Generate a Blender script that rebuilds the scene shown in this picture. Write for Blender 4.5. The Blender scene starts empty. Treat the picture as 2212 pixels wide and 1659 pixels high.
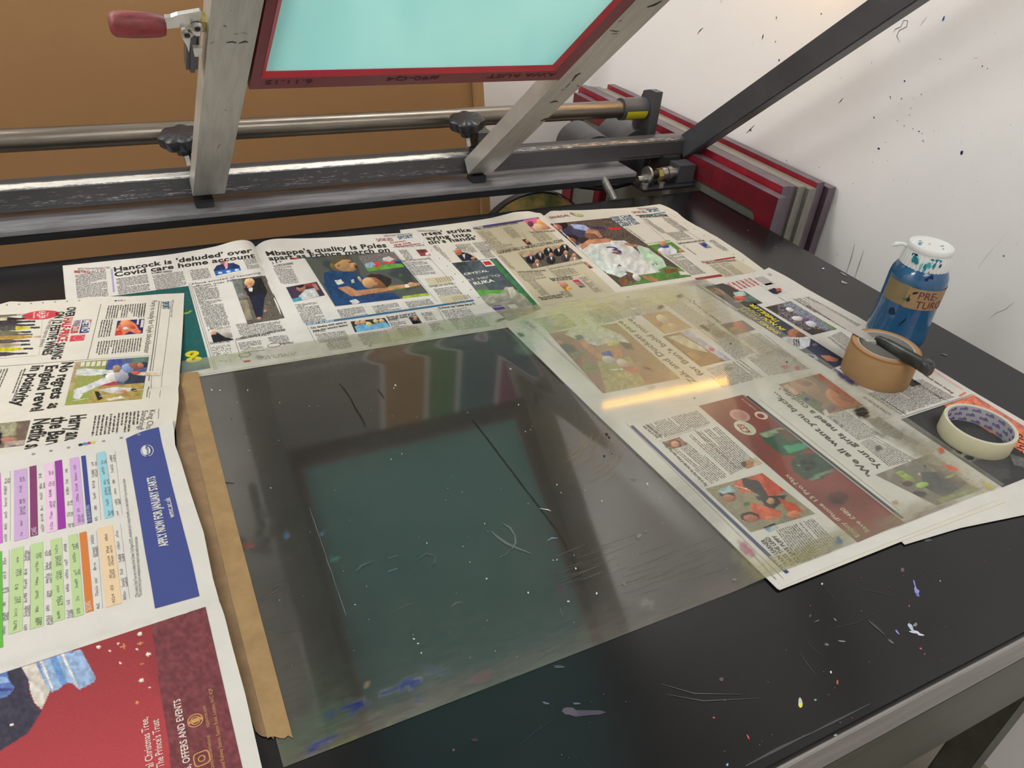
import bpy, bmesh, math, random
import numpy as np
from mathutils import Vector, Matrix
random.seed(7); np.random.seed(7)
sc = bpy.context.scene
C = sc.collection
PI = math.pi

# ------------------------------------------------------------------ camera, light, exposure
T = 0.85                 # height of the table top above the floor; all layout below is relative to the table top
CH = 0.56                # camera height above the table top
FPX = 1651.536           # focal length in pixels of the 2212 x 1659 frame
R = np.array([[0.8916931506556591, 0.19040317013065286, -0.41064578160419113],
              [-0.44506543461559306, 0.5340926237384217, -0.7187919227277404],
              [0.08246262217242831, 0.8237060774769155, 0.5609886040482828]])
cam = bpy.data.cameras.new('camera'); camo = bpy.data.objects.new('camera', cam); C.objects.link(camo)
cam.sensor_width = 36.0; cam.sensor_fit = 'HORIZONTAL'; cam.lens = FPX / 2212 * 36
cam.clip_start = 0.01; cam.clip_end = 50
M4 = Matrix([[*R[0], 0], [*R[1], 0], [*R[2], T + CH], [0, 0, 0, 1]])
camo.matrix_world = M4
sc.camera = camo
w = bpy.data.worlds.new('world'); sc.world = w; w.use_nodes = True
w.node_tree.nodes['Background'].inputs[0].default_value = (0.9, 0.95, 1.0, 1)
w.node_tree.nodes['Background'].inputs[1].default_value = 0.3
sc.view_settings.view_transform = 'Standard'; sc.view_settings.look = 'None'
sc.view_settings.gamma = 1.0; sc.view_settings.use_curve_mapping = False
sc.view_settings.exposure = 0.14

def area(name, x, y, z, sx, sy, power, col, rx=0.0, rz=0.0):
    l = bpy.data.lights.new(name, 'AREA'); l.shape = 'RECTANGLE'; l.size = sx; l.size_y = sy
    l.energy = power; l.color = col
    o = bpy.data.objects.new(name, l); C.objects.link(o); o.location = (x, y, z + T)
    o.rotation_euler = (rx, 0, rz)
    return o
LZ = 1.70
LIGHTS = [(0.60, -0.35), (0.10, -1.30), (-1.65, 0.45)]
for i, (lx, ly) in enumerate(LIGHTS):
    area('ceiling_lamp', lx, ly, LZ, 1.15, (.45, .45, .6)[i], (13, 8, 25)[i], (1.0, 0.98, 0.95))
area('ceiling_lamp', -0.95, 1.62, LZ, 1.15, 0.2, 18, (1.0, 0.98, 0.95))
area('ceiling_lamp', 0.88, 1.58, LZ, 0.70, 0.25, 9.5, (1.0, 0.98, 0.95))

# ------------------------------------------------------------------ projection helpers (world <-> where the photo shows it)
O = np.array([0, 0, CH])
def ray(p):
    return R @ np.array([(p[0] - 1106) / FPX, -(p[1] - 829.5) / FPX, -1.0])
def on(p, axis, v):
    d = ray(p); return O + d * (v - O[axis]) / d[axis]
def proj_np(W):
    v = (W - O) @ R
    return np.stack([1106 - FPX * v[:, 0] / v[:, 2], 829.5 + FPX * v[:, 1] / v[:, 2]], 1)

# ------------------------------------------------------------------ materials
KL = 1.30                # diffuse brightness of a white card on the table under this light
def lin(c):
    c = c / 255.0
    return c / 12.92 if c <= 0.04045 else ((c + 0.055) / 1.055) ** 2.4
def S(r, g, b, k=KL):
    return tuple(min(0.95, lin(v) / k) for v in (r, g, b))
def mat(name, col, rough=0.5, metal=0.0, spec=0.5, noise=0.0, nscale=20.0, stretch=(1, 1, 1), bump=0.0, bscale=200.0, col2=None, coat=0.0):
    m = bpy.data.materials.new(name); m.use_nodes = True
    nt = m.node_tree; N = nt.nodes; L = nt.links
    b = N['Principled BSDF']
    b.inputs['Base Color'].default_value = (*col, 1); b.inputs['Roughness'].default_value = rough
    b.inputs['Metallic'].default_value = metal; b.inputs['Specular IOR Level'].default_value = spec
    if coat: b.inputs['Coat Weight'].default_value = coat
    tc = N.new('ShaderNodeTexCoord'); mp = N.new('ShaderNodeMapping'); mp.inputs['Scale'].default_value = stretch
    L.new(tc.outputs['Object'], mp.inputs['Vector'])
    if noise or col2:
        n = N.new('ShaderNodeTexNoise'); n.inputs['Scale'].default_value = nscale; n.inputs['Detail'].default_value = 6
        n.inputs['Roughness'].default_value = 0.65
        L.new(mp.outputs[0], n.inputs['Vector'])
        r = N.new('ShaderNodeValToRGB')
        r.color_ramp.elements[0].position = 0.36; r.color_ramp.elements[1].position = 0.64
        a = tuple(max(0, c * (1 - noise)) for c in col); c2 = col2 if col2 else tuple(min(1, c * (1 + noise)) for c in col)
        r.color_ramp.elements[0].color = (*a, 1); r.color_ramp.elements[1].color = (*c2, 1)
        L.new(n.outputs['Fac'], r.inputs['Fac']); L.new(r.outputs['Color'], b.inputs['Base Color'])
    if bump:
        n2 = N.new('ShaderNodeTexNoise'); n2.inputs['Scale'].default_value = bscale; n2.inputs['Detail'].default_value = 4
        L.new(mp.outputs[0], n2.inputs['Vector'])
        bp = N.new('ShaderNodeBump'); bp.inputs['Strength'].default_value = bump; bp.inputs['Distance'].default_value = 0.001
        L.new(n2.outputs['Fac'], bp.inputs['Height']); L.new(bp.outputs['Normal'], b.inputs['Normal'])
    return m
def attr_mat(name, rough=0.85, spec=0.2, nz=0.0):
    m = bpy.data.materials.new(name); m.use_nodes = True
    N = m.node_tree.nodes; L = m.node_tree.links; b = N['Principled BSDF']
    a = N.new('ShaderNodeAttribute'); a.attribute_name = 'Col'
    b.inputs['Roughness'].default_value = rough; b.inputs['Specular IOR Level'].default_value = spec
    L.new(a.outputs['Color'], b.inputs['Base Color'])
    return m
M = {}
M['laminate'] = mat('black_laminate', (0.0050, 0.0050, 0.0060), 0.20, spec=0.45, noise=0.3, nscale=3.0, stretch=(0.6, 3, 1))
M['edging'] = mat('grey_edging', S(150, 146, 142), 0.45, noise=0.12, nscale=30, stretch=(0.3, 3, 3))
M['beam'] = mat('olive_grey_steel', S(78, 78, 68), 0.42, noise=0.2, nscale=8, stretch=(0.5, 3, 3))
M['wall'] = mat('white_wall_paint', (.86, .85, .84), 0.75, spec=0.25, noise=0.025, nscale=2.5, bump=0.15, bscale=120)
M['ceiling'] = mat('ceiling_paint', (0.80, 0.80, 0.79), 0.9, spec=0.1)
M['floor'] = mat('worn_floor', S(140, 134, 122), 0.6, noise=0.18, nscale=6)
M['mdf'] = mat('brown_board', S(176, 134, 90), 0.6, spec=0.3, noise=0.05, nscale=1.6, bump=0.2, bscale=300)
M['batten'] = mat('pale_wood', S(178, 140, 96), 0.6, noise=0.12, nscale=20, stretch=(8, 8, 0.6))
M['steel'] = mat('brushed_steel', (0.52, 0.51, 0.47), 0.38, metal=0.55, noise=0.10, nscale=22, stretch=(6, 0.6, 0.6), bump=0.12, bscale=260)
M['darksteel'] = mat('dark_painted_steel', (0.030, 0.030, 0.033), 0.33, metal=0.35, spec=0.5, noise=0.25, nscale=14, stretch=(0.4, 3, 3))
M['barsteel'] = mat('dark_bar_paint', (0.075, 0.077, 0.086), 0.36, metal=0.3, noise=0.15, nscale=9)
M['railtop'] = mat('worn_rail_paint', (0.36, 0.36, 0.38), 0.34, metal=0.6, noise=0.25, nscale=18, stretch=(0.5, 3, 3))
M['black'] = mat('black_plastic', (0.014, 0.016, 0.021), 0.36, spec=0.5, noise=0.3, nscale=30)
M['iron'] = mat('tube_steel', (0.20, 0.175, 0.145), 0.30, metal=0.85, noise=0.35, nscale=16, stretch=(0.25, 3, 3), bump=0.1, bscale=200)
M['zinc'] = mat('zinc_bolt', (0.45, 0.45, 0.43), 0.3, metal=0.9, noise=0.2, nscale=90)
M['brass'] = mat('yellow_zinc', (0.42, 0.35, 0.13), 0.35, metal=0.9, noise=0.2, nscale=90)
M['yellow'] = mat('yellow_label', S(205, 195, 30), 0.5)
M['ink'] = mat('black_ink', (0.01, 0.01, 0.012), 0.6)
M['chrome'] = mat('bright_plate', (0.78, 0.78, 0.74), 0.3, metal=0.75, noise=0.14, nscale=35, bump=0.1, bscale=100)
M['redgrip'] = mat('red_grip', S(160, 62, 66), 0.45, noise=0.6, nscale=26, stretch=(0.5, 1.5, 1.5), col2=S(178, 74, 78))
M['redtape'] = mat('red_tape', S(136, 50, 62), 0.38, noise=0.1, nscale=20)
M['redlip'] = mat('highlit_red_tape', S(222, 66, 80), 0.35, noise=0.08, nscale=25)  # highlight of the sloped inner edge, put into a brighter red
M['marker'] = mat('faded_marker', S(92, 34, 44), 0.7)

def worn_lit_bar():
    m = bpy.data.materials.new('worn_lit_bar_paint'); m.use_nodes = True
    N = m.node_tree.nodes; L = m.node_tree.links; b = N['Principled BSDF']
    tc = N.new('ShaderNodeTexCoord'); mp = N.new('ShaderNodeMapping'); mp.inputs['Scale'].default_value = (3.5, 30, 30)
    L.new(tc.outputs['Object'], mp.inputs[0])
    n = N.new('ShaderNodeTexNoise'); n.inputs['Scale'].default_value = 14; n.inputs['Detail'].default_value = 9; n.inputs['Roughness'].default_value = 0.8
    L.new(mp.outputs[0], n.inputs['Vector'])
    a = N.new('ShaderNodeAttribute'); a.attribute_name = 'Col'
    add = N.new('ShaderNodeMath'); add.operation = 'ADD'
    L.new(n.outputs['Fac'], add.inputs[0]); L.new(a.outputs['Fac'], add.inputs[1])
    r = N.new('ShaderNodeValToRGB'); r.color_ramp.elements[0].position = 0.66; r.color_ramp.elements[1].position = 0.80
    r.color_ramp.elements[0].color = (0.085, 0.085, 0.090, 1); r.color_ramp.elements[1].color = (0.72, 0.70, 0.64, 1)
    L.new(add.outputs[0], r.inputs[0]); L.new(r.outputs[0], b.inputs['Base Color'])
    b.inputs['Roughness'].default_value = 0.32; b.inputs['Metallic'].default_value = 0.45
    return m
M['worn'] = worn_lit_bar()

# ------------------------------------------------------------------ mesh + object helpers (table-relative metres)
def tag(o, label=None, cat=None, group=None, kind=None):
    if label: o['label'] = label
    if cat: o['category'] = cat
    if group: o['group'] = group
    if kind: o['kind'] = kind
    return o
ORG = {}
def thing(name, label, cat, org=(0, 0, 0), group=None):
    o = bpy.data.objects.new(name, None); C.objects.link(o)
    o.location = (org[0], org[1], org[2] + T); o.empty_display_size = 0.05
    ORG[o.name] = org; tag(o, label, cat, group); return o
class MB:
    def __init__(s): s.v = []; s.f = []; s.col = None; s.sm = []
    def add(s, vs, fs, smooth=False):
        k = len(s.v); s.v += [tuple(map(float, p)) for p in vs]
        for f in fs: s.f.append(tuple(i + k for i in f)); s.sm.append(smooth)
        return s
    def box(s, x0, x1, y0, y1, z0, z1, B=None, bev=0.0):
        """box; B = (origin, ex, ey, ez) maps local to world; bev = chamfer"""
        b = bmesh.new(); bmesh.ops.create_cube(b, size=1)
        for v in b.verts:
            v.co = Vector(((x0 + x1) / 2 + v.co.x * (x1 - x0), (y0 + y1) / 2 + v.co.y * (y1 - y0), (z0 + z1) / 2 + v.co.z * (z1 - z0)))
        if bev: bmesh.ops.bevel(b, geom=b.edges[:], offset=bev, segments=2, affect='EDGES')
        vs = [tuple(v.co) for v in b.verts]; b.verts.index_update()
        fs = [tuple(v.index for v in f.verts) for f in b.faces]; b.free()
        if B is not None:
            o, ex, ey, ez = B
            vs = [tuple(o + ex * p[0] + ey * p[1] + ez * p[2]) for p in vs]
        return s.add(vs, fs)
    def prism(s, pts, n0, n1, B):
        """polygon pts in (x,y) of frame B extruded from n0 to n1 along ez"""
        o, ex, ey, ez = B; k = len(pts)
        vs = [o + ex * p[0] + ey * p[1] + ez * n0 for p in pts] + [o + ex * p[0] + ey * p[1] + ez * n1 for p in pts]
        fs = [tuple(range(k))[::-1], tuple(range(k, 2 * k))] + [(i, (i + 1) % k, k + (i + 1) % k, k + i) for i in range(k)]
        return s.add(vs, fs)
    def tube(s, pts, r, n=16, cap=True, smooth=True):
        """tube through pts; r scalar or list"""
        P = [np.array(p, float) for p in pts]; rs = r if hasattr(r, '__len__') else [r] * len(P)
        vs = []; ref = None
        for i, p in enumerate(P):
            t = P[min(i + 1, len(P) - 1)] - P[max(i - 1, 0)]; t /= np.linalg.norm(t)
            if ref is None:
                a = np.array([0, 0, 1.]) if abs(t[2]) < 0.9 else np.array([1., 0, 0])
                ref = np.cross(t, a)
            ref = ref - t * (ref @ t); ref /= np.linalg.norm(ref); bi = np.cross(t, ref)
            for k in range(n):
                an = 2 * PI * k / n; vs.append(p + rs[i] * (ref * math.cos(an) + bi * math.sin(an)))
        fs = [(i * n + k, i * n + (k + 1) % n, (i + 1) * n + (k + 1) % n, (i + 1) * n + k) for i in range(len(P) - 1) for k in range(n)]
        s.add(vs, fs, smooth)
        if cap:
            s.add([vs[k] for k in range(n)], [tuple(range(n))[::-1]])
            s.add([vs[(len(P) - 1) * n + k] for k in range(n)], [tuple(range(n))])
        return s
    def lathe(s, prof, B, n=48, closed=False, wob=None, a0=0, a1=2 * PI):
        o, ex, ey, ez = B; vs = []; full = abs(a1 - a0 - 2 * PI) < 1e-6; m = n if full else n + 1
        for i, (r, z) in enumerate(prof):
            for k in range(m):
                an = a0 + (a1 - a0) * k / n; rr = r + (wob(i, an) if wob else 0)
                vs.append(o + ex * rr * math.cos(an) + ey * rr * math.sin(an) + ez * z)
        L = len(prof); fs = []
        for i in range(L if closed else L - 1):
            j = (i + 1) % L
            for k in range(n):
                k2 = (k + 1) % m
                fs.append((i * m + k, i * m + k2, j * m + k2, j * m + k))
        return s.add(vs, fs, True)
    def build(s, name, m, parent=None, sharp=True):
        org = np.array(ORG[parent.name]) if parent is not None else None
        V3 = np.array(s.v, float)
        if org is None:
            lo = V3.min(0); hi = V3.max(0); org = np.array([(lo[0] + hi[0]) / 2, (lo[1] + hi[1]) / 2, lo[2]])
        me = bpy.data.meshes.new(name); me.from_pydata((V3 - org).tolist(), [], s.f); me.update()
        me.polygons.foreach_set('use_smooth', s.sm)
        if s.col is not None:
            at = me.color_attributes.new('Col', 'FLOAT_COLOR', 'POINT')
            c = np.ones((len(s.v), 4), np.float32); c[:, :3] = np.array(s.col, np.float32); at.data.foreach_set('color', c.ravel())
        b = bmesh.new(); b.from_mesh(me)
        if s.col is None:
            bmesh.ops.remove_doubles(b, verts=b.verts, dist=1e-6); bmesh.ops.recalc_face_normals(b, faces=b.faces)
        if sharp and s.col is None:
            for e in b.edges:
                if len(e.link_faces) == 2 and e.calc_face_angle(0) > 0.7: e.smooth = False
        b.to_mesh(me); b.free()
        if m is not None: me.materials.append(m)
        o = bpy.data.objects.new(name, me); C.objects.link(o)
        if parent is not None: o.parent = parent
        else: o.location = (org[0], org[1], org[2] + T)
        ORG[o.name] = tuple(org)
        return o
EX = np.array([1., 0, 0]); EY = np.array([0, 1., 0]); EZ = np.array([0, 0, 1.])
def at0(x, y, z): return (np.array([x, y, z], float), EX, EY, EZ)
ID = at0(0, 0, 0)
def bas(o, ez, ex=None):
    ez = np.array(ez, float); ez /= np.linalg.norm(ez)
    ex = np.array(ex, float) if ex is not None else (EX if abs(ez[0]) < 0.9 else EY)
    ex = ex - ez * (ex @ ez); ex /= np.linalg.norm(ex)
    return (np.array(o, float), ex, np.cross(ez, ex), ez)

# flat text as mesh outlines, cached
TXT = {}
def glyphs(s, bold=0.0, shear=0.0):
    key = (s, bold, shear)
    if key in TXT: return TXT[key]
    cu = bpy.data.curves.new('t', 'FONT'); cu.body = s; cu.offset = bold; cu.shear = shear; cu.resolution_u = 3
    cu.size = 1; cu.fill_mode = 'FRONT'
    if bold: cu.space_character = 1 + bold * 1.5
    o = bpy.data.objects.new('t', cu); C.objects.link(o)
    dg = bpy.context.evaluated_depsgraph_get(); me = o.evaluated_get(dg).to_mesh()
    V = np.array([tuple(v.co)[:2] for v in me.vertices], float).reshape(-1, 2); F = [tuple(p.vertices) for p in me.polygons]
    o.evaluated_get(dg).to_mesh_clear(); bpy.data.objects.remove(o); bpy.data.curves.remove(cu)
    V[:, 0] -= V[:, 0].min(); wd = V[:, 0].max()
    TXT[key] = (V, F, wd); return TXT[key]
CAP = glyphs('H')[0][:, 1].max()

# ================================================================== THE ROOM
XW, YB, ZC = 1.33, 2.05, 1.75
def struct(name, mb, m):
    o = mb.build(name, m); o['kind'] = 'structure'; return o
struct('floor', MB().box(-2.4, XW + 0.1, -2.0, YB + 0.1, -T - 0.05, -T), M['floor'])
struct('ceiling', MB().box(-2.4, XW + 0.1, -2.0, YB + 0.1, ZC, ZC + 0.05), M['ceiling'])
wall_right = struct('wall_right', MB().box(XW, XW + 0.1, -2.0, YB + 0.1, -T, ZC), M['wall'])
struct('wall_back', MB().box(-2.4, XW, YB, YB + 0.1, -T, ZC), M['wall'])
struct('wall_left', MB().box(-2.5, -2.4, -2.0, YB + 0.1, -T, ZC), M['wall'])
struct('wall_front', MB().box(-2.4, XW, -2.1, -2.0, -T, ZC), M['wall'])
# ink splashes and scuffs on the right wall, each a thin raised blob
mk = MB(); mkc = []
WZ = [0]
def wall_mark(pts, wpx, col):
    WZ[0] += 1; W = [on(p, 0, XW - 0.0003 - WZ[0] * .000008) for p in pts]; sc_ = np.linalg.norm(on((pts[0][0] + 10, pts[0][1]), 0, XW) - W[0]) / 10
    if len(W) == 1:
        n = 10; ry = wpx[0] * sc_ * .72; rz = wpx[1] * sc_ * .72
        vs = [W[0] + EY * ry * math.cos(2 * PI * k / n) * random.uniform(.8, 1.15) + EZ * rz * math.sin(2 * PI * k / n) * random.uniform(.8, 1.15) for k in range(n)]
        mk.add(vs, [tuple(range(n))]); mkc.extend([col] * n); return
    vs = []
    for i, q in enumerate(W):
        t = W[min(i + 1, len(W) - 1)] - W[max(i - 1, 0)]; nrm = np.array([0, -t[2], t[1]]); nrm /= np.linalg.norm(nrm) + 1e-9
        hw = wpx * sc_ / 2 * (0.2 if i in (0, len(W) - 1) else .62)
        vs += [q + nrm * hw, q - nrm * hw]
    mk.add(vs, [(2 * i, 2 * i + 2, 2 * i + 3, 2 * i + 1) for i in range(len(W) - 1)]); mkc.extend([col] * len(vs))
DK = S(48, 42, 48); GY = S(120, 116, 116); PU = S(52, 40, 84)
wall_mark([(1506, 74), (1512, 66), (1519, 60)], 2.5, DK); wall_mark([(1556, 6), (1560, -2)], 2, DK)
wall_mark([(1646, 85), (1648, 79), (1649, 74)], 4, DK); wall_mark([(1683, 130)], (2.5, 2.5), DK); wall_mark([(1675, 90)], (1.5, 2), GY)
wall_mark([(1677, 38)], (1.5, 2), DK); wall_mark([(1774, 30)], (2.5, 1.5), DK)
wall_mark([(1930, 70), (1934, 63), (1946, 58), (1952, 44), (1961, 45), (1958, 58), (1942, 66), (1937, 78), (1944, 92)], 2.0, S(80, 76, 76))
wall_mark([(1987, 56), (1994, 47), (2002, 36)], 1.5, S(150, 152, 165)); wall_mark([(2038, 40)], (3, 7), S(60, 100, 170))
wall_mark([(2104, 125.5), (2112, 125)], 3, S(200, 70, 90)); wall_mark([(2031, 127.5)], (3, 1.2), S(200, 140, 150))
wall_mark([(2122, 143)], (2.2, 3), GY); wall_mark([(2133, 148)], (1.2, 2), DK)
wall_mark([(1811, 223), (1817, 217), (1821, 211)], 2.5, DK); wall_mark([(1882, 132), (1883, 138)], 2, DK)
wall_mark([(1612, 288), (1620, 280), (1630, 270)], 2.5, DK); wall_mark([(1621, 281)], (3, 2), DK)
wall_mark([(1954, 175)], (3, 2), PU); wall_mark([(1923, 215), (1924, 210), (1921, 207)], 2.5, DK)
wall_mark([(1947, 213)], (1.5, 2), DK); wall_mark([(1972, 214), (1975, 212)], 2, DK); wall_mark([(1990, 204)], (2, 1.5), GY)
wall_mark([(1888, 254)], (2, 2.5), PU); wall_mark([(1962, 248), (1967, 249)], 2.5, DK); wall_mark([(1938, 261)], (1, 1.5), DK)
wall_mark([(1953, 272)], (1, 2), DK); wall_mark([(1972, 278)], (1.2, 1.5), DK); wall_mark([(1985, 284)], (3, 1.6), PU); wall_mark([(1992, 288)], (2, 1), PU)
wall_mark([(1990, 305), (1994, 303), (1996, 308)], 2, PU); wall_mark([(1911, 307), (1915, 308.5)], 2, DK)
wall_mark([(1898, 321)], (4, 3), PU); wall_mark([(2077, 330)], (4.5, 6.5), PU)
wall_mark([(2076, 312), (2077, 300)], 1.2, GY); wall_mark([(2079, 272), (2080, 278)], 1.2, GY); wall_mark([(2121, 290), (2122, 286)], 1.4, GY)
wall_mark([(1957, 396), (1960, 389)], 1.6, GY); wall_mark([(2108, 393), (2112, 391)], 1.4, GY); wall_mark([(2168, 553)], (3.5, 2.5), S(95, 88, 92))
wall_mark([(1846, 528), (1838, 560), (1826, 595)], 3, S(188, 184, 184)); wall_mark([(1866, 540), (1856, 570), (1846, 600)], 3, S(188, 184, 184))
wall_mark([(1808, 552), (1810, 547)], 2, DK); wall_mark([(2137, 689), (2152, 676), (2172, 668), (2190, 653)], 1.4, S(150, 148, 150))
wall_mark([(2130, 642), (2131, 638)], 1.5, GY); wall_mark([(2196, 530), (2198, 524)], 1.6, S(120, 116, 130))
wall_mark([(2112, 580), (2130, 555), (2150, 530)], 1.0, S(175, 172, 172)); wall_mark([(2153, 531), (2180, 497)], 1.0, S(170, 168, 170))
for _ in range(60):
    px = (random.uniform(1500, 2200), random.uniform(0, 560))
    if px[1] > 250 + (px[0] - 1480) * .55: continue
    if random.random() < .5: wall_mark([px], (random.uniform(.7, 1.4), random.uniform(.7, 1.6)), random.choice([DK, GY, GY]))
    else:
        an = random.uniform(0.8, 2.2); l = random.uniform(3, 8); wall_mark([px, (px[0] + l * math.cos(an), px[1] + l * math.sin(an))], 1.0, S(165, 162, 162))
mk.col = mkc; M['marks'] = attr_mat('dried_ink', 0.5, 0.3)
o = mk.build('ink_splash', M['marks'], wall_right); o['kind'] = 'stuff'
o['label'] = 'small dried ink splashes and scuff lines'

# ceiling light fittings carrying the lamps
for i, (lx, ly) in enumerate(LIGHTS + [(-0.95, 1.62), (0.88, 1.58)]):
    t = thing('ceiling_light', 'long white fluorescent ceiling fitting, %s' % ['above the front edge of the table', 'nearest the front wall', 'nearest the left wall', 'behind the press on the left', 'behind the press on the right'][i], 'light', (lx, ly, LZ + 0.012))
    _hw = .38 if i == 4 else .62
    MB().box(lx - _hw, lx + _hw, ly - .31 * (1 if i == 2 else .75), ly + .31 * (1 if i == 2 else .75), LZ + .012, ZC - .001, bev=.004).build('housing', mat('white_fitting', (.7, .7, .7), .5), t)

# warm strip lamp on the right wall, above the frame of the photograph (its reflection glows in the plastic sheet)
M['warm'] = bpy.data.materials.new('warm_lamp_glow'); M['warm'].use_nodes = True
_n = M['warm'].node_tree.nodes; _n.remove(_n['Principled BSDF']); _e = _n.new('ShaderNodeEmission')
_e.inputs[0].default_value = (1.0, 0.50, 0.07, 1); _e.inputs[1].default_value = 15
M['warm'].node_tree.links.new(_e.outputs[0], _n['Material Output'].inputs[0])
STRIP_A = np.array([1.20, 1.52, .79]); STRIP_B = np.array([1.275, 1.145, .475])
t = thing('wall_lamp', 'slim warm strip lamp fixed to the right wall above the press', 'light', tuple(STRIP_A))
MB().tube([STRIP_A, STRIP_B], 0.010).build('lamp_tube', M['warm'], t)
_u = (STRIP_B - STRIP_A) / np.linalg.norm(STRIP_B - STRIP_A)
for q in (STRIP_A, STRIP_B):
    MB().tube([q - _u * .0, q + EX * (XW - q[0] - .001)], 0.008, 10).build('bracket', M['darksteel'], t)

# brown board on the back wall side, with its pale batten
YM = 1.90
t = thing('backboard', 'large brown hardboard sheet standing behind the printing press', 'board', (-0.3, YM, -T))
q1 = on((1018, 180), 1, YM); q2 = on((1036, 450), 1, YM)
sl = (q2[0] - q1[0]) / (q2[2] - q1[2])
xr = lambda z: q1[0] + sl * (z - q1[2])
MB().prism([(-1.6, -T), (xr(-T), -T), (xr(.62), .62), (-1.6, .62)], 0, .012, (np.array([0, YM + .012, 0.]), EX, EZ, -EY)).build('panel', M['mdf'], t)
MB().prism([(xr(-T) + .001, -T), (xr(-T) + .028, -T), (xr(.62) + .028, .62), (xr(.62) + .001, .62)], 0, .03, (np.array([0, YM + .015, 0.]), EX, EZ, -EY)).build('edge_batten', M['batten'], t)

# coloured sheets pinned high on the back wall (seen only in reflection)
for k, (x0, x1, z0, z1, cc, nm) in enumerate([(.30, .66, .72, 1.20, (150, 146, 142), 'pale grey'), (.68, .82, .70, 1.22, (190, 135, 60), 'ochre'),
                                              (.84, .94, .70, 1.22, (70, 140, 70), 'green'), (.96, 1.10, .70, 1.22, (60, 110, 125), 'teal'), (1.12, 1.24, .70, 1.2, (170, 50, 110), 'magenta')]):
    o = MB().box(x0, x1, YB - .004, YB - .001, z0, z1).build('colour_chart', mat('chart_' + nm, S(*cc), .7), None)
    tag(o, '%s printed test sheet pinned on the back wall above the brown board' % nm, 'poster')

# stained round board leaning behind the press
t = thing('round_board', 'round board stained with orange and green paint standing below the hinge bar', 'board', (1.0, 1.72, -T))
m = mat('paint_stains', S(178, 128, 58), .7, noise=.1, nscale=9)
N_ = m.node_tree.nodes; rr_ = [n for n in N_ if n.type == 'VALTORGB'][0].color_ramp
rr_.elements[0].position = .3; rr_.elements[0].color = (*S(70, 90, 62), 1)
rr_.elements[1].position = .72; rr_.elements[1].color = (*S(238, 178, 92), 1)
e_ = rr_.elements.new(.46); e_.color = (*S(118, 128, 80), 1); e_ = rr_.elements.new(.58); e_.color = (*S(200, 176, 110), 1)
cx, cz, rr = .995, -.34, .185
B = (np.array([cx, 1.72, cz]), EX, EZ, -EY)
MB().lathe([(0, .012), (rr - .006, .012), (rr - .006, -.006), (0, -.006)], B, 64).build('disc', m, t)
MB().lathe([(rr - .0025, .014), (rr, .014), (rr, -.008), (rr - .0025, -.008)], B, 64, closed=True).build('rim', M['black'], t)
MB().box(cx - .06, cx + .06, 1.715, 1.76, -T, cz - rr + .004).build('foot', M['batten'], t)

# ================================================================== THE TABLE
XR, YF, YBK = 1.146, 0.177, 1.257
t = table = thing('printing_table', 'long black topped printing table with worn grey front edge', 'table', (0.3, .7, -T))
MB().box(-1.35, XR, YF, YBK, -.038, 0, bev=.0025).build('table_top', M['laminate'], t)
MB().box(-1.349, XR - .002, YF - .003, YF + .002, -.047, -.004, bev=.001).build('front_edging', M['edging'], t)
MB().box(-1.33, XR - .012, YF + .012, YBK - .02, -.075, -.0385).build('under_board', M['darksteel'], t)
for (a, b_) in ((YF + .006, YF + .05), (YBK - .06, YBK - .02)):
    MB().box(-1.32, XR - .014, a, b_, -.205, -.0755, bev=.004).build('frame_rail', M['beam'], t)
for (lx, ly) in ((XR - .07, YF + .055), (-1.3, YF + .055), (XR - .07, YBK - .115), (-1.3, YBK - .115)):
    MB().box(lx, lx + .05, ly, ly + .05, -T, -.0755, bev=.003).build('leg', M['beam'], t)
for (lx,) in ((XR - .045,), (-1.275,)):
    MB().box(lx - .012, lx + .012, YF + .106, YBK - .116, -.60, -.56).build('side_rail', M['beam'], t)
# table dirt: scratches and dried ink specks as thin flakes on the laminate
tm = MB(); tmc = []
FZ = [0]
def fleck(p, rx, ry, col, an=0, z=.0002, jag=.25):
    FZ[0] += 1; z += FZ[0] * .000004
    q = on(p, 2, z); s_ = np.linalg.norm(on((p[0] + 6, p[1]), 2, z) - q) / 6; s2 = np.linalg.norm(on((p[0], p[1] + 6), 2, z) - q) / 6
    n = 9; vs = []
    for k in range(n):
        a = 2 * PI * k / n; f_ = random.uniform(1 - jag, 1 + jag)
        dx = f_ * (rx * math.cos(a) * math.cos(an) - ry * math.sin(a) * math.sin(an)); dy = f_ * (rx * math.cos(a) * math.sin(an) + ry * math.sin(a) * math.cos(an))
        vs.append(on((p[0] + dx, p[1] + dy), 2, z))
    tm.add(vs, [tuple(range(n))[::-1]]); tmc.extend([col] * n)
def scratch(pts, wpx, col, z=.0002):
    if max(col) < .05: col = S(74, 75, 80)
    FZ[0] += 1; z += FZ[0] * .000004
    vs = []
    for i, p in enumerate(pts):
        a = np.array(pts[max(i - 1, 0)], float); b2 = np.array(pts[min(i + 1, len(pts) - 1)], float); d = b2 - a; d /= np.linalg.norm(d)
        h = wpx / 2 * (.3 if i in (0, len(pts) - 1) else 1)
        vs += [on((p[0] - d[1] * h, p[1] + d[0] * h), 2, z), on((p[0] + d[1] * h, p[1] - d[0] * h), 2, z)]
    tm.add(vs, [(2 * i, 2 * i + 1, 2 * i + 3, 2 * i + 2) for i in range(len(pts) - 1)]); tmc.extend([col] * len(vs))
WH = S(205, 208, 225); LV = S(140, 145, 215)
fleck((1980, 1275), 14, 4, LV, 1.2, jag=.6); fleck((1975, 1258), 7, 1.6, LV, 1.35); fleck((1982, 1284), 6, 3, S(120, 120, 190), .9)
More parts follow.
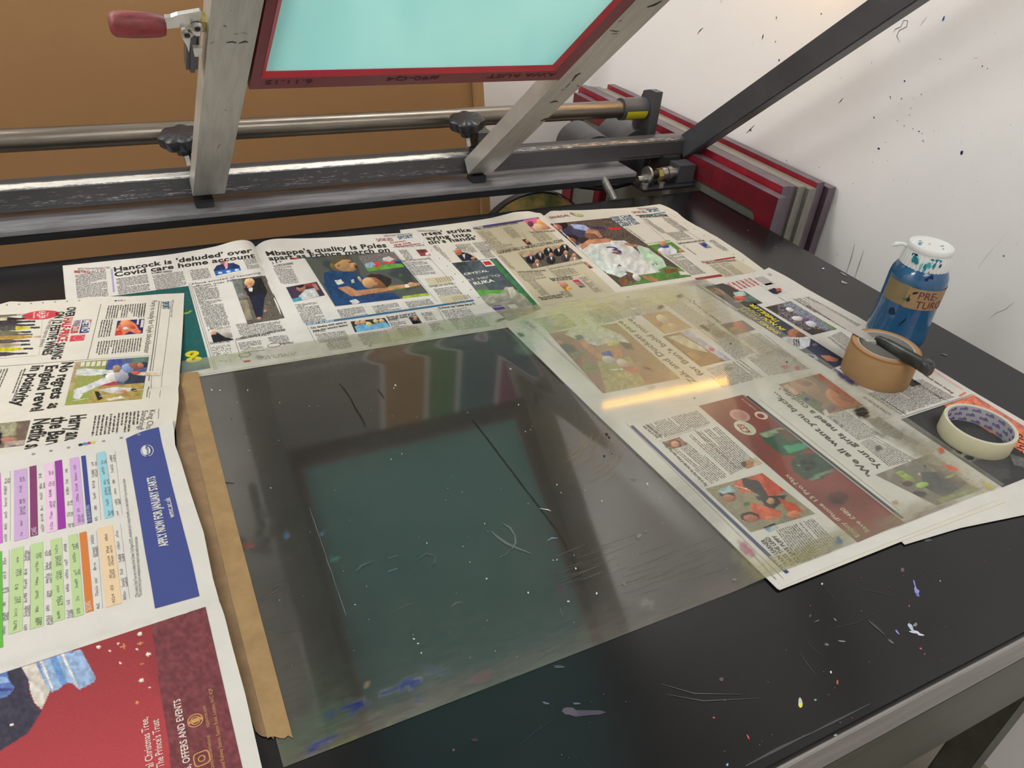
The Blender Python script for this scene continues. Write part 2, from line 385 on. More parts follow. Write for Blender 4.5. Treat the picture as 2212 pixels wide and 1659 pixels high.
fleck((1979, 1366), 16, 3.5, WH, .25, jag=.6); fleck((1968, 1357), 9, 5, S(180, 195, 205), .9, jag=.6); fleck((1976, 1350), 6, 3, S(130, 140, 150), 2.2, jag=.6)
fleck((1938, 1365), 7, 2, LV, .9); fleck((1989, 1371), 7, 2.5, WH, .2); fleck((1925, 1386), 9, 2, S(95, 100, 110), .7)
fleck((1728, 1520), 5, 12, S(190, 195, 190), -.1, jag=.4); fleck((1729, 1523), 4, 6, S(225, 220, 90), -.1)
fleck((1761, 1512), 3, 2.2, S(110, 160, 150)); fleck((1809, 1474), 2, 5, S(190, 95, 80)); fleck((1542, 1550), 2.5, 2, S(190, 80, 75)); fleck((1616, 1592), 2, 6, S(200, 85, 75), -.4)
fleck((1559, 1467), 5, 4.5, S(95, 80, 70)); fleck((1786, 1392), 4, 3, S(110, 108, 104)); fleck((1820, 1385), 9, 1.6, S(130, 132, 130), .1); fleck((1804, 1338), 5, 1.5, S(130, 130, 130), .9)
fleck((1765, 1341), 6, 1.2, S(100, 105, 105), -.4); fleck((1750, 1330), 2, 4, S(80, 80, 80), .4); fleck((1776, 1261), 2.5, 2, WH); fleck((1989, 1401), 3, 2, S(190, 95, 85), .4)
fleck((1950, 1231), 4, 5, S(105, 90, 88)); fleck((1997, 1413), 2, 2, S(120, 90, 80)); fleck((1795, 1452), 2, 3, WH); fleck((1964, 1309), 2, 2, S(170, 90, 80))
fleck((1805, 1588), 5, 2, S(150, 155, 160), -.4); fleck((1571, 1652), 3, 3, S(150, 170, 190)); fleck((2006, 1167), 8, 3, S(85, 85, 88), -.2); fleck((2031, 1255), 1.3, 1.3, WH)
fleck((1265, 1541), 40, 7, S(72, 68, 82), -.05, jag=.5); fleck((1232, 1538), 14, 8, S(86, 80, 94), .3, jag=.5); fleck((1245, 1520), 9, 2, S(90, 95, 110), 0, jag=.5)
fleck((1180, 1519), 8, 2.4, S(88, 98, 110), .2, jag=.5); fleck((1205, 1440), 12, 3, S(70, 80, 80), .15, jag=.5); fleck((980, 1620), 3, 3, S(95, 70, 75)); fleck((1025, 1598), 8, 4, S(52, 40, 42))
scratch([(1726, 1406), (1742, 1432), (1764, 1460)], 1.2, S(90, 90, 92)); scratch([(1784, 1269), (1798, 1288), (1804, 1297)], 1.0, S(70, 70, 72))
scratch([(1875, 1340), (1890, 1352), (1912, 1372)], 5, S(42, 44, 48)); scratch([(1740, 1380), (1758, 1403), (1785, 1422)], .8, S(55, 52, 52))
scratch([(1860, 1273), (1900, 1280), (1938, 1291)], .8, S(60, 55, 55)); scratch([(1790, 1360), (1850, 1345), (1905, 1318)], .8, S(52, 50, 50))
scratch([(1632, 1316), (1665, 1320)], .8, S(60, 50, 50)); scratch([(1740, 1590), (1800, 1560), (1880, 1520)], 5, S(30, 34, 46)); scratch([(1610, 1655), (1680, 1618), (1750, 1584)], 7, S(28, 32, 44))
scratch([(1430, 1478), (1500, 1498), (1600, 1500)], 3, S(24, 24, 28)); scratch([(1440, 1500), (1520, 1514), (1640, 1508)], 3, S(22, 22, 27)); scratch([(1160, 1548), (1168, 1572)], 1, S(70, 75, 85)); scratch([(1120, 1612), (1150, 1585), (1200, 1550)], 1, S(60, 64, 76))
scratch([(1230, 1615), (1246, 1640)], 1, S(60, 64, 76)); scratch([(1250, 1628), (1275, 1655)], 1, S(60, 64, 76)); scratch([(1838, 1645), (1975, 1475 + 90)], .1, S(40, 40, 40))
for _ in range(70):
    p = (random.uniform(1150, 2200), random.uniform(1180, 1650))
    if p[1] < 1290 + (1680 - p[0]) * .42 + 14 or p[1] > 1659 - (p[0] - 1680) * .53 - 12: continue
    fleck(p, random.uniform(.6, 1.5), random.uniform(.6, 1.3), random.choice([S(120, 120, 120), S(70, 66, 64), S(150, 90, 80)]))
for _ in range(26):
    p = (random.uniform(1500, 1800), random.uniform(430, 640)); fleck(p, 1.4, .7, S(120, 122, 125)) if 350 < p[1] - (p[0] - 1480) * .56 < 380 + 90 and p[1] < 395 + (p[0] - 1480) * .56 + 60 and p[1] > 410 + (p[0] - 1480) * .6 - 20 else None
fleck((1778, 580), 2.5, 1.5, WH); fleck((1824, 610), 8, 2, S(160, 162, 165), .3, jag=.5); fleck((2040, 766), 6, 1.5, S(110, 112, 115), .3); fleck((1822, 592), 9, 1.6, S(150, 152, 155), .5)
tm.col = tmc
o = tm.build('dried_ink_specks', M['marks'], table); o['kind'] = 'stuff'; o['label'] = 'small dried ink specks and pale scratches'

# ================================================================== THE PRESS (hinge, bars and arms)
al = math.radians(40.7)
NV = np.array([0, math.sin(al), math.cos(al)]); UV_ = np.array([0, -math.cos(al), math.sin(al)])
Q = np.array([0, 1.3304, .0523])
PB = (Q, EX, UV_, NV)      # press plane: x across, u up the arms, n away from the camera
def PP(x, u, n=0): return Q + EX * x + UV_ * u + NV * n
press = thing('printing_press', 'steel screen printing press hinge with raised arms above the table', 'printing press', (.5, 1.35, 0))
def skewbox(x0b, x1b, x0t, x1t, u0, u1, n0, n1):
    mb = MB(); vs = []
    for n in (n0, n1):
        vs += [PP(x0b, u0, n), PP(x1b, u0, n), PP(x1t, u1, n), PP(x0t, u1, n)]
    return mb.add(vs, [(0, 3, 2, 1), (4, 5, 6, 7), (0, 1, 5, 4), (1, 2, 6, 5), (2, 3, 7, 6), (3, 0, 4, 7)])
a = skewbox(.109, .160, .136, .189, .009, 1.25, 0, .028).build('arm', M['steel'], press); a['label'] = 'left raised flat steel arm'
a = skewbox(.614, .667, .658, .711, .001, 1.25, 0, .030).build('arm', M['steel'], press); a['label'] = 'right raised flat steel arm'
MB().box(1.150, 1.180, -.015, 1.20, 0, .050, B=PB, bev=.002).build('lift_bar', M['barsteel'], press)
# dark scuffs on the two steel arms
am = MB(); amc = []
def arm_mark(pts, wpx):
    vs = []
    for i, p in enumerate(pts):
        a_ = np.array(pts[max(i - 1, 0)], float); b_ = np.array(pts[min(i + 1, len(pts) - 1)], float); d_ = b_ - a_; d_ /= np.linalg.norm(d_) + 1e-9; h_ = wpx / 2 * (.4 if i in (0, len(pts) - 1) else 1)
        for s_ in (1, -1):
            d3 = ray((p[0] - d_[1] * h_ * s_, p[1] + d_[0] * h_ * s_)); tt = ((Q - NV * .0004 - O) @ NV) / (d3 @ NV); vs.append(O + tt * d3)
    am.add(vs, [(2 * i, 2 * i + 1, 2 * i + 3, 2 * i + 2) for i in range(len(pts) - 1)]); amc.extend([S(70, 66, 62)] * len(vs))
for pts, wp in [([(482, 56), (488, 57), (488, 61)], 1.6), ([(498, 21), (499, 24)], 2), ([(488, 93), (500, 91), (512, 93)], 2.4), ([(516, 94), (530, 90), (536, 92)], 3), ([(504, 73), (516, 74)], 1.6), ([(522, 71), (534, 73)], 1.6), ([(484, 237), (490, 239)], 2), ([(455, 95), (462, 90)], 2), ([(470, 320), (476, 312)], 2),
                ([(1236, 176), (1244, 164), (1254, 158)], 4), ([(1222, 190), (1232, 180)], 2), ([(1188, 222), (1200, 219), (1206, 220)], 3), ([(1168, 262), (1178, 258), (1192, 254)], 4), ([(1318, 66), (1328, 68), (1338, 68)], 2), ([(1322, 74), (1334, 72)], 2), ([(1336, 47), (1344, 44)], 2), ([(1398, 16), (1414, 11), (1430, 2)], 4), ([(1212, 196), (1218, 193)], 2), ([(1246, 185), (1252, 187)], 3)]: arm_mark(pts, wp)
am.col = amc; M['scuff'] = attr_mat('scuff_marks', .6, .3)
o = am.build('scuff_marks', M['scuff'], press); o['kind'] = 'stuff'
# worn square pivot bar; its top-lit highlight is painted in with the edge wear
wb = MB()
prof = [(0, .0465), (.0, .049), (-.001, .053), (-.001, .0800), (.001, .0835), (.006, .0875), (.012, .0885), (.030, .0885), (.034, .086), (.034, .050), (.031, .0465), (.003, .0455)]
XS = np.linspace(-1.25, 1.15, 60)
cw = []
for X_ in XS:
    for (dy, z) in prof:
        wb.v.append((X_, 1.35 + dy, z))
        top = .34 if .083 < z < .0880 and dy < .008 else (.05 if dy < 0 and z > .07 else (.14 if .050 <= z < .060 and dy < 0 else .0))
        fade = 1 if X_ < .60 else .45  # painted highlight drops off towards the right end
        cw.append((top * fade,) * 3)
k = len(prof)
for i in range(len(XS) - 1):
    for j in range(k): wb.f.append((i * k + j, i * k + (j + 1) % k, (i + 1) * k + (j + 1) % k, (i + 1) * k + j)); wb.sm.append(False)
wb.f.append(tuple(range(k))); wb.sm.append(False); wb.f.append(tuple(range((len(XS) - 1) * k, len(XS) * k))[::-1]); wb.sm.append(False)
wb.col = cw
wb.build('pivot_bar', M['worn'], press)['label'] = 'square bar with scratched edges and a painted-in top highlight'
MB().box(-1.25, 1.00, 1.302, 1.440, .026, .036, bev=.0015).build('base_rail', M['railtop'], press)
MB().box(-1.25, .999, 1.3035, 1.312, .013, .0258, bev=.001).build('rail_lip', M['darksteel'], press)
MB().box(-1.25, 1.0, 1.400, 1.408, .0365, .0455).build('gap_shade_strip', M['darksteel'], press)  # dark strip added where only shade fills the gap under the pivot bar
for X_ in (-1.2, .980):
    MB().box(X_ - .0, X_ + .02, 1.345, 1.400, .0005, .0262).build('rail_foot', M['darksteel'], press)
MB().tube([(-1.25, 1.45, .127), (1.05, 1.45, .127)], .0185, 28).build('balance_tube', M['iron'], press)
c_ = MB().tube([(1.035, 1.45, .127), (1.099, 1.45, .127)], .024, 28).build('collar', M['barsteel'], press)
MB().lathe([(.0245, 0), (.0246, .055)], bas((1.04, 1.45, .127), EX, -EY), 12, a0=.0, a1=.9).build('yellow_tag', M['yellow'], press)
MB().prism([(1.415, -.03), (1.485, -.03), (1.485, .10), (1.462, .163), (1.440, .170), (1.415, .170)], 1.100, 1.118, (np.zeros(3), EY, EZ, EX)).build('end_plate', M['barsteel'], press)
MB().prism([(1.392, .0), (1.485, .0), (1.485, .03), (1.392, .06)], -1.22, -1.205, (np.zeros(3), EY, EZ, EX)).build('end_plate', M['barsteel'], press)
for (X_, Z_) in ((.985, .023), (1.095, .030)):
    MB().tube([(X_, 1.44, Z_), (X_ + .012, 1.56, Z_)], [.05, .05], 36).build('counterweight', M['barsteel'], press)
MB().tube([(.96, 1.50, .024), (1.10, 1.50, .024)], .010, 12).build('weight_rod', M['darksteel'], press)
# hinge hardware at the right end
MB().box(1.092, 1.135, 1.33, 1.39, -.004, .052, bev=.001).build('hinge_block', M['darksteel'], press)
MB().box(1.005, 1.145, 1.275, 1.345, .0005, .006).build('hinge_plate', M['darksteel'], press)
MB().box(1.105, 1.150, 1.292, 1.332, .006, .045, bev=.001).build('hinge_block', M['barsteel'], press)
MB().lathe([(0, 0), (.019, 0), (.019, .005), (0, .005)], bas((1.028, 1.305, .026), EX), 24).build('washer', M['zinc'], press)
MB().tube([(1.006, 1.305, .020), (1.020, 1.305, .020)], .006, 8, smooth=False).tube([(1.018, 1.305, .020), (1.028, 1.305, .020)], .009, 6, smooth=False).build('hinge_bolt', M['zinc'], press)
MB().tube([(1.034, 1.305, .026), (1.058, 1.305, .027)], .008, 12).build('hinge_bolt', M['darksteel'], press)
MB().tube([(1.055, 1.305, .026), (1.066, 1.305, .026)], .013, 6, smooth=False).build('lock_nut', M['brass'], press)
MB().tube([(1.066, 1.305, .027), (1.078, 1.305, .027)], .0135, 20).tube([(1.080, 1.305, .027), (1.092, 1.305, .027)], .0145, 20).tube([(1.09, 1.305, .027), (1.106, 1.305, .027)], .010, 16).build('hinge_bolt', M['zinc'], press)
for X_ in (1.018, 1.062):
    MB().tube([(X_, 1.292, .005), (X_, 1.292, .013)], .0085, 6, smooth=False).build('lock_nut', M['zinc'], press)
rodp = [on((1301, 382), 1, 1.31), on((1326, 430), 1, 1.283)]
rodp[1][2] = max(rodp[1][2], -.03)
rod = MB(); rod.tube([rodp[0] + (rodp[1] - rodp[0]) * s_ / 60 for s_ in range(61)], [(.0082 if s_ % 2 else .0092) for s_ in range(61)], 12, smooth=False)
rod.build('threaded_rod', M['zinc'], press)
cp = [on(p, 1, 1.36) for p in [(1228, 392), (1252, 403), (1290, 407), (1330, 404), (1360, 396), (1380, 385)]]
MB().tube(cp, .005, 8).build('cable', M['black'], press)
MB().box(.86, 1.0, 1.385, 1.391, -.012, .025).build('guard_strip', M['darksteel'], press)
# clamp brackets and knobs, one pair at the foot of each arm
for (X_, lab) in ((.115, 'left'), (.625, 'right')):
    MB().box(X_ + .010, X_ + .042, 1.338, 1.375, .0895, .128, bev=.001).build('clamp_block', M['darksteel'], press)
    MB().box(X_ - .002, X_ + .012, 1.338, 1.3485, .0505, .100).build('clamp_block', M['darksteel'], press)
    MB().box(X_ - .004, X_ + .026, 1.322, 1.349, .0365, .0500, bev=.001).build('clamp_foot', M['darksteel'], press)
    MB().tube([(X_ - .001, 1.352, .10), (X_ - .003, 1.36, .125)], .006, 10).build('clamp_screw', M['zinc'], press)
    k0 = np.array([X_ - .006, 1.355, .120]); ax_ = np.array([-.12, -.12, 1.0])
    lob = lambda i, an: (-.0050 * abs(math.cos(3.5 * an)) ** 3 if i in (4, 5, 6, 7) else 0)
    kn = MB().lathe([(0, 0), (.011, .0), (.012, .007), (.020, .011), (.030, .015), (.0335, .019), (.0345, .033), (.031, .036), (0, .0365)], bas(k0, ax_), 48, wob=lob)
    kn.build('knob', M['black'], press)['label'] = 'black lobed clamp knob of the %s arm' % lab
# toggle clamp on the left arm
def pv(p, n=.012):
    d = ray(p); tt = ((Q + NV * n - O) @ NV) / (d @ NV); q = O + tt * d; return (q[0], float((q - Q) @ UV_))
tc_ = MB().box(pv((404, 110), 0)[0], pv((431, 110), 0)[0], pv((420, 161), 0)[1], pv((420, 78), 0)[1], 0, .022, B=PB, bev=.004)
tcl = tc_.build('toggle_clamp', M['barsteel'], press); tcl['label'] = 'dark clamp body with red toggle handle'
MB().prism([pv(p) for p in [(352, 23), (366, 22), (380, 17), (428, 9), (431, 13), (429, 42), (424, 48), (412, 47), (400, 43), (385, 44), (357, 47)]], .004, .008, PB).build('lever_plate', M['chrome'], tcl)
MB().prism([pv(p) for p in [(404, 47), (396, 44), (389, 48), (388, 56), (392, 68), (399, 80), (403, 92), (405, 95), (408, 60), (428, 59), (429, 51), (416, 51)]], .002, .006, PB).build('link_plate', M['chrome'], tcl)
MB().prism([pv(p, .02) for p in [(431, 24), (452, 27), (450, 47), (430, 47)]], .008, .02, PB).build('back_plate', M['brass'], tcl)
MB().prism([pv(p, .02) for p in [(407, 60), (428, 60), (425, 79), (411, 79)]], -.004, .0, PB).build('link_plate', M['chrome'], tcl)
for p in ((421, 38), (399, 52)):
    x_, u_ = pv(p); bq = PP(x_, u_, .003)
    MB().tube([bq, bq - NV * .004], .0062, 20).build('rivet', M['zinc'], tcl)
    MB().tube([bq - NV * .0035, bq - NV * .0050], .003, 12).build('rivet', M['ink'], tcl)
hp = [pv((353, 44)), pv((340, 43)), pv((310, 42)), pv((275, 41)), pv((245, 40)), pv((236, 40)), pv((232, 40))]
MB().tube([PP(x_, u_, .006) for x_, u_ in hp], [.0098, .0118, .0128, .0132, .0126, .0100, .0065], 20).build('handle', M['redgrip'], tcl)

# ================================================================== PRINTING SCREEN held in the arms
scr = thing('printing_screen', 'red taped printing screen with turquoise mesh held in the raised arms', 'printing screen', tuple(PP(.40, .38, 0)))
x0, x1, u0, u1 = .172, .6262, .375, 1.17
b0, b1, b2 = .012, .012, .012
fr = MB()
def fbar(pa, pb, n0, n1):
    pass
sk = .027 * (u1 - u0)
ox = [(x0, u0), (x1, u0), (x1 + sk, u1), (x0 + sk * .6, u1)]; ix = [(x0 + .012, u0 + .029), (x1 - .022, u0 + .029), (x1 - .012 + sk, u1 - .035), (x0 + .012 + sk * .6, u1 - .035)]
jx = [(x0 + .018, u0 + .036), (x1 - .028, u0 + .036), (x1 - .018 + sk, u1 - .041), (x0 + .018 + sk * .6, u1 - .041)]
f_ = MB(); vs = [PP(x, u, -.001) for x, u in ox] + [PP(x, u, -.001) for x, u in ix] + [PP(x, u, .030) for x, u in ox] + [PP(x, u, .030) for x, u in ix]
f_.add(vs, [(i, (i + 1) % 4, 4 + (i + 1) % 4, 4 + i) for i in range(4)] + [(8 + i, 8 + (i + 1) % 4, i, (i + 1) % 4)[::-1] if 0 else (i, 8 + i, 8 + (i + 1) % 4, (i + 1) % 4) for i in range(4)] + [(8 + i, 12 + i, 12 + (i + 1) % 4, 8 + (i + 1) % 4) for i in range(4)] + [(4 + i, 4 + (i + 1) % 4, 12 + (i + 1) % 4, 12 + i) for i in range(4)])
f_.build('frame', M['redtape'], scr)
g_ = MB(); vs = [PP(x, u, -.0015) for x, u in ix] + [PP(x, u, .003) for x, u in jx] + [PP(x, u, .005) for x, u in ix] + [PP(x, u, .0052) for x, u in jx]
g_.add(vs, [(i, (i + 1) % 4, 4 + (i + 1) % 4, 4 + i) for i in range(4)] + [(8 + i, 12 + i, 12 + (i + 1) % 4, 8 + (i + 1) % 4) for i in range(4)] + [(4 + i, 4 + (i + 1) % 4, 12 + (i + 1) % 4, 12 + i) for i in range(4)])
g_.build('tape_lip', M['redlip'], scr)['label'] = 'inner tape edge, its highlight painted as a brighter red'
m = bpy.data.materials.new('turquoise_mesh'); m.use_nodes = True; nt = m.node_tree; N = nt.nodes; L = nt.links
N.remove(N['Principled BSDF']); df = N.new('ShaderNodeBsdfDiffuse'); tr = N.new('ShaderNodeBsdfTranslucent'); mx = N.new('ShaderNodeMixShader'); gl = N.new('ShaderNodeBsdfGlossy'); mx2 = N.new('ShaderNodeMixShader')
tcn = N.new('ShaderNodeTexCoord'); nz = N.new('ShaderNodeTexNoise'); nz.inputs['Scale'].default_value = 2.2; nz.inputs['Detail'].default_value = 2; rp = N.new('ShaderNodeValToRGB')
rp.color_ramp.elements[0].position = .35; rp.color_ramp.elements[0].color = (.28, .68, .67, 1); rp.color_ramp.elements[1].position = .7; rp.color_ramp.elements[1].color = (.42, .80, .77, 1)
L.new(tcn.outputs['Object'], nz.inputs[0]); L.new(nz.outputs[0], rp.inputs[0]); L.new(rp.outputs[0], df.inputs[0]); L.new(rp.outputs[0], tr.inputs[0])
mx.inputs[0].default_value = .6; L.new(df.outputs[0], mx.inputs[1]); L.new(tr.outputs[0], mx.inputs[2]); gl.inputs['Roughness'].default_value = .15; gl.inputs[0].default_value = (.8, .95, .95, 1)
mx2.inputs[0].default_value = .10; L.new(mx.outputs[0], mx2.inputs[1]); L.new(gl.outputs[0], mx2.inputs[2]); L.new(mx2.outputs[0], N['Material Output'].inputs[0])
h = MB(); vs = [PP(x, u, .0040) for x, u in jx]; h.add(vs, [(0, 1, 2, 3)]); h.build('mesh_fabric', m, scr)
# faded handwriting on the lower edge, upside down
def press_text(s, xa, xb, u_base, hgt, nm):
    V, F, wd = glyphs(s, .01)
    mb = MB(); k_ = (xb - xa) / wd
    mb.add([PP(xb - v[0] * k_, u_base - v[1] / CAP * hgt, -.0014) for v in V], F); return mb.build(nm, M['marker'], scr)
for s, xa, xb in (('AWA RUST', .500, .612), ('#90-Q4', .350, .425), ('6.11.15', .190, .25)):
    press_text(s, xa, xb, .397, .010, 'handwriting')['kind'] = 'stuff'

# ================================================================== FRAMES STACKED AGAINST THE RIGHT WALL
cols = {'red': mat('frame_red', S(118, 27, 40), .38, noise=.22, nscale=16), 'red2': mat('frame_bright_red', S(165, 32, 48), .35, noise=.2, nscale=30),
        'grey': mat('frame_grey', S(150, 146, 138), .4, metal=.2, noise=.15, nscale=20), 'plum': mat('frame_plum', S(92, 76, 86), .4, noise=.2, nscale=14)}
meshg = mat('old_mesh', S(122, 124, 116), .7, noise=.15, nscale=3)
edgm = mat('frame_side', S(112, 98, 108), .4, noise=.3, nscale=18, stretch=(1, 1, .3))
FR = [(1.158, 1.047, .058, 'red', 'front'), (1.183, 1.066, .072, 'red2', 'second from the front'), (1.207, 1.075, .066, 'plum', 'third from the front'),
      (1.230, 1.070, .066, 'grey', 'fourth from the front'), (1.253, 1.062, .062, 'grey', 'fifth from the front'), (1.277, 1.066, .072, 'red2', 'second from the rear'), (1.302, 1.055, .063, 'plum', 'rearmost')]
for i, (fx, fy, fz, fc, lab) in enumerate(FR):
    nm_ = {'red': 'dark red', 'red2': 'bright red', 'grey': 'grey', 'plum': 'plum coloured'}[fc]
    t = thing('screen_frame', '%s printing frame by the white wall, %s in the stack' % (nm_, lab), 'printing frame', (fx + .01, fy + .4, -T), 'printing frames stacked against the wall')
    th = .0225; y0 = fy; y1 = fy + .80; z0 = -T; z1 = fz; bw = .047; r_ = .018
    out = [(y0, z0), (y1, z0), (y1, z1), (y0, z1)]
    inn = []
    for (cy, cz_, a0) in ((y0 + bw + r_, z0 + bw + r_, PI), (y1 - bw - r_, z0 + bw + r_, 1.5 * PI), (y1 - bw - r_, z1 - bw - r_, 0), (y0 + bw + r_, z1 - bw - r_, .5 * PI)):
        for k_ in range(5): inn.append((cy + r_ * math.cos(a0 + k_ * PI / 8), cz_ + r_ * math.sin(a0 + k_ * PI / 8)))
    mb = MB(); sd = MB()
    def P3(yz, x): return (x, yz[0], yz[1])
    for xx in (fx, fx + th):
        vv = [P3(p, xx) for p in out] + [P3(p, xx) for p in inn]; ff = []
        for q_ in range(4):
            for k_ in range(4): ff.append((q_, 4 + q_ * 5 + k_, 4 + q_ * 5 + k_ + 1))
            q2_ = (q_ + 1) % 4; ff.append((q_, 4 + q_ * 5 + 4, 4 + q2_ * 5, q2_))
        mb.add(vv, ff)
    n_ = len(inn); mb.add([P3(p, fx) for p in inn] + [P3(p, fx + th) for p in inn], [(k_, (k_ + 1) % n_, n_ + (k_ + 1) % n_, n_ + k_) for k_ in range(n_)])
    mb.build('frame_face', cols[fc], t)
    sd.box(fx + .0008, fx + th - .0008, y0 - .0012, y0 + .001, z0, z1 + .0006).box(fx + .0008, fx + th - .0008, y0, y1, z1 - .001, z1 + .0010)
    sd.build('frame_side', edgm if fc != 'grey' else cols['grey'], t)['label'] = 'scuffed outer side strip'
    MB().box(fx + .009, fx + .0098, y0 + bw - .004, y1 - bw + .004, z0 + bw - .004, z1 - bw + .004).build('mesh_fabric', meshg, t)
    if i == 0:
        V, F, wd = glyphs('COPY SCREEN', .01); k_ = .13 / wd
        MB().add([(fx - .0006, y0 + .33 - v[0] * k_, z1 - .032 + v[1] / CAP * .014) for v in V], F).build('handwriting', M['marker'], t)['kind'] = 'stuff'
# leaning red frame corner seen under the hinge
t = thing('screen_frame', 'small dark red frame end showing low behind the threaded rod', 'printing frame', (1.02, 1.62, -T))
_rx = on((1304, 415), 1, 1.6)[0]
MB().box(_rx - .012, _rx + .012, 1.6, 1.63, -T, -.10, bev=.002).build('frame_face', cols['red'], t)

# ================================================================== NEWSPAPERS
def sstep(a, b, x):
    t = np.clip((x - a) / (b - a), 0, 1); return t * t * (3 - 2 * t)
def fold_hump(d, A, wide=.070, rise=.019):
    d = np.abs(d); return A * np.exp(-d / wide) * (1 - np.exp(-d / rise)) * 1.75
def z_n2(x, y):
    A = .0150 * sstep(.90, 1.19, y)
    xf = .7263 + (y - 1.2178) * .065
    return .0013 + fold_hump(x - xf, A) + .003 * sstep(.94, 1.0, x) * sstep(1.0, 1.1, y) * (.5 + .5 * np.sin(y * 60))
def z_n1(x, y):
    A = .0165 * sstep(.89, 1.19, y)
    xf = .1844 + (y - 1.2249) * .05
    return .0020 + fold_hump(x - xf, A)
def z_d(x, y): return .0020 + .006 * sstep(.985, 1.02, x) * (.5 + .5 * np.sin(y * 22 + 1)) * sstep(.40, .5, y)
def z_c(x, y): return .0028 + 0 * x
def z_sheet(x, y):
    over_c = sstep(.425, .474, x - .052 * (.87 - y) + .004)
    over_n1 = sstep(.815, .860, y)
    return .0008 + .0029 * (1 - (1 - over_c) * (1 - over_n1))
def z_e(x, y): return .0062 + .004 * sstep(1.08, 1.13, y) * (.5 + .5 * np.sin(x * 38 + 2.6)) + fold_hump(y - .848 + .02 * x, .004, .05, .012)
def z_f(x, y): return .0074 + fold_hump(y - .487 - .03 * (x + .15), .0045, .06, .014) + .003 * np.exp(-((y - .77) / .03) ** 2)

M['print'] = attr_mat('printing_ink', .8, .12)
def paper_mat(name, c, tint=None):
    return mat(name, S(*c), .85, spec=.15, noise=.03, nscale=35, bump=.10, bscale=160)
M['paper'] = paper_mat('newsprint', (214, 209, 196)); M['paper2'] = paper_mat('newsprint_white', (213, 210, 203))
M['creampaper'] = None

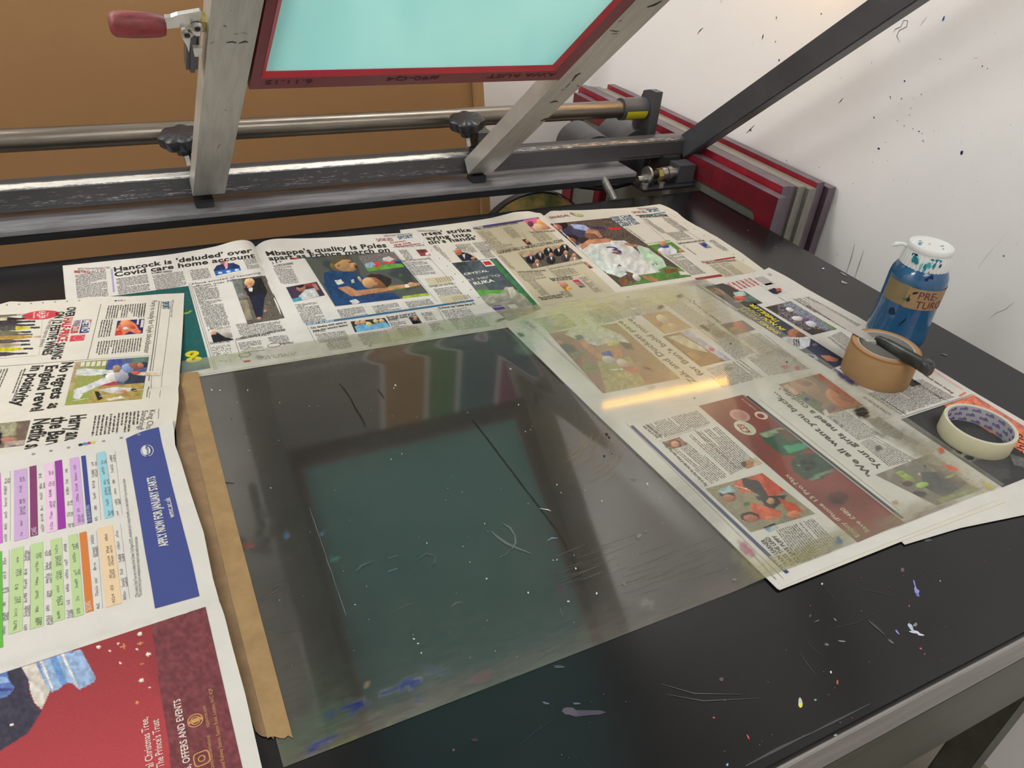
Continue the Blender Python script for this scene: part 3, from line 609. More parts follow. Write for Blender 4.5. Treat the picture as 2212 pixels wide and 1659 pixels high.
EPS = .00022
class Paper:
    def __init__(s, name, label, zf, o, r, group='open newspapers'):
        """o: photo pixel of the frame origin, r: photo pixel further along the reading direction"""
        s.zf = zf; s.root = thing(name, label, 'newspaper', (*[float(v) for v in on(o, 2, 0)[:2]], 0), group)
        a = s.w(o); b = s.w(r); d = b - a; d /= np.linalg.norm(d); s.o = a; s.e1 = d; s.e2 = np.array([-d[1], d[0]])
        s.V = []; s.F = []; s.Cc = []; s.n = 0; s.slope = None
    def w(s, p):
        z = 0.003
        for _ in range(7):
            q = on(p, 2, z); z = float(s.zf(q[0], q[1]))
        return q[:2]
    def uv(s, p): d = s.w(p) - s.o; return np.array([d @ s.e1, d @ s.e2])
    def xy(s, UV): return s.o + np.outer(UV[:, 0], s.e1) + np.outer(UV[:, 1], s.e2)
    def wn(s, PX):
        """photo pixels (array) to the curved page"""
        D = np.stack([(PX[:, 0] - 1106) / FPX, -(PX[:, 1] - 829.5) / FPX, -np.ones(len(PX))], 1) @ R.T
        z = np.full(len(PX), .003)
        for _ in range(8):
            t = (z - CH) / D[:, 2]; XY = D[:, :2] * t[:, None]; z = .5 * z + .5 * s.zf(XY[:, 0], XY[:, 1])
        return D[:, :2] * ((z - CH) / D[:, 2])[:, None]
    def region(s, pa, pb, uv=False):
        """local rectangle (metres) and its mapping onto the page; pa may be four photo corners TL, TR, BR, BL"""
        quad = None
        if pb is None: quad = np.array(pa, float)
        elif s.slope is not None and not uv:
            p, q = np.array(pa, float), np.array(pb, float); mid = (p + q) / 2; m = s.slope(*mid); c = (mid[0] - 83) / (mid[1] + 397) * .94
            al_ = np.linalg.solve(np.array([[1, c], [m, 1]]), q - p); row = np.array([1, m]) * al_[0]; colm = np.array([c, 1]) * al_[1]
            cs = [p, p + row, q, p + colm]
            L_ = sorted(cs, key=lambda t: (t - mid) @ np.array([1, -c]) ); lf = sorted(L_[:2], key=lambda t: t[1]); rt = sorted(L_[2:], key=lambda t: t[1])
            quad = np.array([lf[0], rt[0], rt[1], lf[1]])
        if quad is None:
            a = np.array(pa) if uv else s.uv(pa); b = np.array(pb) if uv else s.uv(pb)
            return (*np.minimum(a, b), *np.maximum(a, b), s.xy)
        Wq = s.wn(quad); wd = .5 * (np.linalg.norm(Wq[1] - Wq[0]) + np.linalg.norm(Wq[2] - Wq[3])); ht = .5 * (np.linalg.norm(Wq[3] - Wq[0]) + np.linalg.norm(Wq[2] - Wq[1]))
        def mp(UV):
            a = (UV[:, 0] / wd)[:, None]; b = (1 - UV[:, 1] / ht)[:, None]
            return s.wn((1 - a) * (1 - b) * quad[0] + a * (1 - b) * quad[1] + a * b * quad[2] + (1 - a) * b * quad[3])
        return 0., 0., wd, ht, mp
    def emit(s, UV, F, col, lay, mp=None):
        XY = (mp or s.xy)(np.asarray(UV, float)); z = s.zf(XY[:, 0], XY[:, 1]) + EPS + lay * .00009
        s.V.append(np.column_stack([XY, z])); F = np.asarray(F)
        s.F.append((F, s.n)); s.n += len(XY)
        col = np.asarray(col, float)
        s.Cc.append(np.tile(col, (len(XY), 1)) if col.ndim == 1 else col)
    def rect(s, pa, pb, col, lay=0, uv=False, cell=.012):
        u0, v0, u1, v1, mp = s.region(pa, pb, uv)
        nu = max(1, int((u1 - u0) / cell)); nv = max(1, int((v1 - v0) / cell))
        g = np.array([(u, v) for v in np.linspace(v0, v1, nv + 1) for u in np.linspace(u0, u1, nu + 1)])
        F = [(j * (nu + 1) + i, j * (nu + 1) + i + 1, (j + 1) * (nu + 1) + i + 1, (j + 1) * (nu + 1) + i) for j in range(nv) for i in range(nu)]
        s.emit(g, F, col, lay, mp)
    def line(s, pa, pb, wd, col, lay=1):
        a = s.uv(pa); b = s.uv(pb); d = b - a; L = np.linalg.norm(d); d /= L; n = np.array([-d[1], d[0]]) * wd / 2
        k = max(1, int(L / .012)); g = []
        for i in range(k + 1):
            c = a + d * L * i / k; g += [c + n, c - n]
        s.emit(g, [(2 * i, 2 * i + 1, 2 * i + 3, 2 * i + 2) for i in range(k)], col, lay)
    def text(s, st, pa, pb, col, bold=.02, shear=0, lay=2, hp=None):
        """pa: photo pixel of the baseline start, pb: pixel of the top right of the line, hp: capitals' height in pixels"""
        bold = min(bold, .026); V, F, wd = glyphs(st, bold, shear)
        if hp is None: hp = (9.0 if pb[0] - pa[0] > 200 else 7.2 if pb[0] - pa[0] > 90 else 5.0) if bold >= .024 and col is K_ else (5.5 if bold >= .024 else 4.0)
        a = np.array(pa, float); e = np.array([pb[0], pb[1] + hp], float); c = (a[0] - 83) / (a[1] + 397) * .94
        PX = a + np.outer(V[:, 0] / wd, e - a) + np.outer(V[:, 1] / CAP * hp, [-c, -1])
        s.put(s.wn(PX), F, col, lay)
    def put(s, XY, F, col, lay):
        byn = {}
        for f in F: byn.setdefault(len(f), []).append(f)
        z = s.zf(XY[:, 0], XY[:, 1]) + EPS + lay * .00009
        s.V.append(np.column_stack([XY, z]))
        for f in byn.values(): s.F.append((np.asarray(f), s.n))
        s.n += len(XY); s.Cc.append(np.tile(np.asarray(col, float), (len(XY), 1)))
    def ellipse(s, p, ru, rv, col, lay=2, n=28):
        a = s.uv(p); g = [a] + [a + np.array([ru * math.cos(2 * PI * k / n), rv * math.sin(2 * PI * k / n)]) for k in range(n)]
        s.emit(g, [(0, 1 + k, 1 + (k + 1) % n) for k in range(n)], col, lay)
    def body(s, pa, pb, pitch=.0031, col=(88, 85, 80), lay=1, dens=1.0, cols=1, lw=.00105, gut=.004, uv=False):
        """columns of small text: every letter a tiny bar on its line"""
        u0, v0, u1, v1, mp = s.region(pa, pb, uv); cw = (u1 - u0 - gut * (cols - 1)) / cols
        quads = []; rn = random.random
        for c in range(cols):
            cu0 = u0 + c * (cw + gut); v = v1 - pitch * .8
            while v > v0:
                end = cu0 + cw * (1 if rn() < .86 else random.uniform(.3, .95)); u = cu0 + (pitch if rn() < .1 else 0)
                while u < end:
                    for _ in range(random.randint(2, 8)):
                        if u + lw > end: break
                        h = pitch * (.38 if rn() < .7 else .54); y = v - (pitch * .16 if rn() < .1 else 0)
                        if rn() < dens: quads.append((u, y, u + lw * .78, v + h))
                        u += lw
                    u += lw * .9
                v -= pitch
        if not quads: return
        q = np.array(quads); n = len(q); UV = np.empty((n * 4, 2))
        UV[0::4] = q[:, [0, 1]]; UV[1::4] = q[:, [2, 1]]; UV[2::4] = q[:, [2, 3]]; UV[3::4] = q[:, [0, 3]]
        s.emit(UV, np.arange(n * 4).reshape(n, 4), S(*col), lay, mp)
    def pic(s, pa, pb, bg, shapes=(), cell=.0011, lay=1, noise=.10, uv=False, seed=1):
        """a printed photograph as a fine coloured grid; shapes are given where the photo shows them"""
        u0, v0, u1, v1, mp = s.region(pa, pb, uv); pa = np.ravel(pa)
        nu = max(2, int((u1 - u0) / cell)); nv = max(2, int((v1 - v0) / cell))
        U, Vv = np.meshgrid(np.linspace(u0, u1, nu + 1), np.linspace(v0, v1, nv + 1)); UV = np.column_stack([U.ravel(), Vv.ravel()])
        XY = mp(UV); z = s.zf(XY[:, 0], XY[:, 1]); P = proj_np(np.column_stack([XY, z]))
        rs = np.random.RandomState(seed + abs(int(pa[0] * 7)) % 9999)
        c = np.tile(np.array(bg, float), (len(P), 1))
        def lown(sc_, n=1):
            k = rs.rand(24, 24); fx = (P[:, 0] / sc_) % 23; fy = (P[:, 1] / sc_) % 23; ix = fx.astype(int); iy = fy.astype(int); tx = fx - ix; ty = fy - iy
            return (k[ix, iy] * (1 - tx) * (1 - ty) + k[ix + 1, iy] * tx * (1 - ty) + k[ix, iy + 1] * (1 - tx) * ty + k[ix + 1, iy + 1] * tx * ty)
        for sh in shapes:
            k = sh[0]
            if k == 'e':
                _, cx, cy, rx, ry, an, co = sh; dx = P[:, 0] - cx; dy = P[:, 1] - cy; ca, sa = math.cos(an), math.sin(an)
                m = ((dx * ca + dy * sa) / rx) ** 2 + ((-dx * sa + dy * ca) / ry) ** 2 < 1
                sh_ = 1 - .22 * np.clip((dx * .5 + dy) / max(rx, ry), -1, 1)
                c[m] = np.array(co) * sh_[m, None]
            elif k == 'p':
                pts = sh[1]; m = np.zeros(len(P), bool); n = len(pts)
                for i in range(n):
                    x1_, y1_ = pts[i]; x2_, y2_ = pts[(i + 1) % n]
                    if y1_ == y2_: continue
                    cr = ((P[:, 1] > min(y1_, y2_)) & (P[:, 1] <= max(y1_, y2_))); xi = x1_ + (P[:, 1] - y1_) * (x2_ - x1_) / (y2_ - y1_)
                    m ^= cr & (P[:, 0] < xi)
                f_ = .86 + .28 * lown(7)
                c[m] = np.array(sh[2]) * f_[m, None]
            elif k == 'g':
                (xa, ya), (xb, yb), ca_, cb_ = sh[1:]; d = np.array([xb - xa, yb - ya], float); t = np.clip(((P - np.array([xa, ya])) @ d) / (d @ d), 0, 1)[:, None]
                c = np.array(ca_) * (1 - t) + np.array(cb_) * t
            elif k == 'm':       # mottle: blotches of another colour
                t = sstep(.5, .75, lown(sh[1]))[:, None] * sh[3]; c = c * (1 - t) + np.array(sh[2]) * t
            elif k == 's':       # speckled crowd inside an area
                pts = sh[1]; m = rs.rand(len(P)) < sh[3]; x_ = [p[0] for p in pts]; y_ = [p[1] for p in pts]
                m &= (P[:, 0] > min(x_)) & (P[:, 0] < max(x_)) & (P[:, 1] > min(y_)) & (P[:, 1] < max(y_))
                cl = np.array(sh[2]); c[m] = cl[rs.randint(0, len(cl), m.sum())]
        c *= (1 + noise * (rs.rand(len(P)) - .5) * 2)[:, None]
        c = np.clip(c, 4, 250) / 255.0; c = np.where(c <= .04045, c / 12.92, ((c + .055) / 1.055) ** 2.4) / KL
        F = np.array([(j * (nu + 1) + i, j * (nu + 1) + i + 1, (j + 1) * (nu + 1) + i + 1, (j + 1) * (nu + 1) + i) for j in range(nv) for i in range(nu)])
        s.emit(UV, F, np.clip(c, 0, .95), lay, mp)
    def sheet(s, name, edges, m, th=.0007, dz=0.0, n1=150, n2=130, label=None):
        """Coons patch through four boundary polylines (photo pixels or uv), top face plus a skirt"""
        W = [np.array([s.w(p) if len(p) == 2 else np.array(p[:2]) for p in e]) for e in edges]   # bottom, right, top, left
        def ev(pl, t):
            d = np.r_[0, np.cumsum(np.linalg.norm(np.diff(pl, axis=0), axis=1))]; d /= d[-1]
            return np.column_stack([np.interp(t, d, pl[:, 0]), np.interp(t, d, pl[:, 1])])
        ts = np.linspace(0, 1, n1); vs_ = np.linspace(0, 1, n2)
        B_, Rr, Tt, Ll = ev(W[0], ts), ev(W[1], vs_), ev(W[2], ts), ev(W[3], vs_)
        G = np.zeros((n2, n1, 3))
        for j, v in enumerate(vs_):
            u = ts[:, None]
            XY = (1 - v) * B_ + v * Tt + (1 - u) * Ll[j] + u * Rr[j] - ((1 - u) * (1 - v) * B_[0] + u * (1 - v) * B_[-1] + (1 - u) * v * Tt[0] + u * v * Tt[-1])
            G[j, :, :2] = XY; G[j, :, 2] = s.zf(XY[:, 0], XY[:, 1]) + dz
        mb = MB(); vv = G.reshape(-1, 3).tolist(); ff = [(j * n1 + i, j * n1 + i + 1, (j + 1) * n1 + i + 1, (j + 1) * n1 + i) for j in range(n2 - 1) for i in range(n1 - 1)]
        mb.add(vv, ff, True)
        ring = [i for i in range(n1)] + [j * n1 + n1 - 1 for j in range(1, n2)] + [(n2 - 1) * n1 + i for i in range(n1 - 2, -1, -1)] + [j * n1 for j in range(n2 - 2, 0, -1)]
        rv = [vv[i] for i in ring]; lo = [(p[0], p[1], p[2] - th) for p in rv]; k = len(rv)
        mb.add(rv + lo, [(i, k + i, k + (i + 1) % k, (i + 1) % k) for i in range(k)])
        o = mb.build(name, m, s.root)
        if label: o['label'] = label
        return o
    def finish(s, name='printed_matter'):
        V = np.vstack(s.V); Cc = np.vstack(s.Cc); org = np.array(ORG[s.root.name])
        me = bpy.data.meshes.new(name)
        loops = []; starts = []; tot = []; pos = 0
        for F, off in s.F:
            F = F + off; n, k = F.shape; loops.append(F.ravel()); starts.append(pos + np.arange(n) * k); tot.append(np.full(n, k)); pos += n * k
        loops = np.concatenate(loops); starts = np.concatenate(starts); tot = np.concatenate(tot)
        me.vertices.add(len(V)); me.vertices.foreach_set('co', (V - org).ravel().astype(np.float32))
        me.loops.add(len(loops)); me.loops.foreach_set('vertex_index', loops.astype(np.int32))
        me.polygons.add(len(starts)); me.polygons.foreach_set('loop_start', starts.astype(np.int32)); me.polygons.foreach_set('loop_total', tot.astype(np.int32))
        me.update(calc_edges=True)
        at = me.color_attributes.new('Col', 'FLOAT_COLOR', 'POINT'); c = np.ones((len(V), 4), np.float32); c[:, :3] = Cc; at.data.foreach_set('color', c.ravel())
        me.materials.append(M['print']); o = bpy.data.objects.new(name, me); C.objects.link(o); o.parent = s.root; ORG[o.name] = tuple(org)
        o['kind'] = 'stuff'; o['label'] = 'printed headlines, columns and pictures'; return o

K_ = S(48, 45, 43); GR = S(110, 106, 102); RED = S(190, 50, 50); BLU = S(48, 92, 130); WHT = S(222, 219, 210); NAVY = S(46, 48, 96)
SK = (186, 132, 104); SKD = (130, 88, 66)
# small picture recipes: a head and shoulders drawn where the photo shows them
def portrait(cx, cy, r, suit=(40, 42, 52), hair=(60, 48, 40), skin=SK):
    return [('e', cx, cy + 1.9 * r, 1.7 * r, 1.1 * r, 0, suit), ('e', cx, cy - .25 * r, .82 * r, .95 * r, 0, hair), ('e', cx, cy, .7 * r, .85 * r, 0, skin)]

# ---- newspaper 2 (middle, partly under the first): strike story, culture page and football page
N2 = Paper('newspaper', 'middle open newspaper at the back with footballers in white hugging', z_n2, (866, 500), (1425, 447))
N2.sheet('open_spread', [[(905, 735), (1180, 690), (1500, 622), (1660, 590)], [(1660, 590), (1600, 545), (1545, 510), (1500, 486), (1460, 458), (1425, 441)],
                         [(866, 497), (980, 484), (1060, 472), (1110, 459), (1143, 457), (1160, 461), (1175, 468), (1186, 460), (1210, 456), (1300, 452), (1425, 441)], [(905, 735), (890, 640), (878, 560), (866, 497)]], M['paper'])
N2.sheet('under_pages', [[(905, 737), (1180, 692), (1500, 624), (1664, 592)], [(1664, 592), (1604, 547), (1549, 511), (1504, 487), (1463, 458), (1428, 441)],
                         [(864, 496), (980, 482), (1060, 470), (1110, 457), (1143, 455), (1160, 459), (1175, 466), (1186, 458), (1210, 454), (1300, 450), (1428, 440)], [(905, 737), (888, 640), (876, 560), (864, 496)]], M['paper2'], dz=-.0006, th=.0004)
P = N2
N2.slope = lambda x, y: (-.115 - .055 * float(sstep(1030, 1075, x - (y - 500) * .6))) if x < 1172 + (y - 466) * 1.09 else -.095 - .055 * float(sstep(490, 600, y))
CRM = S(196, 186, 160)
P.rect([(1023, 496), (1162, 474), (1330, 632), (1172, 662)], None, CRM, 0, cell=.006)
P.text("urses' strike", (908, 510), (1019, 493), K_, .03); P.text("laying into", (918, 519), (1020, 503), K_, .03); P.text("tin's hands'", (926, 528), (1032, 510), K_, .03)
P.text('LONDON MONDAY', (903, 501), (948, 497), GR, 0)
P.rect([(1021, 491), (1162, 469.5), (1166, 472.5), (1024, 495.5)], None, S(80, 72, 120), 1, cell=.006)
P.text('IN BRIEF', (1025, 493.5), (1046, 489), WHT, .01, lay=3)
P.text('Fury, 22 is second victim of Strep A outbreak', (1032, 497.5), (1120, 479), K_, .01)
P.pic((977, 541), (1034, 562), (205, 200, 188), [('s', [(934, 520), (1100, 570)], [(120, 116, 110), (205, 200, 188)], .35)] + [('p', [(975, 556), (984, 549), (1000, 545), (1014, 549), (1026, 556), (1034, 562), (985, 566)], (38, 40, 50)), ('e', 990, 545, 8, 7, .3, (180, 110, 80)), ('p', [(998, 550), (1004, 549), (1004, 560)], (215, 215, 215)), ('e', 1022, 558, 5, 3, 0, SK)])
P.body((934, 531), (978, 566)); P.body((982, 529), (1072, 541), cols=2); P.body((1036, 543), (1072, 556)); P.body((983, 536), (1010, 540))
# advert with green landscape
P.pic([(971, 569), (1072, 558), (1170, 668), (1078, 702)], None, (60, 66, 70), [('g', (1000, 575), (1040, 690), (52, 62, 64), (150, 156, 136)), ('p', [(1000, 560), (1080, 560), (1175, 680), (1110, 690)], (74, 84, 88)),
    ('p', [(960, 600), (1030, 652), (1100, 640), (1140, 632), (1150, 650), (1060, 668), (1000, 660)], (76, 130, 66)), ('p', [(1000, 628), (1035, 652), (1120, 634), (1122, 626)], (86, 154, 62)),
    ('p', [(1034, 645), (1050, 635), (1080, 634), (1092, 620), (1106, 620), (1120, 632), (1142, 640), (1148, 655), (1160, 690), (1060, 690)], (158, 158, 140)),
    ('p', [(1095, 622), (1108, 620), (1118, 634), (1104, 646)], (186, 184, 166)), ('p', [(1055, 560), (1066, 560), (1172, 668), (1160, 668)], (60, 122, 74)), ('m', 9, (110, 108, 130), .35), ('p', [(1050, 658), (1105, 648), (1120, 668), (1070, 678)], (150, 150, 138))], noise=.07)
P.text('CRYSTAL', (1004, 595), (1056, 583), WHT, .02); P.text("SAY 'HEI' TO", (1003, 609), (1081, 593), WHT, -.005); P.text('RUKA', (1026, 616), (1069, 603), WHT, .03)
P.rect((1037, 563), (1070, 574), WHT, 2); P.rect((1042, 566), (1064, 572), RED, 3)
P.rect((1061, 662), (1092, 668), S(84, 66, 130), 2); P.text('Find out more', (1064, 666), (1090, 659), WHT, 0, lay=3); P.rect((1095, 659), (1120, 665), S(190, 186, 172), 2)
# cream page contents
P.body((1030, 500), (1086, 527), col=(84, 78, 66), cols=1); P.body((1084, 493), (1128, 512), col=(84, 78, 66))
P.pic([(1130, 476), (1160, 471), (1192, 494), (1155, 500)], None, (216, 110, 150), [('e', 1172, 482, 14, 9, .4, (214, 150, 90)), ('e', 1164, 492, 15, 8, .3, (206, 176, 140)), ('e', 1146, 484, 7, 6, .5, (120, 60, 90)), ('e', 1178, 492, 9, 7, .3, SK)])
P.pic((1127, 518), (1150, 528), (90, 48, 40), portrait(1139, 521, 5, (60, 60, 66)))
P.body((1062, 531), (1122, 541), col=(84, 78, 66)); P.body((1146, 505), (1196, 518), col=(84, 78, 66)); P.text('Carers need vision of care, says Sir', (1146, 504), (1201, 496), K_, .01)
P.text('CLOONEY AND U2 AMONG CULTURAL ICONS', (1077, 549), (1218, 517), K_, .02, hp=5.2)
P.pic([(1117, 545), (1222, 527), (1259, 559), (1149, 581)], None, (92, 84, 76), [('p', [(1110, 540), (1225, 520), (1235, 535), (1130, 556)], (176, 158, 130))] + sum([[('e', x, y + 11, 10, 9, .2, su), ('p', [(x - 2, y + 5), (x + 3, y + 4), (x + 2, y + 12)], (225, 222, 214)), ('e', x, y, 4.5, 4.8, 0, SK)] for x, y, su in
    [(1146, 550, (30, 32, 44)), (1166, 543, (34, 34, 42)), (1184, 533, (28, 30, 40)), (1206, 534, (24, 26, 34)), (1219, 526, (34, 34, 40)), (1160, 565, (120, 100, 80)), (1190, 551, (40, 40, 46)), (1222, 546, (74, 60, 66)), (1240, 552, (150, 120, 100))]], []))
P.body((1076, 553), (1116, 583), col=(84, 78, 66)); P.text('Celebrities awarded honours at event', (1118, 590), (1180, 582), K_, .01)
P.text('Lest we ask for a round Lakeland Shed', (1188, 583), (1266, 564), GR, 0); P.body((1190, 585), (1254, 594), col=(70, 64, 56)); P.body((1118, 592), (1182, 601), col=(84, 78, 66))
P.pic((1260, 568), (1282, 579), (160, 110, 90), portrait(1271, 572, 5, (70, 40, 50), (170, 120, 70)))
P.text('Rider who lost fingers', (1190, 605), (1237, 596), K_, .02); P.text('feel ice hood for Iced', (1194, 608), (1238, 600), K_, .02)
P.pic((1203, 611), (1237, 625), (176, 120, 90), [('e', 1216, 613, 10, 9, .2, (206, 150, 116)), ('e', 1231, 624, 8, 7, 0, (216, 160, 70)), ('e', 1207, 606, 6, 5, 0, (110, 100, 150))])
P.pic((1236, 606), (1266, 620), (116, 116, 124), [('e', 1238, 607, 14, 6, .1, (206, 60, 110)), ('p', [(1240, 611), (1248, 609), (1262, 619), (1252, 621)], SK), ('e', 1252, 622, 10, 4, 0, (70, 80, 100))])
P.body((1138, 607), (1188, 636), col=(64, 60, 52)); P.body((1250, 600), (1302, 630), col=(64, 60, 52)); P.body((1208, 630), (1240, 640), col=(64, 60, 52))
P.text('Plot-mood best moms', (1166, 646), (1216, 634), K_, .02); P.text('escape over Atlantis', (1170, 649), (1216, 639), K_, .02)
P.line((1127, 503), (1234, 642), .0006, GR); P.line((1262, 590), (1310, 634), .0004, GR)
# right page
P.text('SENEGAL', (1190, 473), (1232, 463), S(130, 60, 56), .015); P.text('0', (1235, 464.5), (1240, 459), S(90, 70, 60), .01)
P.ellipse((1249, 465), .011, .008, S(150, 150, 80), 2); P.ellipse((1249, 465), .008, .006, S(214, 206, 140), 3); P.ellipse((1251, 465.5), .004, .003, S(160, 170, 90), 4)
FB = [('p', [(1180, 470), (1330, 468), (1420, 545), (1400, 548), (1240, 500)], (84, 74, 66)), ('s', [(1180, 468), (1430, 560)], [(120, 104, 90), (60, 50, 50), (150, 130, 110), (110, 70, 70), (70, 60, 60)], .38),
      ('p', [(1313, 492), (1340, 491), (1344, 496), (1318, 497)], (190, 50, 56)), ('p', [(1275, 489), (1305, 491), (1310, 496), (1282, 494)], (66, 44, 80)),
      ('p', [(1420, 570), (1470, 580), (1496, 597), (1400, 612), (1340, 622)], (90, 130, 66)),
      ('p', [(1200, 500), (1240, 486), (1262, 492), (1270, 510), (1230, 540), (1210, 520)], (66, 64, 88)),
      ('p', [(1232, 484), (1262, 486), (1276, 496), (1270, 500), (1240, 494)], (170, 180, 220)), ('p', [(1268, 494), (1292, 499), (1302, 512), (1296, 514), (1284, 505), (1264, 504)], SK),
      ('e', 1210, 486, 17, 9, .15, (44, 36, 36)), ('e', 1204, 493, 11, 8, .3, (176, 110, 88)), ('e', 1205, 505, 10, 5, .6, (40, 90, 160)),
      ('p', [(1235, 535), (1262, 525), (1300, 520), (1350, 520), (1388, 552), (1426, 588), (1370, 596), (1300, 570), (1260, 560)], (205, 204, 200)),
      ('p', [(1372, 528), (1400, 536), (1432, 560), (1440, 576), (1420, 584), (1390, 560)], (180, 205, 178)), ('p', [(1255, 545), (1290, 540), (1302, 556), (1330, 580), (1356, 592), (1340, 600), (1290, 580)], (196, 206, 200)),
      ('e', 1236, 514, 15, 7, .2, (48, 38, 34)), ('e', 1234, 520, 11, 6, .3, (150, 100, 78)), ('e', 1262, 520, 14, 7, .2, (56, 44, 38)), ('p', [(1252, 531), (1270, 518), (1310, 515), (1324, 518), (1318, 523), (1275, 528), (1258, 540)], (190, 134, 100)),
      ('p', [(1262, 505), (1285, 508), (1290, 516), (1266, 514)], SKD), ('p', [(1348, 524), (1378, 530), (1378, 534), (1350, 530)], (176, 120, 94)),
      ('e', 1334, 545, 10, 5, .4, (180, 124, 98)), ('p', [(1335, 604), (1350, 596), (1362, 612), (1345, 620)], SKD), ('p', [(1380, 594), (1410, 598), (1424, 608), (1404, 608)], (176, 124, 90)), ('p', [(1430, 582), (1460, 580), (1468, 586), (1440, 592)], SKD),
      ('p', [(1350, 585), (1366, 590), (1382, 606), (1366, 614)], (104, 84, 74)), ('e', 1375, 600, 10, 6, .6, (196, 200, 190)), ('p', [(1300, 566), (1320, 576), (1330, 596), (1310, 590)], (206, 212, 206)), ('p', [(1466, 586), (1485, 588), (1494, 594), (1470, 594)], (206, 206, 196))]
P.pic([(1188, 484), (1317, 471), (1494, 597), (1342, 620)], None, (84, 74, 66), FB, cell=.0012, noise=.08)
P.text('3', (1325, 548), (1347, 533), S(70, 66, 120), .01, lay=3, hp=14); P.text('4', (1335, 578), (1344, 571), S(70, 66, 80), 0, lay=3); P.text('12', (1412, 574), (1424, 568), S(50, 70, 60), .0, lay=3)
for i, s_ in enumerate(['KEEP CALM', 'AND KANE', 'WILL JUST', 'CARRY ON']):
    P.text(s_, (1322 + 6.2 * i, 474 + 5.4 * i), (1366 + 5.6 * i, 464 + 5.2 * i), BLU, .02, hp=4.4)
P.text('QATAR 2022', (1368, 461), (1399, 455.5), S(160, 70, 66), .02); P.text('SPORT', (1403, 458.5), (1428, 451), BLU, .035); P.text('LONDON MONDAY 2022 METRO', (1380, 453.5), (1424, 448), GR, 0)
P.line((1373, 466), (1437, 459), .004, S(84, 128, 160)); P.text('Simply brilliant of Southgate', (1382, 468.5), (1442, 461.5), K_, .012); P.text('as he drops Stones in at half', (1384, 471), (1445, 464), K_, .012)
P.body((1350, 492), (1396, 522)); P.body((1386, 473), (1442, 503)); P.body((1426, 470), (1490, 499))
P.pic([(1395, 527), (1446, 519), (1480, 544), (1429, 552)], None, (96, 138, 60), [('p', [(1395, 528), (1450, 520), (1452, 523), (1398, 531)], (190, 200, 170)), ('p', [(1420, 540), (1432, 531), (1448, 530), (1462, 540), (1462, 549), (1430, 551)], (214, 214, 220)), ('e', 1434, 532, 12, 4, .1, (70, 84, 150)), ('e', 1432, 526, 7, 6, 0, (196, 140, 100)), ('e', 1424, 548, 4, 5, 0, SK), ('e', 1472, 542, 6, 4, .4, SK)])
P.body((1438, 503), (1500, 517)); P.text('Saudi ace warns he won\'t be King', (1467, 528), (1523, 517), K_, .01); P.body((1474, 531), (1506, 550)); P.body((1528, 519), (1578, 542))
P.pic((1508, 525), (1538, 535), (110, 110, 150), [('e', 1520, 528, 8, 5, .4, (70, 66, 150)), ('e', 1534, 532, 7, 4, 0, (110, 160, 130)), ('e', 1514, 524, 5, 3, 0, SK)])
P.body((1436, 552), (1526, 590)); P.line((1517, 567), (1588, 556), .005, S(166, 52, 52)); P.text('THE UPDATE', (1519, 567.5), (1549, 562), WHT, .01, lay=3)
P.text('JAPAN COACH FLUSH WITH PRIDE IN LAST', (1527, 571), (1592, 560), K_, .01); P.rect([(1530, 570), (1592, 560), (1634, 586), (1565, 600)], None, S(200, 192, 168), 0); P.body((1532, 573), (1608, 592), cols=2, col=(100, 96, 84))
P.rect((1500, 601), (1562, 597), S(150, 60, 56), 1); P.rect((1508, 602), (1530, 599), S(110, 160, 100), 2); P.rect((1534, 600), (1550, 597.5), S(200, 196, 184), 2)
P.line((1391, 478), (1518, 590), .0005, GR); P.line((1448, 476), (1530, 530), .0004, GR)
for i in range(9): P.ellipse((1437 + i * 21, 455 + i * 13.5), .0012, .0012, GR, 1, 8)
N2.finish()

# ---- newspaper 1 (left back): home news page and football page
N1 = Paper('newspaper', 'left open newspaper at the back, football page with two hugging players in dark blue', z_n1, (137, 581), (902, 508))
N1.sheet('open_spread', [[(196, 850), (420, 811), (700, 767), (1110, 702)], [(1110, 702), (1049, 655), (1010, 605), (975, 568), (930, 530), (915, 510), (902, 501)],
                         [(137, 575), (250, 563), (370, 550), (470, 532), (515, 520), (532, 520), (545, 525), (553, 533), (562, 526), (580, 519), (610, 516), (700, 514), (800, 507), (902, 501)], [(196, 850), (160, 740), (143, 640), (137, 575)]], M['paper2'])
N1.sheet('under_pages', [[(196, 853), (420, 814), (700, 769), (1113, 704)], [(1113, 704), (1053, 656), (1013, 606), (978, 569), (933, 531), (918, 510), (905, 501)],
                         [(135, 573), (250, 561), (370, 548), (470, 530), (515, 518), (532, 518), (545, 523), (553, 531), (562, 524), (580, 517), (610, 514), (700, 512), (800, 505), (905, 500)], [(196, 853), (158, 740), (141, 640), (135, 573)]], M['paper'], dz=-.0006, th=.0004)
P = N1
N1.slope = lambda x, y: (-.145 + .025 * float(sstep(600, 740, y))) if x < 553 + (y - 533) * .42 else -.062 - .07 * float(sstep(550, 650, y))
P.text('METRO', (161, 590), (195, 585), S(178, 56, 52), .03); P.text('BITES', (198, 589), (228, 581), S(160, 120, 116), -.003); P.text('METRO Wednesday December 5 2022', (168, 583.5), (238, 576), GR, 0)
P.body((162, 594), (236, 641), col=(96, 92, 90)); P.line((241, 581), (246, 631), .0022, S(160, 156, 200))
P.text("Hancock is 'deluded' over", (247, 587), (545, 536), K_, .035); P.text('Covid care home account', (248, 598), (551, 547), K_, .035)
P.body((250, 602), (326, 627), cols=1); P.body((329, 595), (405, 618)); P.body((409, 584), (457, 600)); P.body((525, 560), (562, 578)); P.text('by DOMINIC HARRISON', (328, 592), (372, 584), K_, .01)
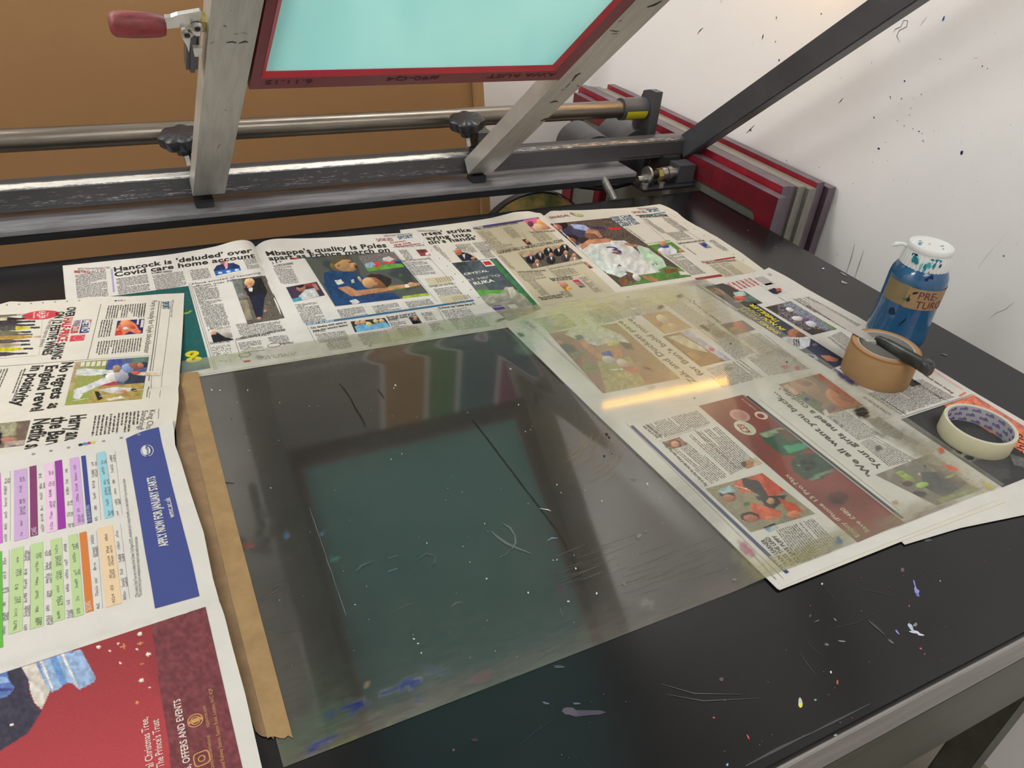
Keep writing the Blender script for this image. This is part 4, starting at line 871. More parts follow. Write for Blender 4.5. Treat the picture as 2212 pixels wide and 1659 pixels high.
P.pic((455, 567), (524, 592), (210, 205, 194), [('p', [(457, 590), (468, 574), (482, 570), (504, 568), (520, 575), (524, 582), (460, 592)], (44, 54, 96)), ('p', [(460, 586), (524, 578), (526, 583), (462, 597)], (46, 98, 172)), ('e', 476, 590, 5, 2.6, 0, (190, 205, 225)), ('e', 494, 587, 5, 2.6, 0, (190, 205, 225)), ('e', 512, 584, 5, 2.6, 0, (190, 205, 225)),
      ('p', [(483, 568), (492, 567), (492, 579), (488, 582)], (218, 150, 160)), ('e', 480, 563, 8, 8, .2, (190, 132, 108)), ('e', 478, 557, 9, 4, 0, (54, 42, 36))], noise=.05)
P.text('Mone accused of hectoring', (416, 616), (563, 587), S(66, 62, 60), -.004); P.text('officials over PPE contracts', (417, 622), (567, 594), S(66, 62, 60), -.004)
P.body((419, 622), (500, 709), col=(66, 62, 58)); 
P.pic([(500, 604), (573, 596), (615, 687), (535, 701)], None, (92, 86, 76), [('s', [(495, 590), (620, 705)], [(70, 66, 60), (104, 98, 88), (128, 120, 104)], .5), ('p', [(500, 604), (522, 601), (530, 690), (512, 660)], (112, 116, 112)), ('p', [(514, 650), (535, 648), (545, 690), (530, 694)], (134, 126, 106)),
      ('p', [(528, 624), (545, 602), (565, 600), (578, 630), (572, 644), (540, 646)], (34, 34, 38)), ('p', [(538, 640), (572, 636), (570, 664), (566, 690), (555, 690), (548, 670)], (36, 40, 56)), ('e', 539, 610, 11, 9, .1, (206, 176, 120)), ('e', 539, 611, 6, 6, 0, (200, 146, 116)), ('e', 539, 620, 5, 4, 0, (206, 130, 110)), ('p', [(537, 623), (546, 622), (545, 630), (538, 630)], (214, 212, 206)),
      ('e', 560, 688, 5, 3, 0, SK), ('e', 573, 672, 4, 2.5, 0, SK), ('e', 524, 640, 10, 6, .2, (126, 122, 114))])
P.pic((452, 713), (505, 735), (196, 192, 184), [('p', [(450, 735), (458, 722), (470, 718), (486, 728), (506, 733), (490, 740), (452, 742)], (34, 36, 44)), ('e', 460, 716, 9, 7, .1, (214, 206, 190)), ('e', 462, 719, 6, 5, 0, (200, 150, 126)), ('e', 492, 724, 12, 6, .2, (160, 150, 140))])
P.body((509, 700), (618, 722)); P.text('CORRECTIONS & CLARIFICATIONS', (510, 736), (617, 710), S(70, 66, 64), .02); P.text('CONTACT US', (454, 744), (496, 735), S(70, 66, 64), .02)
P.body((455, 748), (505, 768), dens=.6); P.body((514, 740), (572, 757)); P.body((578, 728), (630, 742)); P.text('Regulated', (605, 745), (634, 738), GR, .01); P.ellipse((592, 746), .009, .005, GR, 1); P.ellipse((592, 746), .008, .004, S(208, 203, 192), 2)
P.line((508, 736), (522, 778), .0005, GR); P.line((408, 612), (464, 800), .0005, GR); P.line((412, 612), (468, 798), .0004, GR)
a0_ = P.uv((165, 648)); a1_ = P.uv((407, 618)); a2_ = P.uv((454, 796))
P.pic([(165, 650), (407, 618), (455, 795), (205, 842)], None, (40, 96, 92), [('g', (300, 620), (420, 800), (40, 88, 84), (34, 92, 92)), ('p', [(355, 700), (385, 690), (400, 720), (398, 725), (375, 722)], (50, 72, 70)), ('e', 404, 676, 11, 1.2, -.3, (170, 190, 70))], noise=.06, cell=.003)
P.ellipse((415, 765), .0085, .0075, S(214, 200, 44), 2); P.ellipse((419, 777), .0095, .0065, S(214, 200, 44), 2); P.text('E', (412, 769), (419, 761), S(80, 76, 20), .02, lay=4); P.text('E', (416, 780), (423, 772), S(80, 76, 20), .02, lay=4)
P.ellipse((529, 767), .008, .006, S(120, 130, 126), 1); P.ellipse((529, 767), .006, .0045, S(208, 203, 190), 2); P.rect((527, 783), (540, 778), S(190, 60, 56), 2); P.body((475, 786), (500, 776), col=(60, 130, 130), dens=.7); P.body((560, 778), (640, 760), dens=.5)
# right page
P.text("Mbappe's quality is Poles", (577, 553), (836, 525), K_, .035); P.text('apart as France march on', (582, 563), (843, 535), K_, .035)
P.text('QATAR 2022', (815, 521.5), (850, 514), S(170, 66, 60), .03); P.text('SPORT', (862, 517), (894, 508), BLU, .04); P.text('LONDON MONDAY DECEMBER 2022 METRO', (830, 512), (892, 504), GR, 0); P.text('Down', (845, 526.5), (877, 518), S(180, 60, 56), 0); P.text('the line', (852, 532), (888, 522), S(180, 60, 56), .015); P.line((850, 534), (908, 526), .0022, S(180, 56, 52))
P.text('3 6 9', (588, 571), (609, 563), S(80, 90, 110), .0); P.rect((627, 561), (641, 557), S(190, 56, 56), 2); P.text('by CHRIS SAUNDERS', (592, 577), (634, 567), K_, .01)
MB1 = [('m', 22, (58, 66, 66), .9), ('p', [(870, 640), (926, 633), (930, 638), (868, 650)], (160, 176, 60)), ('p', [(840, 617), (900, 612), (908, 616), (850, 628)], (96, 130, 50)), ('e', 866, 596, 5, 4, .3, (66, 92, 60)),
       ('p', [(700, 590), (720, 584), (755, 588), (772, 592), (790, 602), (795, 625), (780, 640), (758, 664), (724, 660), (700, 615)], (36, 68, 106)), ('p', [(760, 648), (800, 636), (850, 632), (866, 645), (860, 656), (760, 664)], (40, 66, 108)),
       ('p', [(729, 622), (752, 618), (770, 628), (850, 619), (852, 626), (772, 640), (758, 640)], (184, 132, 96)), ('p', [(845, 618), (880, 614), (905, 610), (908, 616), (880, 622), (850, 624)], (186, 136, 100)), ('p', [(874, 615), (884, 614), (884, 621), (875, 621)], (220, 220, 216)),
       ('e', 730, 576, 18, 11, .3, (104, 92, 62)), ('e', 744, 573, 21, 14, .15, (172, 134, 92)), ('e', 764, 576, 8, 8, .1, (178, 136, 94)), ('e', 769, 576, 5, 3, 1.3, (70, 40, 36)), ('e', 758, 583, 10, 4, 0, (160, 120, 82)), ('p', [(712, 566), (724, 556), (748, 553), (764, 562), (740, 561), (722, 572)], (92, 80, 58)), ('p', [(752, 566), (762, 565), (762, 567), (753, 568)], (60, 44, 34)), ('p', [(764, 569), (771, 571), (770, 574), (764, 573)], (140, 98, 66)), ('e', 731, 573, 3.4, 4, 0, (156, 112, 76)),
       ('e', 818, 607, 22, 14, .45, (140, 96, 66)), ('p', [(792, 598), (800, 592), (820, 592), (845, 602), (846, 612), (836, 622), (826, 610), (812, 600)], (50, 44, 40)), ('e', 796, 611, 14, 11, .2, (198, 152, 110)), ('e', 812, 614, 5, 4, 0, (176, 122, 84)), ('e', 778, 604, 8, 3, .9, (176, 160, 110)),
       ('p', [(722, 606), (736, 604), (744, 612), (730, 616)], (206, 208, 204)), ('p', [(755, 650), (768, 646), (778, 653), (764, 660)], (206, 208, 206)), ('p', [(758, 605), (764, 603), (766, 611), (760, 612)], (200, 200, 190)), ('e', 888, 614, 8, 4, -.1, (196, 150, 110))]
P.pic([(657, 556), (850, 544), (929, 638), (724, 662)], None, (86, 90, 84), MB1, cell=.0011, noise=.07)
P.pic([(772, 554), (850, 544), (873, 577), (795, 587)], None, (104, 108, 102), [('s', [(770, 540), (875, 566)], [(130, 90, 86), (70, 66, 70), (170, 150, 140), (90, 110, 120)], .6), ('p', [(786, 578), (876, 567), (880, 582), (792, 592)], (98, 150, 62)), ('p', [(808, 566), (820, 566), (822, 574), (814, 580), (808, 574)], (196, 62, 62)), ('p', [(826, 564), (850, 562), (852, 568), (832, 571)], (192, 70, 66)), ('p', [(788, 570), (804, 566), (812, 572), (800, 580), (790, 578)], (140, 166, 184)), ('p', [(826, 558), (840, 554), (852, 560), (842, 566), (828, 564)], (206, 204, 200)), ('p', [(852, 564), (866, 564), (868, 570), (854, 570)], (50, 60, 130))], lay=2, cell=.001)
P.pic([(618, 621), (684, 609), (702, 638), (634, 653)], None, (66, 54, 76), [('e', 668, 614, 12, 6, .2, (150, 60, 60)), ('p', [(645, 640), (660, 626), (680, 622), (690, 640), (680, 648), (650, 650)], (196, 196, 196)), ('e', 650, 622, 10, 8, .2, (170, 120, 98)), ('e', 646, 617, 10, 5, .1, (48, 38, 36)), ('p', [(630, 646), (650, 642), (655, 650), (634, 654)], (70, 150, 170)), ('p', [(672, 614), (682, 612), (690, 626), (684, 628)], (164, 112, 92))])
P.body((589, 577), (648, 612)); P.body((636, 658), (706, 692)); P.body((727, 669), (796, 681)); P.body((802, 661), (870, 672)); P.body((874, 652), (942, 662))
P.pic((898, 540), (931, 552), (150, 60, 62), [('e', 909, 541, 9, 5, .2, (90, 64, 60)), ('e', 924, 549, 5, 4, 0, (220, 200, 200))]); P.body((860, 540), (897, 561)); P.body((872, 567), (945, 592)); P.text('Fine stuff from clean Turkish lay', (858, 536), (918, 527), GR, 0); P.text('England and Kane missed Sterling', (868, 566), (930, 556), GR, .005)
P.rect((917, 602), (978, 612), S(196, 188, 160), 1); P.rect((946, 641), (1008, 651), S(196, 188, 160), 1); P.text('Senegal can win Plan 1', (928, 621), (985, 610), GR, .004); P.body((935, 624), (1000, 636))
for i in range(7): P.line((941 + i * 5.4, 602 - i * .9), (948 + i * 5.4, 611 - i * .9), .0014, S(150, 142, 116), 3); P.line((977 + i * 5.4, 642 - i * .9), (984 + i * 5.4, 650 - i * .9), .0014, S(150, 142, 116), 3)
P.line((908, 536), (958, 590), .0005, GR); P.line((958, 590), (1010, 648), .0005, GR); P.line((850, 541), (945, 652), .0005, GR)
P.line((661, 701), (1023, 649), .0052, S(64, 108, 142), 1); P.text('SPORT IN BRIEF', (664, 704), (723, 690), S(200, 214, 222), .02, lay=3)
P.text('City develop sixth sense to', (672, 711), (749, 694), K_, .02); P.text('keep that winning feeling', (677, 717), (752, 700), K_, .02); P.text('FOOTBALL', (678, 720), (704, 712), GR, 0); P.body((680, 722), (756, 733))
P.pic([(757, 695), (831, 687), (844, 706), (767, 718)], None, (60, 60, 50), [('p', [(766, 706), (780, 700), (800, 702), (830, 694), (846, 706), (845, 716), (772, 720)], (110, 170, 206)), ('e', 772, 698, 6, 5, 0, (200, 150, 120)), ('e', 784, 696, 6, 5, 0, (206, 160, 120)), ('e', 797, 700, 7, 4, .4, (220, 200, 120)), ('e', 812, 694, 6, 4, .2, (214, 190, 140)), ('e', 824, 693, 6, 4, .2, (214, 184, 130))])
P.text('Forest get in lead to land', (837, 688), (898, 674), K_, .015); P.text('Brazilian champ Scarpa', (840, 692), (901, 678), K_, .015); P.text('FOOTBALL', (841, 695), (862, 688), GR, 0); P.body((842, 697), (884, 705))
P.pic((882, 686), (912, 698), (66, 62, 66), portrait(897, 688, 6, (20, 22, 26), (50, 40, 36))); P.body((908, 676), (945, 690)); P.text('Ex-Ferrari man Tambay dies at 73', (950, 668), (1027, 654), K_, .02); P.body((953, 671), (1030, 686), dens=.8)
P.line((664, 706), (682, 740), .0004, GR); P.line((835, 681), (850, 712), .0004, GR); P.line((945, 665), (962, 695), .0004, GR); P.body((700, 735), (762, 750)); P.body((772, 722), (850, 738)); P.body((856, 709), (915, 724)); P.body((925, 700), (962, 712)); P.body((970, 690), (1060, 705))
for i in range(8): P.ellipse((915 + i * 17, 524 + i * 17), .0012, .0012, GR, 1, 8)
N1.finish()

def TC(P, st, pa, pb, h, col=K_, bold=.03, shear=0, lay=2):
    """text whose centre line runs from pixel pa to pixel pb, capitals h metres tall"""
    bold = min(bold, .026); a = P.uv(pa); b = P.uv(pb); V, F, wd = glyphs(st, bold, shear); d = b - a; L = np.linalg.norm(d); d /= L; n = np.array([-d[1], d[0]])
    P.put(P.xy(a + np.outer(V[:, 0] / wd * L, d) + np.outer((V[:, 1] / CAP - .5) * h, n)), F, col, lay)

# ---- newspaper D (right, partly under the plastic): football page and dark advert
ND = Paper('newspaper', 'right hand newspaper under the tape rolls, dark advert with orange corner', z_d, (2212, 909), (1661, 578))
ND.sheet('open_spread', [[(2385, 1030), (2280, 955), (2212, 909), (2110, 850), (2021, 796), (1960, 755), (1900, 712), (1850, 682), (1800, 655), (1740, 622), (1700, 598), (1661, 578)], [(1661, 578), (1625, 590), (1580, 599), (1518, 612), (1300, 655)],
                         [(1955, 1176), (1600, 880), (1300, 655)], [(2385, 1030), (2300, 1080), (2212, 1112), (2075, 1140), (1955, 1176)]], M['paper2'])
P = ND
RD = S(196, 70, 66)
for i in range(6):
    pa = (1640 - i * 10.4 + 1, 620 + i * -.0); 
    TC(P, ['THE FAMOUS FACES', 'WHO LOVE TO PLAY', 'A FESTIVE GAME AT', 'HOME AND ABROAD', 'EVERY DECEMBER', 'SEE THE LISTINGS'][i], (1640 - i * 9.2, 616 + i * 2.2), (1617 - i * 9.2, 601 + i * 2.2), .0052, RD, .035)
P.rect((1655, 617), (1648, 597), S(176, 172, 166), 1)
TC(P, 'R', (1665, 595), (1660, 591), .003, K_, 0); P.ellipse((1662.5, 593), .0035, .0035, S(120, 118, 114), 1); P.ellipse((1662.5, 593), .0029, .0029, WHT, 1.5)
P.pic((1648, 655), (1522, 620), (78, 76, 72), [('p', [(1560, 612), (1620, 602), (1700, 610), (1700, 632), (1650, 640), (1600, 630), (1574, 616)], (208, 204, 198)), ('p', [(1583, 632), (1600, 628), (1650, 634), (1648, 650), (1612, 652), (1586, 640)], (96, 116, 110)),
      ('p', [(1583, 632), (1606, 629), (1612, 638), (1590, 642)], (176, 196, 186)), ('e', 1550, 630, 17, 6, .35, (206, 150, 138)), ('e', 1540, 626, 7, 3, .4, (140, 50, 46)), ('e', 1590, 647, 15, 6, .1, (222, 206, 198)), ('e', 1598, 645, 14, 5, 0, (204, 100, 84)), ('e', 1645, 636, 17, 9, .35, (206, 146, 132)), ('e', 1634, 640, 8, 3, .3, (90, 40, 40)), ('e', 1655, 634, 9, 6, .2, (214, 130, 116)), ('p', [(1650, 642), (1662, 648), (1658, 650), (1644, 646)], (220, 190, 180)), ('p', [(1556, 640), (1580, 636), (1590, 650), (1570, 656)], (52, 52, 50))], noise=.06)
P.pic((1700, 632), (1640, 616), (206, 202, 196), [('e', 1648, 634, 12, 8, .3, (206, 146, 132)), ('p', [(1659, 627), (1672, 622), (1690, 630), (1678, 636), (1662, 634)], (52, 50, 54)), ('p', [(1676, 624), (1690, 620), (1694, 616), (1697, 618), (1688, 628), (1678, 630)], (176, 90, 86)), ('e', 1655, 634, 8, 5, .2, (214, 140, 126))], noise=.05)
P.body((1760, 676), (1692, 630)); P.body((1708, 655), (1680, 642)); P.body((1800, 690), (1740, 660)); 
# yellow headline on dark
P.pic([(1795, 798), (1592, 671), (1630, 655), (1832, 782)], None, (60, 66, 84), [('m', 30, (84, 84, 92), .5), ('p', [(1701, 716), (1716, 708), (1736, 716), (1746, 722), (1740, 730), (1702, 730)], (172, 116, 92)), ('e', 1729, 724, 10, 8, 0, (120, 84, 66)), ('p', [(1688, 729), (1700, 727), (1716, 730), (1752, 727), (1748, 748), (1732, 755), (1716, 752), (1700, 744)], (206, 208, 214)),
      ('p', [(1713, 732), (1716, 732), (1718, 748), (1714, 746)], (40, 40, 46)), ('p', [(1718, 733), (1721, 733), (1723, 749), (1720, 749)], (40, 40, 46)), ('p', [(1723, 733), (1726, 733), (1728, 748), (1725, 749)], (40, 40, 46)),
      ('p', [(1726, 760), (1745, 764), (1762, 768), (1768, 778), (1740, 772)], (196, 204, 220)), ('p', [(1740, 764), (1760, 770), (1758, 774), (1736, 768)], (46, 62, 130)), ('p', [(1772, 768), (1790, 768), (1812, 776), (1806, 782), (1786, 780)], (184, 120, 92)), ('e', 1760, 745, 6, 3, 0, (120, 110, 120))], noise=.06, cell=.0012)
YE = S(236, 218, 40)
TC(P, 'SHINES AGAIN', (1683, 722), (1597, 666), .0085, YE, .05, .25); TC(P, 'IN NOU CAMP', (1694, 714), (1607, 662), .0085, YE, .05, .25); TC(P, 'THRILLER', (1681, 696), (1622, 658), .0085, YE, .05, .25)
P.pic([(1754, 724), (1653, 664), (1708, 651), (1808, 711)], None, (64, 62, 64), [('s', [(1640, 650), (1820, 730)], [(96, 80, 74), (50, 50, 56), (130, 106, 90), (70, 60, 60)], .5), ('p', [(1706, 650), (1730, 652), (1812, 708), (1800, 712), (1745, 678)], (112, 150, 56)), ('p', [(1690, 656), (1712, 651), (1770, 690), (1800, 714), (1785, 716), (1730, 686)], (120, 130, 140)),
      ('s', [(1680, 655), (1800, 712)], [(206, 206, 210), (190, 190, 196), (110, 80, 120), (40, 90, 120), (150, 110, 90)], .33), ('e', 1706, 669, 9, 4, .3, (214, 212, 210)), ('e', 1722, 688, 12, 5, .1, (214, 210, 208)), ('e', 1752, 700, 12, 6, .3, (206, 206, 214)), ('e', 1740, 691, 8, 4, 0, (120, 84, 130)), ('p', [(1712, 651), (1724, 652), (1812, 706), (1810, 711)], (112, 150, 56))], cell=.001)
P.line((1830, 790), (1766, 742), .0006, GR)
P.pic((1890, 830), (1812, 796), (150, 156, 150), [('m', 8, (214, 190, 80), .9), ('m', 5, (70, 110, 150), .8), ('e', 1845, 815, 14, 6, .5, (216, 180, 70)), ('e', 1870, 826, 12, 5, .4, (90, 140, 170)), ('m', 6, (190, 110, 60), .5)], cell=.001)
P.pic((1990, 830), (1930, 812), (92, 86, 88), [('s', [(1920, 800), (2000, 850)], [(60, 60, 64), (130, 126, 126)], .5), ('p', [(1925, 842), (1945, 836), (1958, 846), (1942, 850)], (170, 90, 70))], cell=.001); TC(P, 'ROYAL', (1972, 840), (1955, 828), .006, WHT, .04)
P.body([(1943, 896), (1872, 850), (1990, 818), (2062, 858)], None, cols=1); P.body([(1825, 712), (1712, 646), (1748, 640), (1862, 702)], None); P.body([(1876, 800), (1786, 728), (1816, 716), (1862, 748)], None); P.body((2030, 862), (1975, 820), cols=1); P.body((1960, 895), (1900, 860)); P.body((1920, 898), (1868, 856))
P.rect((2078, 842), (2012, 796), S(226, 186, 170), 0); P.body((2072, 838), (2016, 800), col=(190, 90, 76)); TC(P, 'Energy crisis threat', (2058, 850), (1996, 810), .0045, S(120, 40, 36), .02)
P.line((2072, 856), (2086, 848), .003, S(226, 130, 100)); P.line((1946, 902), (2100, 852), .0008, GR); P.line((1950, 906), (2104, 856), .0004, GR); P.line((2050, 868), (1830, 740), .0005, GR)
# dark advert with orange corner
NB = [('m', 45, (96, 96, 96), .55), ('p', [(2040, 876), (2103, 852), (2390, 1032), (2330, 1060), (2180, 958)], (226, 132, 106)), ('p', [(2100, 852), (2116, 858), (2390, 1030), (2380, 1040), (2120, 872)], (200, 124, 114)), ('e', 2092, 872, 13, 7, .2, (190, 96, 78)), ('e', 2092, 872, 11, 5.5, .2, (224, 130, 104)),
      ('p', [(2050, 972), (2092, 992), (2122, 990), (2100, 998), (2076, 986)], (110, 110, 104)), ('p', [(2060, 972), (2118, 992), (2096, 998), (2050, 976)], (120, 120, 112)), ('e', 2071, 977, 8, 4, .2, (60, 60, 58)), ('e', 2093, 989, 11, 5, .15, (62, 62, 60)), ('p', [(2180, 980), (2212, 990), (2212, 1010), (2190, 1004)], (110, 112, 112))]
P.pic([(1946, 906), (2103, 853), (2323, 990), (2165, 1053)], None, (72, 72, 72), NB, noise=.05, cell=.0016)
TC(P, 'chris', (2212, 985), (2196, 935), .012, S(90, 40, 34), .0, .2, lay=3)
ND.finish()

# ---- newspaper C (under the plastic sheet): cricket page and phone advert page
NC = Paper('newspaper', 'open newspaper lying under the stained plastic sheet, red phone advert and cricket page', z_c, (1680, 1272), (1087, 697))
NC.sheet('open_spread', [[(1680, 1272), (1500, 1095), (1300, 905), (1087, 697)], [(1087, 697), (1260, 668), (1400, 640), (1500, 624)], [(2160, 1078), (2060, 1003), (1880, 870), (1790, 803), (1600, 680), (1500, 624)], [(1680, 1272), (1780, 1228), (1960, 1156), (2160, 1078)]], M['paper2'])
NC.sheet('under_pages', [[(1680, 1272), (1500, 1095), (1300, 905), (1087, 697)], [(1087, 697), (1260, 668), (1400, 640), (1500, 624)], [(2172, 1084), (2060, 1003), (1880, 870), (1790, 803), (1600, 680), (1500, 624)], [(1684, 1274), (1790, 1232), (1970, 1160), (2172, 1084)]], M['paper'], dz=-.0004, th=.0003)
P = NC
# upper page
TC(P, 'SPORT', (1156, 709), (1130, 692), .007, BLU, .04); P.line((1172, 723), (1128, 688), .0005, GR); P.line((1300, 846), (1150, 708), .0005, GR); P.line((1306, 849), (1142, 696), .0005, GR); TC(P, 'METRO Monday, December 5, 2022', (1148, 715), (1122, 697), .0018, GR, 0)
P.pic([(1186, 719), (1153, 690), (1215, 677), (1248, 704)], None, (128, 136, 84), [('m', 14, (150, 160, 100), .6), ('e', 1190, 692, 12, 7, .3, (150, 156, 166)), ('e', 1205, 698, 10, 6, 0, (176, 160, 150)), ('e', 1178, 690, 6, 4, 0, (60, 76, 90))])
CK = [('g', (1240, 730), (1360, 830), (150, 110, 84), (150, 118, 92)), ('m', 26, (176, 150, 110), .7), ('p', [(1185, 720), (1230, 712), (1255, 770), (1262, 806), (1235, 780)], (140, 84, 64)), ('p', [(1290, 780), (1360, 770), (1400, 840), (1310, 850)], (170, 158, 104)),
      ('e', 1275, 794, 16, 6, 0, (104, 134, 76)), ('e', 1245, 765, 14, 5, 0, (112, 122, 76)), ('p', [(1218, 722), (1240, 708), (1290, 702), (1340, 722), (1362, 742), (1330, 736), (1290, 748), (1250, 735)], (196, 196, 186)), ('e', 1210, 740, 8, 5, .2, (176, 112, 84)),
      ('p', [(1206, 748), (1216, 742), (1238, 746), (1246, 760), (1230, 764), (1212, 756)], (52, 66, 62)), ('p', [(1243, 726), (1256, 728), (1275, 745), (1304, 770), (1296, 778), (1262, 752)], (184, 134, 98)), ('p', [(1313, 756), (1340, 752), (1345, 770), (1330, 776)], (186, 130, 94)), ('p', [(1240, 725), (1256, 724), (1262, 730), (1248, 736)], (56, 60, 60)),
      ('p', [(1298, 762), (1318, 758), (1326, 770), (1312, 776)], (64, 90, 150)), ('e', 1316, 778, 16, 8, .3, (190, 180, 168)), ('e', 1345, 786, 14, 9, .5, (196, 178, 160)), ('p', [(1340, 794), (1372, 790), (1384, 806), (1366, 806)], (186, 110, 84)), ('p', [(1315, 798), (1345, 796), (1345, 799), (1316, 800)], (214, 206, 180)),
      ('p', [(1335, 738), (1362, 742), (1370, 756), (1352, 754)], (60, 54, 40)), ('e', 1325, 742, 14, 5, -.2, (204, 186, 96))]
P.pic([(1303, 850), (1185, 720), (1332, 698), (1470, 818)], None, (150, 116, 88), CK, cell=.0013)
TC(P, 'Zak and Duckett pave', (1500, 828), (1336, 694), .0095, S(66, 62, 56), .04); TC(P, "for Ben's bold move", (1516, 811), (1356, 689), .0095, S(66, 62, 56), .04)
TC(P, '365', (1264, 702), (1252, 683), .008, S(96, 104, 70), -.005); TC(P, '98', (1300, 690), (1290, 680), .006, S(96, 104, 70), -.005)
P.body((1330, 694), (1252, 672), cols=2, dens=.9); P.body((1296, 700), (1316, 662)); P.body((1395, 678), (1340, 655), cols=2); P.body((1380, 690), (1360, 684))
P.pic([(1436, 722), (1384, 680), (1442, 671), (1495, 708)], None, (176, 140, 96), [('m', 12, (196, 170, 120), .8), ('e', 1430, 690, 14, 8, .6, (206, 190, 160)), ('e', 1424, 700, 8, 6, 0, (170, 110, 80)), ('e', 1455, 705, 12, 5, .4, (196, 170, 130))])
P.pic([(1513, 793), (1430, 727), (1486, 713), (1579, 777)], None, (140, 110, 70), [('m', 14, (120, 96, 60), .9), ('p', [(1462, 714), (1486, 713), (1580, 776), (1566, 780)], (176, 176, 196)), ('p', [(1440, 728), (1470, 724), (1520, 752), (1530, 762), (1490, 752)], (206, 196, 176)), ('e', 1500, 770, 18, 6, .3, (170, 120, 70)), ('e', 1537, 755, 7, 4, .2, (190, 90, 100)), ('p', [(1440, 740), (1452, 738), (1500, 778), (1492, 782)], (96, 80, 50))])
TXQ = [[(1510, 712), (1420, 645), (1455, 640), (1545, 702)], [(1620, 692), (1500, 615), (1545, 612), (1660, 684)], [(1590, 778), (1500, 708), (1540, 700), (1632, 762)], [(1640, 762), (1600, 730), (1645, 716), (1722, 776)], [(1560, 838), (1515, 797), (1600, 776), (1652, 814)], [(1660, 812), (1612, 772), (1682, 752), (1748, 797)], [(1332, 690), (1265, 660), (1330, 650), (1388, 680)], [(1400, 680), (1345, 650), (1400, 642), (1442, 668)], [(1550, 730), (1512, 706), (1536, 700), (1580, 726)]]
for q_ in TXQ: P.body(q_, None, pitch=.0033, col=(112, 108, 94))
TC(P, 'Genius: No let-up in action', (1556, 698), (1466, 632), .0048, S(66, 62, 56), .03); TC(P, 'I Sodd ned need to cooler sod', (1698, 770), (1596, 706), .004, S(120, 114, 100), .0)
P.pic([(1587, 725), (1556, 701), (1604, 692), (1632, 712)], None, (104, 96, 88), [('e', 1598, 706, 16, 10, .5, (178, 84, 62)), ('e', 1584, 712, 8, 5, 0, (176, 140, 96)), ('e', 1606, 716, 10, 5, 0, (150, 80, 60))])
P.line((1306, 876), (1480, 835), .0005, GR)
# lower page
P.line((1364, 920), (1701, 1238), .0048, S(70, 78, 120), 1); TC(P, 'IN BRIEF', (1697, 1231), (1665, 1201), .0045, WHT, .02, lay=3); TC(P, 'METRO Monday December 5 2022', (1676, 1252), (1608, 1180), .0022, GR, 0); P.line((1352, 914), (1692, 1250), .0004, GR)
TC(P, 'End of the line', (1421, 946), (1389, 921), .004, K_, .02); TC(P, 'for bus routes', (1427, 943), (1396, 919), .004, K_, .02); P.body([(1428, 948), (1392, 917), (1506, 886), (1536, 914)], None, cols=1, col=(100, 98, 88))
P.line((1422, 954), (1530, 918), .0005, S(120, 160, 150))
TC(P, 'Pair to face trial for murder of trans teen from Brianna', (1526, 1050), (1430, 955), .0042, K_, .02)
P.pic((1450, 972), (1467, 944), (150, 120, 100), [('e', 1458, 959, 14, 10, .3, (110, 70, 56)), ('e', 1458, 960, 9, 7, .3, (206, 146, 120)), ('e', 1440, 962, 5, 4, 0, (110, 70, 56))])
P.body([(1536, 1046), (1450, 975), (1486, 950), (1574, 1028)], None, col=(98, 96, 86)); P.body([(1578, 1026), (1484, 940), (1548, 921), (1632, 998)], None, col=(98, 96, 86))
TC(P, 'over loan deal for slain man', (1592, 1012), (1500, 930), .0042, S(140, 96, 96), .0)
P.pic((1612, 1014), (1632, 988), (196, 180, 150), [('e', 1615, 1003, 13, 9, .1, (196, 140, 104)), ('e', 1606, 1002, 6, 8, 0, (110, 80, 60)), ('e', 1640, 1008, 4, 4, 0, (60, 60, 100))])
TR = [('m', 16, (130, 126, 110), .6), ('p', [(1590, 1040), (1646, 1022), (1700, 1060), (1660, 1078)], (190, 84, 62)), ('p', [(1584, 1044), (1600, 1036), (1644, 1058), (1642, 1066), (1600, 1064)], (206, 100, 70)), ('p', [(1584, 1049), (1600, 1052), (1640, 1062), (1640, 1066)], (226, 206, 180)),
      ('p', [(1600, 1030), (1640, 1040), (1660, 1072), (1700, 1070), (1690, 1084), (1660, 1110), (1640, 1070), (1606, 1052)], (60, 58, 58)), ('e', 1574, 1073, 16, 11, .2, (150, 100, 76)), ('e', 1570, 1068, 16, 7, 0, (52, 46, 40)), ('e', 1573, 1076, 12, 8, .2, (176, 116, 88)),
      ('p', [(1620, 1085), (1640, 1090), (1690, 1106), (1680, 1120), (1640, 1124), (1625, 1110)], (196, 92, 60)), ('p', [(1680, 1075), (1720, 1090), (1735, 1106), (1700, 1104)], (200, 88, 60)), ('e', 1620, 1117, 21, 11, .1, (52, 40, 36)), ('e', 1622, 1120, 16, 8, .1, (170, 104, 80)), ('e', 1665, 1083, 8, 7, 0, (190, 140, 100)), ('e', 1715, 1112, 14, 9, 0, (206, 130, 96)),
      ('e', 1662, 1120, 9, 5, 0, (196, 120, 70)), ('p', [(1606, 1086), (1618, 1084), (1620, 1092), (1608, 1095)], (70, 110, 60)), ('e', 1645, 1076, 12, 6, 0, (60, 66, 56)), ('p', [(1550, 1060), (1575, 1050), (1590, 1062), (1560, 1068)], (160, 190, 200))]
P.pic([(1622, 1150), (1524, 1056), (1646, 1022), (1761, 1110)], None, (150, 142, 116), TR, cell=.0013)
for i, (s_, w_) in enumerate([('TRAIN LEARNER', 0), ('TAKES THE LEAD', 3), ('TO SAVE PUPPY', 0)]): TC(P, s_, (1702 + i * 12.5, 1224 - i * 4), (1646 + i * 12.5 - w_, 1166 - i * 4.4), .0052, S(60, 56, 52), .03)
